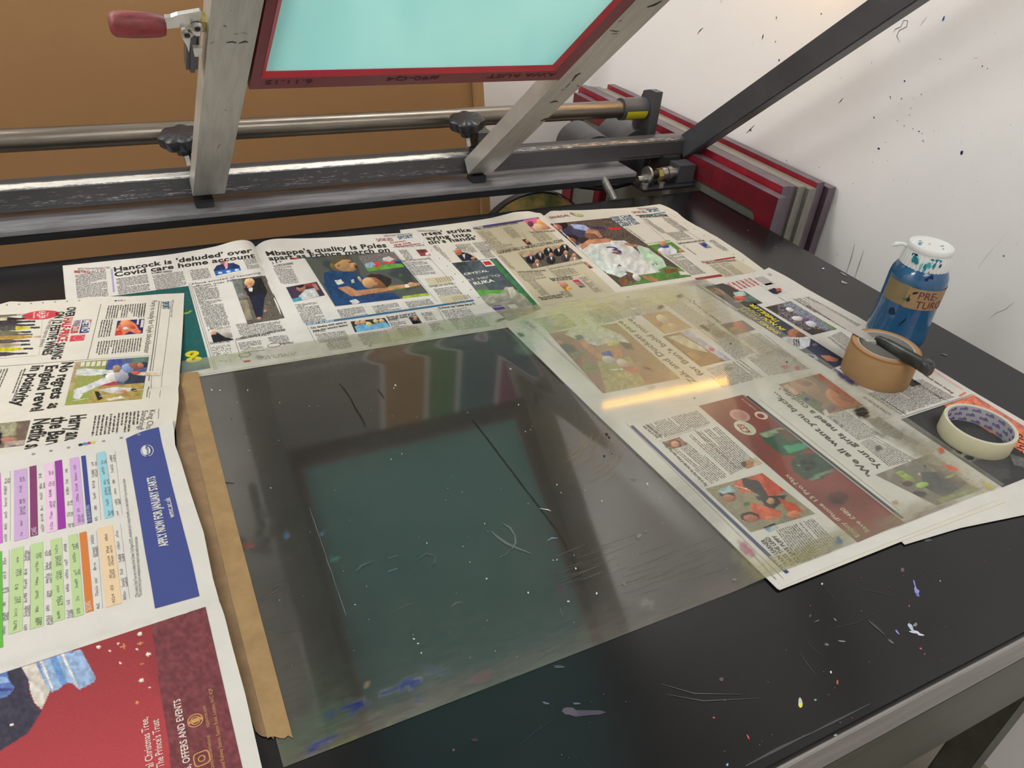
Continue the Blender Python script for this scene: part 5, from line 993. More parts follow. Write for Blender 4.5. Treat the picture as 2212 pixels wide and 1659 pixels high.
P.pic((1660, 1150), (1672, 1130), (170, 186, 180), [('p', [(1642, 1138), (1656, 1140), (1670, 1132), (1662, 1144), (1672, 1150), (1656, 1148), (1648, 1156), (1650, 1146)], (120, 150, 176))], lay=1)
P.body([(1730, 1218), (1674, 1146), (1757, 1119), (1819, 1181)], None, cols=1, col=(110, 108, 96))
RA = (134, 66, 58)
P.pic([(1509, 877), (1852, 1172), (1953, 1129), (1604, 853)][1:2] + [(1509, 877), (1604, 853), (1953, 1129)], None, RA, [('m', 60, (116, 56, 50), .8), ('p', [(1640, 936), (1665, 926), (1720, 930), (1745, 955), (1752, 966), (1720, 984), (1690, 985), (1652, 955)], (44, 84, 66)), ('p', [(1640, 940), (1646, 934), (1690, 924), (1698, 930), (1655, 945)], (140, 160, 130)), ('p', [(1690, 965), (1745, 955), (1750, 966), (1705, 980)], (60, 150, 110)), ('p', [(1675, 930), (1700, 926), (1735, 950), (1700, 955)], (96, 80, 66)),
      ('p', [(1707, 1000), (1722, 982), (1770, 978), (1806, 1002), (1800, 1018), (1770, 1038), (1740, 1036), (1716, 1020)], (48, 76, 62)), ('e', 1745, 1002, 20, 12, .3, (40, 62, 54)), ('e', 1735, 998, 7, 5, 0, (24, 36, 32)), ('e', 1752, 1000, 7, 5, 0, (24, 36, 32)), ('e', 1744, 1012, 7, 5, 0, (24, 36, 32)), ('e', 1726, 1007, 2.4, 2, 0, (150, 160, 140)), ('p', [(1745, 1034), (1800, 1012), (1802, 1018), (1750, 1040)], (110, 130, 110)), ('e', 1810, 1075, 22, 14, 0, (84, 42, 38))], noise=.05, cell=.0022)
P.ellipse((1644, 898), .0085, .0085, S(214, 196, 180), 3); P.ellipse((1643, 899), .0048, .0048, S(150, 56, 50), 4); TC(P, 'vodafone', (1633, 887), (1601, 862), .0042, S(200, 180, 166), .0, lay=3)
P.ellipse((1598, 898), .013, .013, S(190, 150, 140), 3); P.ellipse((1598, 898), .009, .009, S(176, 128, 120), 3.4)
P.ellipse((1609, 925), .0150, .0125, S(196, 200, 176), 3.6); TC(P, '£39', (1614, 936), (1598, 917), .0095, S(176, 60, 60), .02, lay=5.2); TC(P, 'per month', (1621, 936), (1606, 921), .002, S(150, 90, 80), 0, lay=5.2); TC(P, 'Upfront cost', (1603, 931), (1590, 918), .002, S(150, 90, 80), 0, lay=5.2)
TC(P, 'Enjoy iPhone 13 Pro Max', (1853, 1160), (1696, 1026), .0058, S(206, 196, 170), .01, lay=3); TC(P, 'Save £480', (1875, 1150), (1817, 1098), .0058, S(206, 196, 170), .01, lay=3)
P.line((1613, 856), (1950, 1120), .0045, S(62, 70, 78), 1); P.line((1606, 852), (1944, 1128), .0006, GR)
TC(P, "'We all want you back...", (1882, 1028), (1668, 848), .0092, S(66, 64, 58), .04); TC(P, "Your girls need a cuddle'", (1903, 1012), (1688, 838), .0092, S(66, 64, 58), .04)
P.line((1945, 1105), (1640, 862), .0004, GR)
P.pic([(1779, 897), (1681, 831), (1771, 807), (1865, 876)], None, (150, 112, 92), [('m', 16, (120, 96, 84), .7), ('e', 1740, 837, 36, 17, .4, (178, 126, 98)), ('e', 1732, 826, 20, 6, .4, (150, 96, 76)), ('e', 1820, 862, 40, 17, .4, (206, 122, 92)), ('p', [(1756, 806), (1772, 806), (1850, 865), (1840, 872), (1790, 838)], (178, 74, 58)), ('p', [(1700, 856), (1740, 850), (1790, 880), (1776, 892)], (96, 104, 84)), ('e', 1745, 828, 10, 4, .3, (90, 60, 50)), ('e', 1735, 848, 5, 2.4, .3, (110, 50, 44)), ('p', [(1690, 834), (1702, 830), (1725, 850), (1712, 856)], (206, 170, 140)), ('e', 1822, 862, 14, 4, .4, (176, 80, 66)), ('e', 1790, 880, 16, 8, .1, (130, 110, 104)), ('p', [(1776, 888), (1784, 884), (1795, 900), (1786, 902)], (196, 190, 180))], noise=.06)
P.body([(1918, 1008), (1857, 956), (1888, 941), (1982, 993)], None, col=(104, 102, 92)); P.body([(1853, 952), (1783, 899), (1821, 883), (1902, 938)], None, col=(104, 102, 92)); P.body([(1908, 938), (1830, 884), (1862, 906), (2000, 968)], None, col=(104, 102, 92)) if 0 else None; P.body([(1910, 940), (1868, 905), (1900, 900), (2000, 966)], None, col=(104, 102, 92))
P.pic([(2023, 1092), (1891, 1026), (2010, 980), (2128, 1056)], None, (120, 118, 106), [('m', 20, (160, 146, 128), .8), ('p', [(1990, 1020), (2060, 1018), (2090, 1045), (2040, 1075), (1990, 1050)], (78, 80, 80)), ('p', [(2000, 1000), (2040, 1010), (2080, 1038), (2050, 1040)], (64, 66, 70)), ('e', 1958, 1030, 20, 6, .5, (150, 176, 80)), ('e', 1945, 1022, 10, 5, 0, (140, 166, 80)), ('e', 1992, 1048, 14, 6, -.2, (156, 190, 84)), ('p', [(2040, 1030), (2062, 1022), (2064, 1026), (2044, 1034)], (170, 196, 110)), ('e', 1985, 1068, 16, 7, 0, (60, 56, 52)), ('e', 1960, 1045, 12, 6, 0, (84, 60, 60)), ('p', [(2022, 1078), (2080, 1062), (2110, 1050), (2128, 1060), (2040, 1092)], (150, 160, 110))], noise=.06, cell=.0015)
NC.finish()

# ---- newspaper E (upper left): wine advert and cricket page
NE = Paper('newspaper', 'upper left newspaper with wine bottle advert and cricket picture, overlapping the football one', z_e, (398, 640), (386, 858))
NE.sheet('open_spread', [[(-260, 690), (-100, 672), (0, 656), (22, 651), (60, 651), (100, 648), (140, 647), (200, 641), (280, 640), (350, 634), (398, 633)][::-1], [(-260, 690), (-235, 800), (-190, 1000), (-160, 1180)],
                         [(398, 905), (250, 980), (0, 1090), (-160, 1180)], [(398, 633), (395, 700), (389, 790), (385, 840), (385, 862), (379, 905), (398, 905)][:6] + [(378, 906)]] if 0 else
         [[(398, 633), (395, 700), (390, 780), (385, 840), (386, 862), (381, 905), (377, 930), (372, 980)], [(372, 980), (180, 1010), (0, 1040), (-200, 1075)], [(-275, 700), (-255, 800), (-235, 900), (-200, 1075)], [(398, 633), (350, 635), (280, 640), (200, 641), (140, 647), (100, 649), (60, 652), (22, 651), (0, 657), (-100, 672), (-275, 700)]], M['paper'])
P = NE
TC(P, 'SPORT', (358, 652), (359, 668), .0085, BLU, .04); TC(P, 'METRO  Monday, December 5, 2022', (374, 648), (370, 685), .0022, GR, 0)
P.line((349, 650), (322, 860), .0005, GR); P.line((344, 650), (317, 858), .0010, GR); P.line((370, 650), (345, 858), .0004, GR); P.line((176, 868), (325, 856), .001, GR) if 0 else None
TC(P, 'Fury is ready for Usyk blockbuster', (334, 650), (317, 763), .0068, S(80, 76, 74), -.008)
P.body((317, 655), (294, 687), col=(84, 80, 78)); P.body((317, 655), (223, 690), col=(84, 80, 78)) ; P.body((296, 695), (206, 728), col=(84, 80, 78)) if 0 else None; P.body((246, 690), (210, 730), col=(84, 80, 78)); P.body((308, 730), (203, 768), col=(84, 80, 78), cols=1)
P.pic((312, 689), (248, 725), (56, 44, 96), [('p', [(248, 726), (254, 706), (262, 694), (278, 690), (292, 700), (300, 712), (306, 718), (296, 722), (280, 716), (264, 726)], (214, 120, 84)), ('e', 272, 700, 12, 8, .3, (226, 140, 96)), ('e', 272, 710, 6, 3, 0, (214, 206, 200)), ('p', [(248, 718), (262, 712), (266, 726), (248, 727)], (190, 60, 50)), ('e', 285, 706, 8, 4, .4, (190, 90, 66))], cell=.0012)
P.rect((311, 691), (303, 708), S(206, 202, 194), 3); P.rect((301, 689), (295, 702), S(206, 202, 194), 3)
P.line((218, 657), (189, 776), .0006, GR); P.line((0, 792), (188, 777), .0006, GR); P.line((189, 777), (330, 768), .0004, GR)
# wine advert
TC(P, 'METRO', (188, 692), (184, 717), .0088, WHT, .045, lay=3); P.rect((198, 690), (171, 720), S(52, 56, 110), 1); P.rect((198, 690), (192.5, 700), S(206, 50, 70), 1.5); TC(P, 'WINE', (168, 692), (164, 705), .0085, S(70, 74, 120), .0); TC(P, 'CLUB', (163, 706), (160, 720), .0085, S(196, 60, 66), .02)
P.rect((184, 723), (150, 738), S(206, 70, 84), 1); P.ellipse((170, 730), .006, .006, S(222, 130, 136), 2); P.ellipse((170, 730), .0048, .0048, S(206, 70, 84), 2.5)
TC(P, 'OVER', (155, 664), (150, 685), .0105, K_, .035); TC(P, 'HALF-PRICE', (148, 687), (134, 738), .0105, S(200, 50, 62), .035); TC(P, 'SAVING', (131, 741), (121, 776), .0105, K_, .035)
TC(P, 'ON 12 FESTIVE WINES', (131, 674), (101, 767), .0105, K_, .035); TC(P, 'Plus FREE express delivery', (111, 691), (89, 750), .0052, S(110, 106, 104), -.008)
P.ellipse((88, 681), .0125, .0225, S(204, 68, 76), 1, 40); TC(P, '£4.59', (92, 673), (91, 688), .0075, WHT, .05, lay=3); TC(P, 'from', (104, 676), (103, 684), .003, WHT, .01, lay=3); TC(P, 'per', (83, 678), (82, 685), .003, WHT, .01, lay=3); TC(P, 'bottle', (75, 675), (74, 688), .003, WHT, .01, lay=3)
BT = []
def bottle(yc, xe, col, cap, lab=None):
    s_ = -.035
    P_ = lambda x, dy: (x, yc + dy + (x - 20) * s_)
    BT.extend([('p', [P_(-80, -4.6), P_(xe - 46, -4.4), P_(xe - 26, -2.0), P_(xe - 1, -1.8), P_(xe, 0), P_(xe - 1, 1.8), P_(xe - 26, 2.0), P_(xe - 46, 4.4), P_(-80, 4.6)], col), ('p', [P_(xe - 20, -2.0), P_(xe, -1.8), P_(xe + 1, 0), P_(xe, 1.8), P_(xe - 20, 2.0)], cap)])
    if lab: BT.append(('p', [P_(-80, -4.4), P_(xe - 52, -4.4), P_(xe - 52, 4.4), P_(-80, 4.4)], lab))
bottle(681, 57, (110, 106, 96), (170, 166, 156)); bottle(690, 67, (48, 44, 42), (44, 40, 40), (196, 186, 150)); bottle(696.5, 76, (64, 56, 60), (54, 48, 54)); bottle(704, 75, (70, 64, 70), (60, 54, 62)); bottle(710, 86, (196, 186, 50), (66, 60, 66), (84, 80, 80)); bottle(719, 67, (110, 104, 70), (60, 56, 60))
bottle(724.5, 70, (110, 106, 104), (110, 106, 100)); bottle(730, 89, (176, 146, 76), (190, 170, 140)); bottle(738, 64, (90, 80, 76), (60, 54, 56)); bottle(746, 65, (160, 146, 116), (60, 66, 70)); bottle(755, 71, (190, 182, 50), (56, 54, 58)); bottle(765, 59, (76, 72, 74), (60, 56, 64))
P.pic([(93, 676), (84, 768), (-70, 780), (-60, 684)], None, (214, 209, 196), BT, cell=.0008, noise=.03)

# cricket page
TC(P, 'No regrets as', (147, 783), (115, 882), .0130, K_, .04); TC(P, 'England revel', (113, 790), (79, 888), .0130, K_, .04); TC(P, 'in positivity', (83, 790), (41, 878), .0130, K_, .04)
P.body((58, 796), (22, 850), col=(90, 86, 82)); P.body((20, 796), (-30, 860), col=(90, 86, 82)); TC(P, 'by RICHARD GIBSON', (36, 848), (28, 868), .003, K_, .01)
CR = [('g', (240, 770), (240, 870), (146, 150, 84), (150, 158, 84)), ('p', [(236, 772), (322, 770), (318, 840), (262, 842), (222, 812)], (80, 96, 130)), ('p', [(280, 770), (322, 770), (318, 790), (290, 790)], (90, 120, 110)), ('p', [(234, 774), (264, 772), (262, 800), (234, 796)], (70, 84, 156)), ('p', [(164, 780), (176, 780), (165, 822), (150, 850), (146, 820)], (164, 146, 110)),
      ('p', [(212, 826), (250, 822), (258, 835), (225, 838)], (176, 60, 80)), ('p', [(268, 804), (316, 812), (318, 830), (270, 838)], (52, 60, 76)), ('p', [(165, 800), (180, 796), (246, 800), (244, 806), (200, 812), (165, 812)], (200, 204, 200)), ('p', [(160, 842), (184, 834), (220, 818), (246, 812), (252, 822), (215, 834), (180, 850), (172, 862), (158, 862)], (204, 204, 206)),
      ('e', 244, 815, 16, 10, 0, (210, 208, 200)), ('e', 262, 812, 16, 13, .3, (160, 160, 170)), ('e', 252, 797, 9, 8, 0, (160, 130, 90)), ('e', 276, 796, 13, 10, .2, (130, 150, 190)), ('e', 293, 791, 15, 7, .2, (140, 90, 76)), ('e', 313, 788, 9, 6, 0, (48, 56, 64)), ('e', 304, 790, 7, 5, .3, (180, 110, 90)), ('p', [(290, 806), (310, 804), (346, 808), (344, 811), (310, 812), (292, 810)], (200, 184, 160)), ('e', 293, 806, 9, 4, 0, (200, 90, 80)),
      ('p', [(206, 836), (311, 827), (306, 862), (190, 872)], (168, 148, 84)), ('p', [(204, 846), (214, 846), (222, 862), (212, 866)], (52, 50, 44)), ('p', [(212, 842), (250, 836), (285, 838), (280, 846), (240, 850), (214, 844)], (206, 202, 198)), ('e', 290, 843, 7, 3.4, 0, (60, 56, 60)), ('e', 266, 847, 8, 5, 0, (196, 130, 100)), ('p', [(228, 862), (262, 856), (270, 860), (236, 866)], (206, 200, 180))]
P.pic([(322, 771), (306, 862), (140, 876), (163, 782)], None, (146, 150, 84), CR, cell=.0009)
P.pic([(347, 802), (346, 812), (314, 812), (315, 803)], None, (214, 209, 196), [('p', [(308, 804), (346, 807), (345, 812), (308, 812)], (196, 176, 150))], lay=3, cell=.001, noise=.02)
for i in range(5): P.rect((176 + i * 11.5, 783 - i * .5), (182 + i * 11.5, 792 - i * .3), S(210, 206, 192), 4)
# lower page
TC(P, 'Harry and', (170, 897), (157, 953), .0155, K_, .045); TC(P, 'the Bare', (130, 901), (114, 966), .0155, K_, .045); TC(P, 'Netflix show', (92, 905), (62, 1000), .0155, K_, .045)
P.body((304, 888), (195, 945), col=(84, 80, 78), pitch=.0040, lw=.0011); TC(P, 'King Charles', (330, 886), (318, 945), .0062, S(80, 76, 74), -.008); TC(P, 'Sandringham', (314, 887), (300, 945), .0062, S(80, 76, 74), -.008); P.line((343, 883), (342, 905), .0005, GR)
P.pic((66, 908), (-60, 975), (110, 96, 84), [('m', 14, (140, 120, 90), .7), ('p', [(0, 914), (36, 912), (34, 940), (4, 944)], (150, 146, 120)), ('e', 20, 952, 20, 7, 0, (170, 120, 100)), ('p', [(10, 955), (60, 950), (56, 985), (0, 990)], (176, 160, 150)), ('p', [(-40, 930), (6, 936), (2, 960), (-40, 960)], (50, 46, 50)), ('p', [(22, 962), (48, 962), (46, 975), (20, 975)], (120, 100, 90))], cell=.0016)
for i in range(7): P.ellipse((15 + i * 26, 659 - i * 1.6), .0012, .0012, GR, 1, 8)
for i, cc in enumerate([(40, 40, 44), (60, 140, 190), (190, 60, 120), (214, 200, 60)]): P.ellipse((250 + i * 6.3, 650 - i * .4), .0016, .0016, S(*cc), 1, 10)
NE.finish()

# ---- newspaper F (lower left): college course listing and Christmas advert
NF = Paper('newspaper', 'lower left newspaper with blue college banner and dark red Christmas advert', z_f, (480, 1310), (385, 985))
NF.sheet('open_spread', [[(566, 1659), (530, 1500), (500, 1390), (485, 1330), (474, 1300), (460, 1250), (440, 1150), (410, 1060), (392, 1000), (378, 960), (376, 930), (372, 905)], [(372, 905), (352, 918), (340, 922), (300, 930), (250, 936), (180, 944), (130, 955), (60, 970), (0, 983), (-100, 1000)],
                         [(-60, 1990), (-80, 1700), (-90, 1400), (-100, 1000)], [(566, 1659), (600, 1800), (400, 1850), (200, 1910), (-60, 1990)]], M['paper2'])
P = NF
# blue banner follows the page's curled edge
def rs_(pl, n):
    pl = np.array(pl, float); d = np.r_[0, np.cumsum(np.linalg.norm(np.diff(pl, axis=0), axis=1))]; d /= d[-1]; t_ = np.linspace(0, 1, n); return np.column_stack([np.interp(t_, d, pl[:, 0]), np.interp(t_, d, pl[:, 1])])
La = rs_([(272, 948), (286, 1030), (300, 1110), (313, 1190), (326, 1260), (335, 1315)], 90); Ra = rs_([(343, 923), (349, 955), (360, 1000), (372, 1050), (385, 1100), (398, 1150), (415, 1215), (431, 1288)], 90)
G_ = np.array([La[i] * (1 - k / 16) + Ra[i] * k / 16 + np.array([0, -5 * math.sin(PI * k / 16) * (1 - i / 89) * .6]) for i in range(90) for k in range(17)])
WX = P.wn(G_); d_ = WX - P.o; P.emit(np.column_stack([d_ @ P.e1, d_ @ P.e2]), [(i * 17 + k, (i + 1) * 17 + k, (i + 1) * 17 + k + 1, i * 17 + k + 1) for i in range(89) for k in range(16)], S(72, 82, 140), 1)
P.ellipse((318, 974), .0100, .0062, WHT, 2, 40); P.ellipse((318, 974), .0093, .0055, S(72, 82, 140), 2.6, 40); P.ellipse((316, 974), .0080, .0040, WHT, 3.2, 40); TC(P, 'WimcalMet', (320, 989), (316, 960), .0030, S(72, 82, 140), .02, lay=5)
TC(P, 'APPLY NOW FOR JANUARY STARTS', (354, 1181), (326, 1031), .0076, WHT, .03, lay=3); TC(P, 'wmc.ac.uk', (371, 1119), (361, 1076), .0052, WHT, .01, lay=3)
GB = (92, 90, 92)
def strip(p_start, p_end, wd, col, lay=1): P.line(p_start, p_end, wd, S(*col), lay)
def celltext(p0, p1, n=6, h=.0023):
    for k in range(n):
        t0 = k / n; t1 = t0 + random.uniform(.35, .8) / n; q = lambda t: (p0[0] + (p1[0] - p0[0]) * t, p0[1] + (p1[1] - p0[1]) * t)
        for r_ in range(random.choice([1, 1, 2])):
            o_ = r_ * 7; TC(P, ''.join(random.choice('0123456789/:aeonrst') for _ in range(max(3, int(abs(t1 - t0) * 50)))), (q(t0)[0] + o_, q(t0)[1] - o_ * .15), (q(t1)[0] + o_, q(t1)[1] - o_ * .15), h, S(*GB), -.003, lay=3)
rowsA = [((36, 1163), (24, 1020), 15, (200, 160, 206), -12), ]
# upper block: (bottom end px, top end px, width m, colour)
for (b_, t_, wd, cc) in [((-20, 1180), (-40, 1028), 0.0115, (206, 166, 210)), ((2, 1174), (-3, 1022), 0.003, (196, 110, 196)), ((46, 1166), (44, 1014), 0.0115, (196, 166, 206)), ((74, 1158), (71, 1007), 0.0062, (128, 66, 108)), ((112, 1149), (106, 1000), 0.0088, (226, 190, 220)), ((134, 1143), (126, 995), 0.0066, (150, 60, 156)), ((172, 1134), (160, 989), 0.0088, (204, 166, 214)), ((194, 1130), (180, 985), 0.0042, (66, 76, 140)), ((236, 1119), (218, 977), 0.008, (150, 200, 210)),
                         ((0, 1400), (-2, 1192), 0.0045, (104, 176, 74)), ((33, 1367), (38, 1183), 0.01, (182, 206, 150)), ((80, 1356), (80, 1173), 0.0095, (182, 206, 150)), ((127, 1341), (121, 1164), 0.0092, (182, 206, 150)), ((170, 1331), (157, 1155), 0.0078, (182, 206, 150)), ((194, 1322), (179, 1150), 0.006, (206, 124, 66)), ((246, 1308), (227, 1138), 0.0125, (226, 200, 164))]:
    strip(b_, t_, wd, cc)
for (b_, t_) in [((12, 1170), (12, 1020)), ((92, 1150), (86, 1010)), ((150, 1140), (142, 998)), ((208, 1126), (198, 984)), ((254, 1114), (238, 976)), ((46, 1160), (44, 1018)), ((112, 1145), (106, 1004)), ((172, 1130), (160, 993)), ((236, 1115), (218, 981)),
                 ((8, 1372), (10, 1190)), ((55, 1362), (55, 1182)), ((104, 1350), (100, 1172)), ((149, 1336), (140, 1164)), ((33, 1362), (38, 1187)), ((80, 1352), (80, 1178)), ((127, 1337), (121, 1168)), ((170, 1326), (157, 1160)), ((212, 1316), (198, 1148)), ((246, 1304), (227, 1142)), ((270, 1296), (250, 1134))]:
    celltext(b_, t_)
    P.line((b_[0] + 10, b_[1] - 2), (t_[0] + 10, t_[1] - 2), .0003, S(170, 166, 166), .5)
TC(P, 'SPORT AND CREATIVE TRAINING', (193, 1128), (188, 1092), .0040, S(190, 196, 220), 0, lay=3); TC(P, 'CARE', (75, 1156), (73, 1140), .004, S(220, 190, 210), 0, lay=3); TC(P, 'TEACHING', (193, 1321), (190, 1300), .004, S(240, 220, 200), 0, lay=3)
TC(P, '*This course is free if you are a resident of the Greater City Region (GCR), unemployed and in receipt of benefits, on a state benefit or if your net income is below', (296, 1290), (267, 1035), .0028, S(110, 108, 108), 0)
TC(P, '*This course is free if you are unemployed and in receipt of a state benefit and income below', (303, 1290), (293, 1160), .0028, S(110, 108, 108), 0)
for i, cc in enumerate([(60, 56, 60), (50, 130, 190), (190, 50, 120), (214, 200, 60)]): P.ellipse((174 + i * 9, 961 - i * 1.8), .0022, .0022, S(*cc), 1, 12)
for i in range(7): P.ellipse((72 + i * 38, 981 - i * 7), .0017, .0017, S(150, 148, 146), 1, 10)
# Christmas advert
XM = [('g', (150, 1400), (250, 1659), (150, 62, 66), (178, 72, 78)), ('m', 120, (140, 62, 66), .6), ('p', [(327, 1350), (335, 1400), (345, 1480), (358, 1560), (370, 1659), (390, 1990), (700, 1990), (600, 1700), (560, 1600), (470, 1290), (445, 1300)], (118, 66, 70)),
      ('p', [(-60, 1470), (45, 1440), (52, 1452), (62, 1470), (64, 1495), (74, 1520), (90, 1537), (60, 1585), (20, 1610), (-60, 1660)], (66, 64, 78)), ('p', [(-60, 1452), (14, 1448), (20, 1470), (32, 1485), (22, 1500), (8, 1508), (-60, 1520)], (96, 120, 176)), ('p', [(-60, 1466), (16, 1462), (20, 1475), (-60, 1480)], (140, 170, 210)), ('p', [(-60, 1490), (26, 1486), (28, 1492), (-60, 1500)], (70, 80, 140)),
      ('p', [(47, 1442), (80, 1430), (108, 1494), (90, 1533), (76, 1520), (66, 1495), (62, 1468)], (206, 200, 190)), ('p', [(80, 1430), (174, 1402), (208, 1466), (202, 1475), (172, 1490), (164, 1484), (156, 1476), (140, 1475), (132, 1486), (112, 1496), (104, 1488)], (150, 176, 210)),
      ('p', [(86, 1429), (92, 1427), (116, 1490), (113, 1493)], (220, 216, 206)), ('p', [(108, 1422), (122, 1417), (146, 1476), (132, 1482)], (110, 150, 200)), ('p', [(132, 1415), (138, 1413), (170, 1484), (165, 1484)], (220, 216, 206)), ('p', [(148, 1410), (162, 1406), (158, 1412)], (110, 110, 190)), ('p', [(76, 1431), (83, 1429), (104, 1486), (106, 1490)], (120, 146, 190))]
XM += [('e', x, y, r, r * .75, -.4, (232, 226, 212)) for x, y, r in [(302, 1370, 5), (213, 1398, 4.5), (255, 1391, 2.6), (238, 1406, 2.8), (296, 1403, 2.8), (320, 1414, 5.2), (260, 1433, 3), (306, 1470, 5.2), (323, 1485, 2.6), (26, 1566, 4)]]
XM += [q for x, y, r in [(268, 1397, 11), (303, 1390, 7), (308, 1435, 8), (297, 1519, 9)] for q in (('p', [(x - r, y + 2), (x, y - 1.5), (x + r, y - 2), (x, y + 1.5)], (206, 150, 90)), ('p', [(x - 1, y - r * .6), (x + 1.2, y), (x + 1, y + r * .6), (x - 1.2, y)], (206, 150, 90)))]
aa = P.uv((444, 1323)); bb = P.uv((-60, 1478)); cc_ = P.uv((520, 1659))
P.pic([(444, 1311), (600, 1990), (-120, 2100), (-60, 1476)], None, (150, 62, 66), XM, noise=.03, cell=.00085)
CW = S(222, 206, 196); GD = S(206, 156, 100)
TC(P, 'al Christmas Tree,', (324, 1659), (311, 1552), .0050, CW, .01, lay=3); TC(P, "The Prince's Trust", (347, 1659), (335, 1556), .0050, CW, .01, lay=3); TC(P, 'National', (327, 1710), (325, 1672), .0050, CW, .01, lay=3)
TC(P, 'NEWS, OFFERS AND EVENTS', (411, 1700), (382, 1512), .0048, CW, .02, lay=3)
TC(P, 'stpancrasinternational', (459, 1665), (449, 1590), .0026, GD, -.003, lay=3); TC(P, 'stpancras.com', (449, 1572), (440, 1526), .0026, GD, -.003, lay=3); TC(P, 'International Railway Station, Euston Road, London, N1C 4QP', (488, 1690), (454, 1488), .0026, GD, -.003, lay=3)
def ring(p, r, w_, col, sq=4, lay=3, n=32):
    a = P.uv(p); g = []
    for k in range(n):
        t = 2 * PI * k / n; c_, s_ = math.cos(t), math.sin(t); e = 2 / sq; q = np.array([math.copysign(abs(c_) ** e, c_), math.copysign(abs(s_) ** e, s_)]); g += [a + q * r, a + q * (r - w_)]
    P.emit(np.array(g), [(2 * k, (2 * k + 2) % (2 * n), (2 * k + 3) % (2 * n), 2 * k + 1) for k in range(n)], col, lay)
ring((436, 1639), .0056, .0008, GD); ring((436, 1639), .0026, .0007, GD, 2); P.ellipse((441, 1635), .0006, .0006, GD, 3, 8)
ring((422, 1557), .0056, .0008, GD, 2); ring((422, 1557), .0036, .0007, GD, 2); P.ellipse((422, 1557), .0018, .0054, GD, 3, 20); P.rect((415, 1556.2), (430, 1558), GD, 3)
NF.finish()

# ================================================================== PLASTIC SHEET, TAPES
def rawpx(p): return on(p, 2, .002)[:2]
cTL, cTR, cBR, cBL = np.array([.0240, .9018]), np.array([.863, .889]), np.array([.8666, .3265]), np.array([.0272, .3270])
n1, n2 = 210, 140
uu = np.linspace(0, 1, n1); vv = np.linspace(0, 1, n2); UU, VV = np.meshgrid(uu, vv)
XYs = (1 - VV)[..., None] * ((1 - UU)[..., None] * cBL + UU[..., None] * cBR) + VV[..., None] * ((1 - UU)[..., None] * cTL + UU[..., None] * cTR)
XYs = XYs.reshape(-1, 2); Zs = z_sheet(XYs[:, 0], XYs[:, 1])
Wt = np.column_stack([XYs, Zs]); PX = proj_np(Wt)
rs = np.random.RandomState(3)
def vnoise(P2, sc_, seed=0):
    r = np.random.RandomState(seed); k = r.rand(64, 64); f = (P2 / sc_) % 62; i = f.astype(int); t = f - i; t = t * t * (3 - 2 * t)
    return (k[i[:, 0], i[:, 1]] * (1 - t[:, 0]) * (1 - t[:, 1]) + k[i[:, 0] + 1, i[:, 1]] * t[:, 0] * (1 - t[:, 1]) + k[i[:, 0], i[:, 1] + 1] * (1 - t[:, 0]) * t[:, 1] + k[i[:, 0] + 1, i[:, 1] + 1] * t[:, 0] * t[:, 1])
fb = lambda sc_, s0: .55 * vnoise(XYs, sc_, s0) + .3 * vnoise(XYs, sc_ / 2.3, s0 + 1) + .15 * vnoise(XYs, sc_ / 5, s0 + 2)
col = np.tile(np.array(S(158, 154, 140)), (len(XYs), 1)); alp = np.full(len(XYs), .045)
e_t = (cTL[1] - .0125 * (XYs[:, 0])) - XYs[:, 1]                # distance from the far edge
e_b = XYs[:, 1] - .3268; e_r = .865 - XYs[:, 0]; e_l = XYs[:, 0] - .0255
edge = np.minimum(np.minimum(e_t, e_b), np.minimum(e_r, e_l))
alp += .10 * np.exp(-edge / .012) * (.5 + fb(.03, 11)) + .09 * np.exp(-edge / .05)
def stain_and_sheen(px, py, rx, ry, an, c, a, jag=.5, seed=5):
    dx = PX[:, 0] - px; dy = PX[:, 1] - py; ca, sa = math.cos(an), math.sin(an)
    d = np.sqrt(((dx * ca + dy * sa) / rx) ** 2 + ((-dx * sa + dy * ca) / ry) ** 2); d += min(jag, .55) * (vnoise(PX, max(5, min(rx, ry) * .5), seed + int(px)) - .5)
    t = np.clip(1.5 - d * 1.2, 0, 1)[:, None] if jag < .9 else np.clip((1.18 - d) * 3, 0, 1)[:, None]
    global col, alp
    if py < 860 and a < .5: c = tuple(min(235, v * 1.16) for v in c)
    na = alp + (1 - alp) * a * t[:, 0]; wgt = (a * t[:, 0] / np.maximum(na, 1e-4))[:, None]
    col = col * (1 - wgt) + np.array(S(*c)) * wgt; alp = na
stain_and_sheen(470, 770, 90, 22, -.15, (150, 166, 120), .26); stain_and_sheen(540, 745, 60, 14, -.15, (190, 196, 90), .25); stain_and_sheen(760, 745, 150, 22, -.16, (130, 128, 96), .25); stain_and_sheen(900, 722, 120, 14, -.16, (150, 170, 120), .25); stain_and_sheen(1040, 700, 80, 16, -.1, (150, 180, 130), .25)
stain_and_sheen(1190, 690, 100, 40, .3, (172, 176, 116), .30); stain_and_sheen(1150, 720, 40, 40, .6, (140, 190, 160), .25); stain_and_sheen(1290, 690, 90, 50, .3, (178, 186, 96), .26); stain_and_sheen(1350, 650, 150, 26, -.1, (182, 168, 108), .36); stain_and_sheen(1480, 680, 100, 60, .5, (172, 158, 112), .32); stain_and_sheen(1440, 640, 110, 18, -.1, (150, 160, 110), .25)
stain_and_sheen(1560, 700, 110, 40, .6, (160, 150, 120), .22); stain_and_sheen(1260, 780, 90, 50, .7, (150, 160, 110), .16); stain_and_sheen(1700, 830, 120, 60, .5, (150, 150, 126), .16); stain_and_sheen(1420, 760, 110, 60, .5, (176, 158, 104), .24)
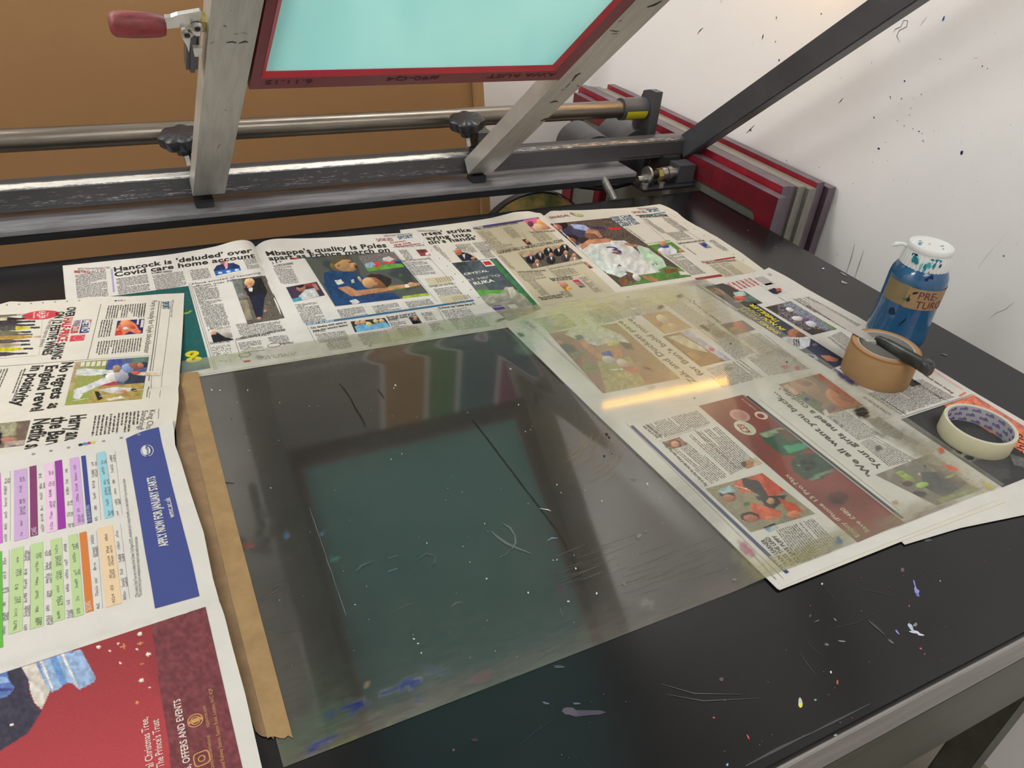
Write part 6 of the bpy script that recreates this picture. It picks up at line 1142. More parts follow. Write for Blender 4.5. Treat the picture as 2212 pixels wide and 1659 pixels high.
stain_and_sheen(1700, 790, 140, 24, .55, (150, 138, 110), .28); stain_and_sheen(1900, 910, 150, 20, .58, (140, 132, 104), .30); stain_and_sheen(2060, 1020, 110, 22, .55, (176, 166, 130), .36); stain_and_sheen(1980, 960, 60, 25, .55, (120, 116, 90), .24); stain_and_sheen(2100, 1040, 50, 8, .6, (206, 196, 170), .55)
stain_and_sheen(2140, 1052, 24, 5, .6, (190, 176, 40), .75); stain_and_sheen(2120, 1072, 30, 6, -.4, (170, 170, 60), .4); stain_and_sheen(1680, 1225, 80, 30, -.4, (166, 160, 70), .30); stain_and_sheen(1620, 1215, 40, 24, .7, (176, 170, 100), .25); stain_and_sheen(1800, 1170, 90, 26, -.4, (150, 146, 90), .30); stain_and_sheen(1990, 1100, 110, 22, -.4, (156, 146, 110), .30)
stain_and_sheen(1612, 1185, 22, 9, .7, (176, 80, 120), .55, .9); stain_and_sheen(1770, 1216, 34, 5, -.45, (140, 50, 110), .7, .9); stain_and_sheen(1792, 1203, 10, 9, .5, (140, 50, 110), .6, .9); stain_and_sheen(1812, 1168, 9, 8, .3, (40, 90, 140), .7, .9); stain_and_sheen(1740, 1228, 50, 5, -.42, (120, 90, 90), .4, .9); stain_and_sheen(1960, 1130, 30, 6, -.4, (110, 84, 80), .4, .9); stain_and_sheen(2020, 1100, 50, 8, -.35, (110, 80, 80), .3, .9)
stain_and_sheen(615, 1620, 60, 34, -.4, (90, 104, 78), .40); stain_and_sheen(700, 1560, 90, 40, -.35, (80, 110, 86), .34); stain_and_sheen(700, 1480, 60, 60, -.3, (70, 96, 76), .2); stain_and_sheen(820, 1560, 90, 26, -.35, (110, 100, 88), .34); stain_and_sheen(950, 1500, 120, 26, -.35, (92, 78, 74), .30); stain_and_sheen(1150, 1420, 160, 26, -.38, (96, 88, 80), .30); stain_and_sheen(1400, 1310, 160, 34, -.35, (84, 74, 72), .30); stain_and_sheen(1560, 1270, 90, 24, -.38, (110, 96, 88), .26)
stain_and_sheen(840, 1592, 10, 30, .1, (170, 160, 80), .3, .9); stain_and_sheen(1040, 1462, 24, 10, -.4, (140, 66, 84), .3, .9); stain_and_sheen(740, 1610, 30, 9, -.3, (150, 156, 60), .35, .9)
stain_and_sheen(880, 1478, 32, 10, -.28, (34, 48, 120), .75, .9); stain_and_sheen(838, 1494, 18, 3, -.3, (34, 48, 120), .6, .9); stain_and_sheen(765, 1524, 32, 9, -.25, (34, 50, 116), .75, .9); stain_and_sheen(760, 1545, 8, 12, .3, (40, 60, 120), .4, .9); stain_and_sheen(722, 1540, 5, 7, .2, (34, 54, 120), .7, .9); stain_and_sheen(705, 1548, 6, 10, .2, (36, 60, 116), .5, .9); stain_and_sheen(688, 1607, 34, 9, -.5, (34, 50, 120), .75, .9); stain_and_sheen(905, 1510, 7, 12, .5, (50, 60, 120), .3, .9); stain_and_sheen(940, 1450, 30, 10, .1, (70, 78, 110), .3, .9)
stain_and_sheen(535, 1178, 14, 5, 0, (150, 60, 44), .7, .9); stain_and_sheen(530, 1010, 30, 12, .3, (100, 50, 50), .14); stain_and_sheen(1213, 1272, 12, 12, 0, (96, 40, 80), .35, .9); stain_and_sheen(1220, 1265, 60, 60, 0, (40, 34, 38), .10)
stain_and_sheen(1160, 1160, 90, 40, -.2, (76, 70, 58), .12); stain_and_sheen(1350, 1180, 160, 80, -.3, (74, 62, 42), .20); stain_and_sheen(1240, 950, 110, 90, .5, (96, 84, 58), .20); stain_and_sheen(1480, 1090, 120, 70, .5, (80, 70, 58), .16); stain_and_sheen(960, 1330, 260, 90, -.2, (58, 62, 56), .14); stain_and_sheen(560, 1400, 60, 200, -.2, (50, 54, 46), .12); stain_and_sheen(460, 900, 60, 90, .1, (70, 74, 66), .12); stain_and_sheen(800, 1150, 300, 160, -.2, (56, 70, 66), .10)  # closing teal patch paints the screen's reflection into the sheet colour
stain_and_sheen(1440, 860, 150, 60, -.15, (196, 190, 160), .12); stain_and_sheen(600, 1000, 90, 200, .1, (56, 60, 50), .10); stain_and_sheen(1000, 760, 140, 60, 0, (60, 74, 60), .12)  # opening pale patch paints the strip lamp's diffused glow into the colour
stain_and_sheen(1862, 890, 15, 12, .3, (16, 20, 18), .97, .9, 9); stain_and_sheen(1828, 812, 24, 9, .6, (44, 44, 110), .8, .9); stain_and_sheen(1805, 798, 5, 4, 0, (44, 44, 110), .8, .9); stain_and_sheen(1842, 826, 12, 4, .5, (44, 44, 110), .8, .9); stain_and_sheen(1744, 862, 6, 5, 0, (44, 44, 110), .6, .9); stain_and_sheen(1811, 848, 3, 3, 0, (60, 30, 30), .6, .9)
stain_and_sheen(1695, 791, 9, 3, .2, (190, 60, 40), .8, .9); stain_and_sheen(1722, 794, 5, 4, 0, (190, 60, 40), .8, .9); stain_and_sheen(2033, 972, 7, 5, .2, (200, 80, 50), .8, .9); stain_and_sheen(2052, 1010, 16, 5, .3, (200, 80, 50), .8, .9); stain_and_sheen(1999, 1009, 4.5, 3.5, 0, (20, 18, 20), .95, .9); stain_and_sheen(2044, 1036, 2.6, 2.2, 0, (30, 30, 30), .9, .9); stain_and_sheen(1982, 1023, 5, 2.4, 0, (220, 216, 200), .7, .9)
stain_and_sheen(1350, 615, 14, 4, .2, (80, 50, 110), .6, .9); stain_and_sheen(1500, 605, 30, 12, 0, (110, 60, 90), .3); stain_and_sheen(1468, 640, 6, 4, .1, (40, 36, 40), .8, .9); stain_and_sheen(1427, 663, 7, 3, -.4, (70, 56, 36), .8, .9); stain_and_sheen(1357, 642, 3, 2, 0, (50, 44, 40), .9, .9); stain_and_sheen(1523, 708, 12, 4, .5, (60, 50, 40), .7, .9); stain_and_sheen(1400, 796, 13, 2.6, .35, (80, 50, 30), .8, .9); stain_and_sheen(1406, 838, 9, 5, 0, (150, 120, 70), .35, .9); stain_and_sheen(1127, 723, 8, 3, .2, (50, 60, 50), .7, .9); stain_and_sheen(1572, 796, 9, 3, -.2, (150, 150, 60), .5, .9)
stain_and_sheen(1805, 1085, 22, 14, .3, (60, 30, 30), .25); stain_and_sheen(1805, 908, 26, 1.8, .65, (40, 50, 110), .8, .9); stain_and_sheen(1900, 936, 18, 4, .6, (110, 104, 80), .4, .9); stain_and_sheen(1898, 968, 8, 6, .2, (60, 60, 60), .5, .9); stain_and_sheen(1935, 1087, 5, 4, 0, (190, 130, 60), .6, .9)
stain_and_sheen(700, 1155, 8, 3, .6, (30, 100, 150), .8, .9); stain_and_sheen(617, 1157, 8, 5, .5, (30, 100, 150), .7, .9); stain_and_sheen(722, 1205, 7, 5, 0, (20, 120, 90), .8, .9); stain_and_sheen(976, 1032, 3, 5, .2, (16, 60, 80), .9, .9); stain_and_sheen(795, 1478, 5, 6, .2, (170, 130, 50), .7, .9); stain_and_sheen(1069, 1486, 6, 3, -.4, (200, 196, 170), .8, .9); stain_and_sheen(1397, 1303, 16, 8, .1, (150, 146, 140), .35, .9)
stain_and_sheen(383, 790, 14, 8, .2, (60, 120, 110), .4, .9); stain_and_sheen(560, 770, 10, 3, 0, (60, 60, 50), .3, .9); stain_and_sheen(798, 748, 4, 2, 0, (20, 20, 20), .9, .9); stain_and_sheen(1082, 690, 12, 2.4, -.3, (50, 50, 40), .7, .9)
alp = np.clip(alp * (.70 + .6 * fb(.05, 21)), 0, .97)
m = bpy.data.materials.new('stained_clear_plastic'); m.use_nodes = True; nt = m.node_tree; N = nt.nodes; L = nt.links; N.remove(N['Principled BSDF'])
at_ = N.new('ShaderNodeAttribute'); at_.attribute_name = 'Col'
trn = N.new('ShaderNodeBsdfTransparent'); trn.inputs[0].default_value = (.93, .935, .905, 1)
dif = N.new('ShaderNodeBsdfDiffuse'); L.new(at_.outputs['Color'], dif.inputs[0])
glo = N.new('ShaderNodeBsdfGlossy'); glo.inputs['Roughness'].default_value = .06; glo.inputs[0].default_value = (1, 1, 1, 1)
glo2 = N.new('ShaderNodeBsdfGlossy'); glo2.inputs['Roughness'].default_value = .30; glo2.inputs[0].default_value = (1, 1, 1, 1)
gmx = N.new('ShaderNodeMixShader'); 
frn = N.new('ShaderNodeFresnel'); frn.inputs[0].default_value = 1.60
m1 = N.new('ShaderNodeMixShader'); m2 = N.new('ShaderNodeMixShader')
tcn = N.new('ShaderNodeTexCoord')
# swirled wiping scratches modulate haze and bump
mp = N.new('ShaderNodeMapping'); mp.inputs['Scale'].default_value = (6, 50, 1); mp.inputs['Rotation'].default_value = (0, 0, .35)
nn = N.new('ShaderNodeTexNoise'); nn.inputs['Scale'].default_value = 5; nn.inputs['Detail'].default_value = 8; nn.inputs['Roughness'].default_value = .75; nn.inputs['Distortion'].default_value = 1.2
L.new(tcn.outputs['Object'], mp.inputs[0]); L.new(mp.outputs[0], nn.inputs['Vector'])
n3 = N.new('ShaderNodeTexNoise'); n3.inputs['Scale'].default_value = 9; n3.inputs['Detail'].default_value = 5; L.new(tcn.outputs['Object'], n3.inputs['Vector'])
r1 = N.new('ShaderNodeMapRange'); r1.inputs[1].default_value = .35; r1.inputs[2].default_value = .75; r1.inputs[3].default_value = .65; r1.inputs[4].default_value = 1.55; L.new(nn.outputs['Fac'], r1.inputs[0])
r2 = N.new('ShaderNodeMapRange'); r2.inputs[1].default_value = .3; r2.inputs[2].default_value = .7; r2.inputs[3].default_value = .75; r2.inputs[4].default_value = 1.25; L.new(n3.outputs['Fac'], r2.inputs[0])
mu = N.new('ShaderNodeMath'); mu.operation = 'MULTIPLY'; L.new(r1.outputs[0], mu.inputs[0]); L.new(r2.outputs[0], mu.inputs[1])
mu2 = N.new('ShaderNodeMath'); mu2.operation = 'MULTIPLY'; mu2.use_clamp = True; L.new(mu.outputs[0], mu2.inputs[0]); L.new(at_.outputs['Alpha'], mu2.inputs[1])
bp = N.new('ShaderNodeBump'); bp.inputs['Strength'].default_value = .10; bp.inputs['Distance'].default_value = .0006
n4 = N.new('ShaderNodeTexNoise'); n4.inputs['Scale'].default_value = 26; n4.inputs['Detail'].default_value = 3; L.new(tcn.outputs['Object'], n4.inputs['Vector']); L.new(n4.outputs['Fac'], bp.inputs['Height'])
L.new(bp.outputs[0], glo2.inputs['Normal'])
gmx.inputs[0].default_value = .30; L.new(glo.outputs[0], gmx.inputs[1]); L.new(glo2.outputs[0], gmx.inputs[2])
L.new(mu2.outputs[0], m1.inputs[0]); L.new(trn.outputs[0], m1.inputs[1]); L.new(dif.outputs[0], m1.inputs[2])
geo = N.new('ShaderNodeNewGeometry'); inv = N.new('ShaderNodeMath'); inv.operation = 'SUBTRACT'; inv.inputs[0].default_value = 1; L.new(geo.outputs['Backfacing'], inv.inputs[1])
fm = N.new('ShaderNodeMath'); fm.operation = 'MULTIPLY'; L.new(frn.outputs[0], fm.inputs[0]); L.new(inv.outputs[0], fm.inputs[1]); L.new(fm.outputs[0], m2.inputs[0]); L.new(m1.outputs[0], m2.inputs[1]); L.new(gmx.outputs[0], m2.inputs[2]); L.new(m2.outputs[0], N['Material Output'].inputs[0])
sht = thing('plastic_sheet', 'large clear plastic sheet stained with ink, hinged with brown tape over the newspapers', 'plastic sheet', (.445, .61, 0))
me = bpy.data.meshes.new('sheet'); org = np.array(ORG['plastic_sheet'])
fs = [(j * n1 + i, j * n1 + i + 1, (j + 1) * n1 + i + 1, (j + 1) * n1 + i) for j in range(n2 - 1) for i in range(n1 - 1)]
me.from_pydata((Wt - org).tolist(), [], fs); ca_ = me.color_attributes.new('Col', 'FLOAT_COLOR', 'POINT')
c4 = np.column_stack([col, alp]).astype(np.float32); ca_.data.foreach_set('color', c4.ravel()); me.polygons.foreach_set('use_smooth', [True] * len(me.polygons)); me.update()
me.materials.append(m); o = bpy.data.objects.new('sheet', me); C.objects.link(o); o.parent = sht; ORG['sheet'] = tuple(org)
# scratches and dried specks lying on the plastic
tm = MB(); tmc = []
SZ = [0]
def zon(p):
    SZ[0] += .12
    z = .002
    for _ in range(5): q = on(p, 2, z); z = float(z_sheet(q[0], q[1])) + .00018 + SZ[0] * .0000012
    return on(p, 2, z)
def sfleck(p, rx, ry, colr, an=0, jag=.3, n=8):
    rx *= .72; ry *= .72
    vs = []
    for k in range(n):
        a = 2 * PI * k / n; f_ = random.uniform(1 - jag, 1 + jag)
        vs.append(zon((p[0] + f_ * (rx * math.cos(a) * math.cos(an) - ry * math.sin(a) * math.sin(an)), p[1] + f_ * (rx * math.cos(a) * math.sin(an) + ry * math.sin(a) * math.cos(an)))))
    tm.add(vs, [tuple(range(n))[::-1]]); tmc.extend([colr] * n)
def sscr(pts, wpx, colr):
    vs = []
    for i, p in enumerate(pts):
        a = np.array(pts[max(i - 1, 0)], float); b2 = np.array(pts[min(i + 1, len(pts) - 1)], float); d = b2 - a; d /= np.linalg.norm(d); h = wpx / 2 * (.3 if i in (0, len(pts) - 1) else random.uniform(.6, 1.2))
        vs += [zon((p[0] - d[1] * h, p[1] + d[0] * h)), zon((p[0] + d[1] * h, p[1] - d[0] * h))]
    tm.add(vs, [(2 * i, 2 * i + 1, 2 * i + 3, 2 * i + 2) for i in range(len(pts) - 1)]); tmc.extend([colr] * len(vs))
BK = S(22, 20, 22); LT = S(118, 124, 122); WT = S(214, 214, 208)
def seg(a, b, n=14): return [(a[0] + (b[0] - a[0]) * k / n + random.uniform(-.8, .8), a[1] + (b[1] - a[1]) * k / n) for k in range(n + 1)]
sscr([(732, 828), (745, 842), (757, 860), (768, 882), (782, 904), (790, 922)], 3, BK); sscr([(815, 840), (824, 852), (831, 862)], 2.2, BK); sscr(seg((1020, 905), (1205, 1148), 22), 2.6, BK); sscr(seg((1205, 1148), (1232, 1196), 5), 1.6, BK); sscr([(482, 1040), (492, 1043), (506, 1044)], 3, BK)
sscr(seg((668, 1095), (748, 1330), 18), 1.1, LT); sscr([(1060, 1147), (1075, 1160), (1095, 1174), (1115, 1183), (1148, 1196)], 5, S(96, 106, 104)); sscr([(1086, 1130), (1102, 1140), (1112, 1156), (1114, 1172), (1106, 1186)], 5, S(96, 106, 104)); sscr([(1075, 1205), (1092, 1198), (1104, 1184)], 3, S(84, 94, 92))
sscr([(838, 1234), (858, 1228)], 2, S(120, 170, 180)); sscr([(768, 1236), (780, 1222), (806, 1212)], 6, S(70, 84, 80)); sscr([(838, 1206), (860, 1199)], 2, LT); sscr([(895, 1214), (920, 1196), (938, 1200), (940, 1214), (930, 1226)], 3, S(70, 84, 82)); sscr([(585, 1272), (606, 1262), (622, 1260)], 1.6, S(80, 84, 82)); sscr([(560, 1302), (590, 1280), (622, 1260)], 1.4, S(80, 84, 82)); sscr([(572, 1358), (610, 1366), (650, 1360)], 1.4, S(74, 78, 76))
sscr([(1165, 1098), (1184, 1101), (1190, 1104)], 2, WT); sscr([(1182, 1168), (1192, 1162), (1206, 1162)], 2.2, S(120, 150, 180)); sscr([(1209, 1312), (1216, 1330)], 2, LT); sscr([(975, 1310), (985, 1302), (998, 1300)], 1.6, LT); sscr([(846, 1322), (880, 1306), (905, 1300)], 1.6, S(84, 90, 88)); sscr([(1250, 1225), (1290, 1210)], 2, S(90, 84, 70))
for k in range(34):   # fan of wiping scratches, the light they catch painted as golden colour
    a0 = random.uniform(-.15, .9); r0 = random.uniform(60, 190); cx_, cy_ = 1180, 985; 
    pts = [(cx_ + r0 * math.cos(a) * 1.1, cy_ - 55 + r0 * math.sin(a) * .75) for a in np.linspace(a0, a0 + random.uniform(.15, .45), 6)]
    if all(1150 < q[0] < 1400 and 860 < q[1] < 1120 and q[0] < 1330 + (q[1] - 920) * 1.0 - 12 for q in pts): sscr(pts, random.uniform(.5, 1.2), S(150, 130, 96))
for k in range(46):
    x_ = random.uniform(1180, 1560); y_ = random.uniform(1180, 1290); l = random.uniform(30, 110); sl_ = -.36 + random.uniform(-.06, .06)
    if y_ < 1659 - (x_ - 612) * .388 - 18 - 40 and x_ + l < 1600: sscr([(x_, y_), (x_ + l / 2, y_ + sl_ * l / 2), (x_ + l, y_ + sl_ * l)], .7, S(112, 106, 100))
for p, r in [((1047, 1131), 2), ((922, 1173), 2.6), ((767, 1306), 2.4), ((604, 1296), 1.6), ((1203, 1209), 2.2), ((1195, 1210), 2), ((1228, 1299), 4), ((1289, 1282), 4), ((1244, 1228), 3.5), ((1051, 1250), 3), ((1141, 1280), 3), ((1240, 1199), 2), ((1000, 1180), 1.6), ((1015, 1214), 1.6), ((792, 1266), 1.4), ((1070, 1406), 1.5), ((894, 1380), 3), ((903, 1390), 3), ((910, 1410), 2.6), ((1398, 1045), 4), ((1300, 1082), 2.6), ((1203, 1047), 2.6), ((1212, 1064), 2), ((854, 832), 3), ((851, 838), 2), ((604, 870), 1.5), ((457, 842), 3), ((475, 843), 2.4), ((535, 843), 2.2), ((1103, 797), 3), ((1120, 874), 2.4), ((1135, 932), 2), ((1146, 928), 1.4), ((585, 1054), 2.2), ((868, 980), 1.8), ((845, 992), 1.8), ((1430, 1130), 1)]:
    sfleck(p, r, r * .6, WT, random.uniform(0, 2))
for p, r in [((1310, 938), 6), ((1316, 945), 4), ((1305, 985), 4), ((1322, 980), 2), ((500, 905), 2), ((538, 905), 2), ((721, 796), 1.6), ((840, 938), 1.8), ((1700, 782), 3), ((1578, 742), 3), ((1500, 650), 2)]: sfleck(p, r, r * .7, S(36, 28, 30), .8)
for p, rx, ry, an in [((1380, 1158), 8, 5, -.6), ((1396, 1147), 6, 4, -.5), ((1586, 1252), 8, 4, .1), ((1348, 1262), 6, 3, .7), ((1368, 1035), 10, 2.4, .1), ((1500, 850 + 10), 3, 2, 0), ((1397, 1300), 4, 2, 0)]: sfleck(p, rx, ry, S(120, 124, 120), an, .4)
for _ in range(150):
    p = (random.uniform(480, 1600), random.uniform(860, 1500)); 
    if p[1] < 1640 - (p[0] - 612) * .388 - 20 and p[0] > 460 + (p[1] - 800) * .26 and p[0] < 1120 + (p[1] - 700) * 1.02 - 20: sfleck(p, random.uniform(.6, 1.3), random.uniform(.5, 1), random.choice([LT, WT, S(70, 70, 70)]))
tm.col = tmc; o = tm.build('dried_specks', M['marks'], sht); o['kind'] = 'stuff'; o['label'] = 'scratches and dried ink specks on the plastic'

M['kraft'] = mat('brown_kraft_tape', S(158, 128, 86), .55, spec=.3, noise=.13, nscale=45, bump=.2, bscale=90)
M['kraft2'] = mat('thin_kraft_tape', S(140, 112, 80), .55, spec=.3, noise=.16, nscale=38, bump=.2, bscale=90)
def tape(label, PL, dz, th=.00022, lab2=None):
    """strip between two polylines given in photo pixels (left edge, right edge)"""
    a = [zon(p)[:2] for p in PL[0]]; b = [zon(p)[:2] for p in PL[1]]; n = 60
    def ev(pl):
        pl = np.array(pl); d = np.r_[0, np.cumsum(np.linalg.norm(np.diff(pl, axis=0), axis=1))]; d /= d[-1]; t = np.linspace(0, 1, n); return np.column_stack([np.interp(t, d, pl[:, 0]), np.interp(t, d, pl[:, 1])])
    A, Bb = ev(a), ev(b); vs = []; m_ = 7
    jag0 = [random.uniform(-.0012, .0012) for _ in range(m_)]; jag1 = [random.uniform(-.0016, .0016) for _ in range(m_)]
    for i in range(n):
        for k in range(m_):
            q = A[i] + (Bb[i] - A[i]) * k / (m_ - 1)
            if i == 0: q = q + np.array([0, jag0[k]])
            if i == n - 1: q = q + np.array([0, jag1[k]])
            vs.append((q[0], q[1], float(z_sheet(q[0], q[1])) + dz))
    f_ = [(i * m_ + k, (i + 1) * m_ + k, (i + 1) * m_ + k + 1, i * m_ + k + 1) for i in range(n - 1) for k in range(m_ - 1)]
    mb = MB(); mb.add(vs, f_, True)
    ring_ = [k for k in range(m_)] + [i * m_ + m_ - 1 for i in range(1, n)] + [(n - 1) * m_ + k for k in range(m_ - 2, -1, -1)] + [i * m_ for i in range(n - 2, 0, -1)]
    rv = [vs[i] for i in ring_]; mb.add(rv + [(p[0], p[1], p[2] - th) for p in rv], [(i, (i + 1) % len(rv), len(rv) + (i + 1) % len(rv), len(rv) + i) for i in range(len(rv))])
    o = mb.build('tape_strip', M['kraft2'] if 'lower' in label else M['kraft']); tag(o, label, 'tape', 'brown tape strips along the sheet'); return o
tape('lower brown paper tape strip, partly under the left newspapers', [[(372, 820), (385, 1000), (430, 1180), (490, 1400), (553, 1583)], [(404, 806), (424, 900), (462, 1075), (520, 1330), (592, 1596)]], .0004)
tp = tape('upper brown paper tape strip along the left edge of the plastic sheet', [[(386, 806), (408, 905), (446, 1060), (500, 1290), (577, 1594)], [(428, 804), (452, 905), (498, 1085), (560, 1320), (632, 1591)]], .0009)

# ================================================================== JAR, TAPE ROLLS, PALETTE KNIFE
jx_, jy_ = 1.0265, .6275
t = thing('paint_jar', 'glass jar of blue ink with white lid and brown tape label, by the wall', 'jar', (jx_, jy_, 0))
JB = at0(jx_, jy_, .0004)
M['blue'] = mat('blue_ink_in_glass', S(28, 90, 136), .14, spec=.6, noise=.08, nscale=14, coat=.4)
jp = [(0, 0), (.034, 0), (.0395, .003), (.0425, .010), (.0430, .022), (.0415, .032), (.0408, .045), (.0405, .070), (.0405, .108), (.0390, .117), (.0345, .126), (.0310, .131), (.0300, .146), (0, .146)]
MB().lathe(jp, JB, 64).build('glass_body', M['blue'], t)
M['cap'] = mat('white_lid', S(232, 234, 232), .35, spec=.5)
lip = lambda i, an: (.0009 * math.cos(34 * an) * (1 if i in (1, 2) else .5) if i <= 3 else 0)
MB().lathe([(.0315, .1275), (.0338, .1280), (.0332, .1345), (.0318, .1470), (.0306, .1500), (.0313, .1520), (.0313, .1565), (.0297, .1590), (.0275, .1592), (.0262, .1580), (0, .1578)], JB, 136, wob=lip).build('lid', M['cap'], t)
hl = MB(); q0 = np.array([jx_, jy_, .150]); dr = np.array([-.70, .72, 0]); 
hl.tube([q0 + dr * .030, q0 + dr * .038 + EZ * .002, q0 + dr * .046 + EZ * -.001, q0 + dr * .051 - EZ * .004], [.0032, .0026, .0042, .0012], 8).build('pull_tab', M['cap'], t)
M['label'] = mat('kraft_label', S(166, 136, 98), .6, noise=.06, nscale=60); M['label2'] = mat('kraft_label_old', S(140, 122, 84), .6, noise=.1, nscale=50)
MB().lathe([(.0409, .074), (.0409, .106)], JB, 48, a0=PI * .85, a1=PI * 1.16).build('tape_label', M['label2'], t)
MB().lathe([(.0412, .073), (.0412, .105)], JB, 64, a0=PI * 1.135, a1=PI * 1.80).build('tape_label', M['label'], t)
def cyl_text(st, rad, ang0, hgt, z, m_, parent, B, flip=1, bold=.0, sx=1.0, nm='lettering'):
    V, F, wd = glyphs(st, bold); k_ = hgt / CAP; vs = []
    for v in V:
        a = ang0 + flip * v[0] * k_ * sx / rad; vs.append(B[0] + np.array([rad * math.cos(a), rad * math.sin(a), z + v[1] * k_]))
    o = MB().add(vs, F).build(nm, m_, parent, sharp=False); o['kind'] = 'stuff'; return o
M['maroon'] = mat('maroon_pen', S(104, 40, 56), .6)
cyl_text('PRE-', .0415, math.radians(-134), .0112, .0900, M['maroon'], t, JB, 1, .0); cyl_text('TURQ', .0415, math.radians(-134), .0112, .0755, M['maroon'], t, JB, 1, .0)
sp = MB(); spc = []
def jblob(ang, z, ra, rz, colr, rad=.0418, an=0):
    n = 12; vs = []
    for k in range(n):
        a = 2 * PI * k / n; f_ = random.uniform(.8, 1.2); da = f_ * (ra * math.cos(a) * math.cos(an) - rz * math.sin(a) * math.sin(an)); dz = f_ * (ra * math.cos(a) * math.sin(an) + rz * math.sin(a) * math.cos(an))
        vs.append((jx_ + rad * math.cos(ang + da / rad), jy_ + rad * math.sin(ang + da / rad), z + dz))
    sp.add(vs, [tuple(range(n))]); spc.extend([colr] * n)
rd = math.radians
jblob(rd(-142), .0985, .0045, .0017, K_, an=.5); jblob(rd(-150), .0865, .0030, .0030, K_); jblob(rd(-150), .0915, .0006, .0030, K_)
jblob(rd(-170), .060, .005, .006, S(16, 44, 72), .0410); jblob(rd(-143), .050, .0012, .008, S(14, 30, 60), .0411, an=-.4); jblob(rd(-124), .1200, .0035, .0085, S(34, 44, 84), .0370)
jblob(rd(-156), .0855, .003, .002, S(70, 120, 90)); jblob(rd(-132), .0770 + .045, .002, .003, S(20, 44, 90), .0417)
TQ = S(20, 140, 160); DB = S(30, 60, 110)
for a_, z_, ra_, rz_, c_ in [(-172, .1425, .0045, .006, TQ), (-176, .1470, .005, .003, DB), (-166, .1390, .003, .003, TQ), (-143, .1350, .003, .006, TQ), (-137, .1390, .003, .005, S(80, 180, 190)), (-148, .1310, .004, .003, S(120, 200, 205)), (-122, .1450, .006, .003, DB), (-119, .1475, .006, .002, TQ), (-125, .1400, .002, .005, TQ), (-134, .1480, .003, .0015, TQ), (-110, .141, .0015, .003, DB), (-152, .137, .0015, .004, S(130, 206, 206)), (-128, .1300, .002, .002, DB)]:
    jblob(rd(a_), z_, ra_, rz_, c_, .0337 if z_ < .143 else .0320)
for (dx, dy, r1_, r2_, c_) in [(-.012, .010, .006, .0016, TQ), (-.018, .006, .004, .0014, TQ), (.012, -.008, .004, .0012, TQ), (-.006, .016, .004, .001, TQ), (.004, -.016, .002, .001, S(60, 60, 60)), (.0, .004, .003, .002, S(214, 214, 150)), (-.024, -.004, .003, .001, S(206, 210, 150))]:
    sp.add([(jx_ + dx + r1_ * math.cos(a) * random.uniform(.7, 1.2), jy_ + dy + r2_ * math.sin(a) * random.uniform(.7, 1.3), .1586) for a in np.linspace(0, 2 * PI, 9)[:-1]], [tuple(range(8))]); spc.extend([c_] * 8)
sp.col = spc; o = sp.build('paint_drips', M['marks'], t); o['kind'] = 'stuff'; o['label'] = 'turquoise and dark paint drips'

# brown paper tape roll
bx_, by_ = .9110, .5610; zb = float(z_d(bx_, by_)) + .0003
t = thing('tape_roll', 'wide brown paper tape roll under the palette knife, in front of the blue jar', 'tape roll', (bx_, by_, zb), 'tape rolls on the newspaper')
RB = at0(bx_, by_, zb)
MB().lathe([(.0385, 0), (.0462, 0), (.0466, .001), (.0467, .047), (.0462, .048), (.0385, .048)], RB, 72, closed=True).build('tape_winding', mat('kraft_winding', S(172, 134, 90), .6, noise=.07, nscale=30), t)
MB().lathe([(.0364, .0002), (.0385, .0002), (.0385, .0483), (.0364, .0483)], RB, 72, closed=True).build('cardboard_core', mat('grey_core', S(178, 174, 168), .7, noise=.05, nscale=25), t)
MB().lathe([(.0447, .0480), (.0466, .0482), (.0470, .0470), (.0470, .0460), (.0466, .0460), (.0464, .0478)], RB, 72, closed=True).build('outer_lip', mat('kraft_edge', S(150, 104, 62), .6), t)
# masking tape roll
mx_, my_ = .9145, .4035; zb = float(z_d(mx_, my_)) + .0003
t = thing('tape_roll', 'narrow cream masking tape roll with printed core on the dark advert', 'tape roll', (mx_, my_, zb), 'tape rolls on the newspaper')
RB = at0(mx_, my_, zb)
MB().lathe([(.0402, .0003), (.0432, 0), (.0436, .001), (.0436, .0235), (.0432, .0242), (.0402, .0240)], RB, 72, closed=True).build('tape_winding', mat('masking_tape', S(206, 200, 168), .6, noise=.03, nscale=40), t)
MB().lathe([(.0388, .0003), (.0402, .0003), (.0402, .0238), (.0388, .0238)], RB, 72, closed=True).build('cardboard_core', mat('lilac_core', S(196, 192, 200), .6), t)
M['purple'] = mat('purple_print', S(66, 50, 140), .6)
pr = None
V, F, wd = glyphs('odh', .015)
lt = MB()
for row in range(4):
    zz = .0172 - row * .0080
    for k in range(15):
        an0 = 2 * PI * k / 15 + (.18 if row % 2 else 0) - .06 * row; hh = .0047 / CAP
        vs = [RB[0] + np.array([.0386 * math.cos(an0 - v[0] * hh / .0386), .0386 * math.sin(an0 - v[0] * hh / .0386), np.clip(zz + v[1] * hh, .0005, .0236)]) for v in V]; lt.add(vs, F)
o = lt.build('core_lettering', M['purple'], t, sharp=False); o['kind'] = 'stuff'; o['label'] = 'repeated purple lettering inside the core'
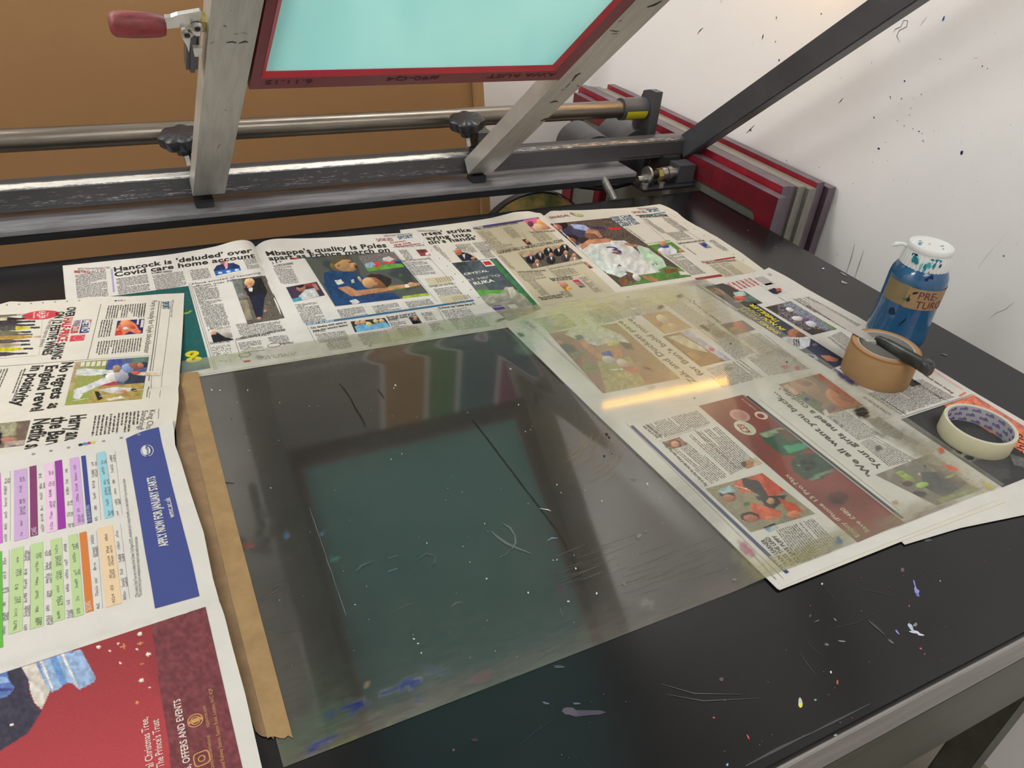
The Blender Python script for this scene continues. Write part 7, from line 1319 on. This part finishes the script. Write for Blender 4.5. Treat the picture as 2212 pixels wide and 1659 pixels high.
# palette knife
kz = zb * 0 + float(z_d(bx_, by_)) + .0003 + .0485
kA = on((1752, 652), 2, kz + .003); kJ = on((1895, 727), 2, kz + .006); kE = on((2012, 800), 2, kz + .010)
kd = kE - kA; kd[2] = 0; kd /= np.linalg.norm(kd); kn_ = np.array([-kd[1], kd[0], 0]); LK = float((kE - kA) @ kd); LJ = float((kJ - kA) @ kd)
t = thing('palette_knife', 'palette knife with paint-smeared black handle resting across the brown tape roll', 'palette knife', (bx_, by_, kz))
kz0 = kz + .0012
def KP(s_, w_, z_=0): q = kA + kd * s_ + kn_ * w_; return np.array([q[0], q[1], kz0 + z_])
bl = MB(); prof_k = [(0, .0015), (.002, .0055), (.006, .0085), (.014, .0105), (.03, .0112), (LJ * .6, .0112), (LJ * .86, .0098), (LJ * .97, .0075)]
vs = []; 
for s_, w_ in prof_k:
    for z_ in (.0008, 0): vs += [KP(s_, w_, z_), KP(s_, -w_, z_)]
fs = []
for i in range(len(prof_k) - 1):
    a, b2 = i * 4, i * 4 + 4; fs += [(a, a + 1, b2 + 1, b2), (a + 2, b2 + 2, b2 + 3, a + 3), (a, b2, b2 + 2, a + 2), (a + 1, a + 3, b2 + 3, b2 + 1)]
fs += [(0, 2, 3, 1), (len(vs) - 4, len(vs) - 3, len(vs) - 1, len(vs) - 2)]
bl.add(vs, fs).build('blade', mat('knife_steel', (.55, .52, .50), .38, metal=.75, noise=.08, nscale=20), t)
bo = MB(); vs = []
for s_, w_, h_ in [(LJ * .955, .0085, .0014), (LJ, .0080, .004), (LJ + .012, .0055, .008)]:
    vs += [KP(s_, w_, 0), KP(s_, -w_, 0), KP(s_, -w_ * .8, h_), KP(s_, w_ * .8, h_)]
bo.add(vs, [(0, 1, 2, 3), (8, 11, 10, 9)] + [(i + k, i + (k + 1) % 4, i + 4 + (k + 1) % 4, i + 4 + k) for i in (0, 4) for k in range(4)]).build('bolster', M['zinc'], t)
ha = MB(); st_ = [(LJ + .006, .0050, .0058), (LJ + .02, .0062, .0072), (LJ + .045, .0070, .0080), (LJ + .08, .0078, .0088), (LK - .012, .0090, .0098), (LK - .004, .0086, .0094), (LK, .0062, .0070)]
vs = []; nn_ = 16
for s_, w_, h_ in st_:
    for k in range(nn_):
        a = 2 * PI * k / nn_; ca_, sa_ = math.cos(a), math.sin(a); vs.append(KP(s_, w_ * math.copysign(abs(ca_) ** .7, ca_), h_ + h_ * math.copysign(abs(sa_) ** .7, sa_)))
ha.add(vs, [(i * nn_ + k, i * nn_ + (k + 1) % nn_, (i + 1) * nn_ + (k + 1) % nn_, (i + 1) * nn_ + k) for i in range(len(st_) - 1) for k in range(nn_)], True)
ha.add([vs[k] for k in range(nn_)], [tuple(range(nn_))]); ha.add([vs[-nn_ + k] for k in range(nn_)], [tuple(range(nn_))])
ha.build('handle', mat('smeared_black_handle', S(44, 44, 48), .3, spec=.5, noise=.5, nscale=45, col2=S(74, 80, 76)), t)
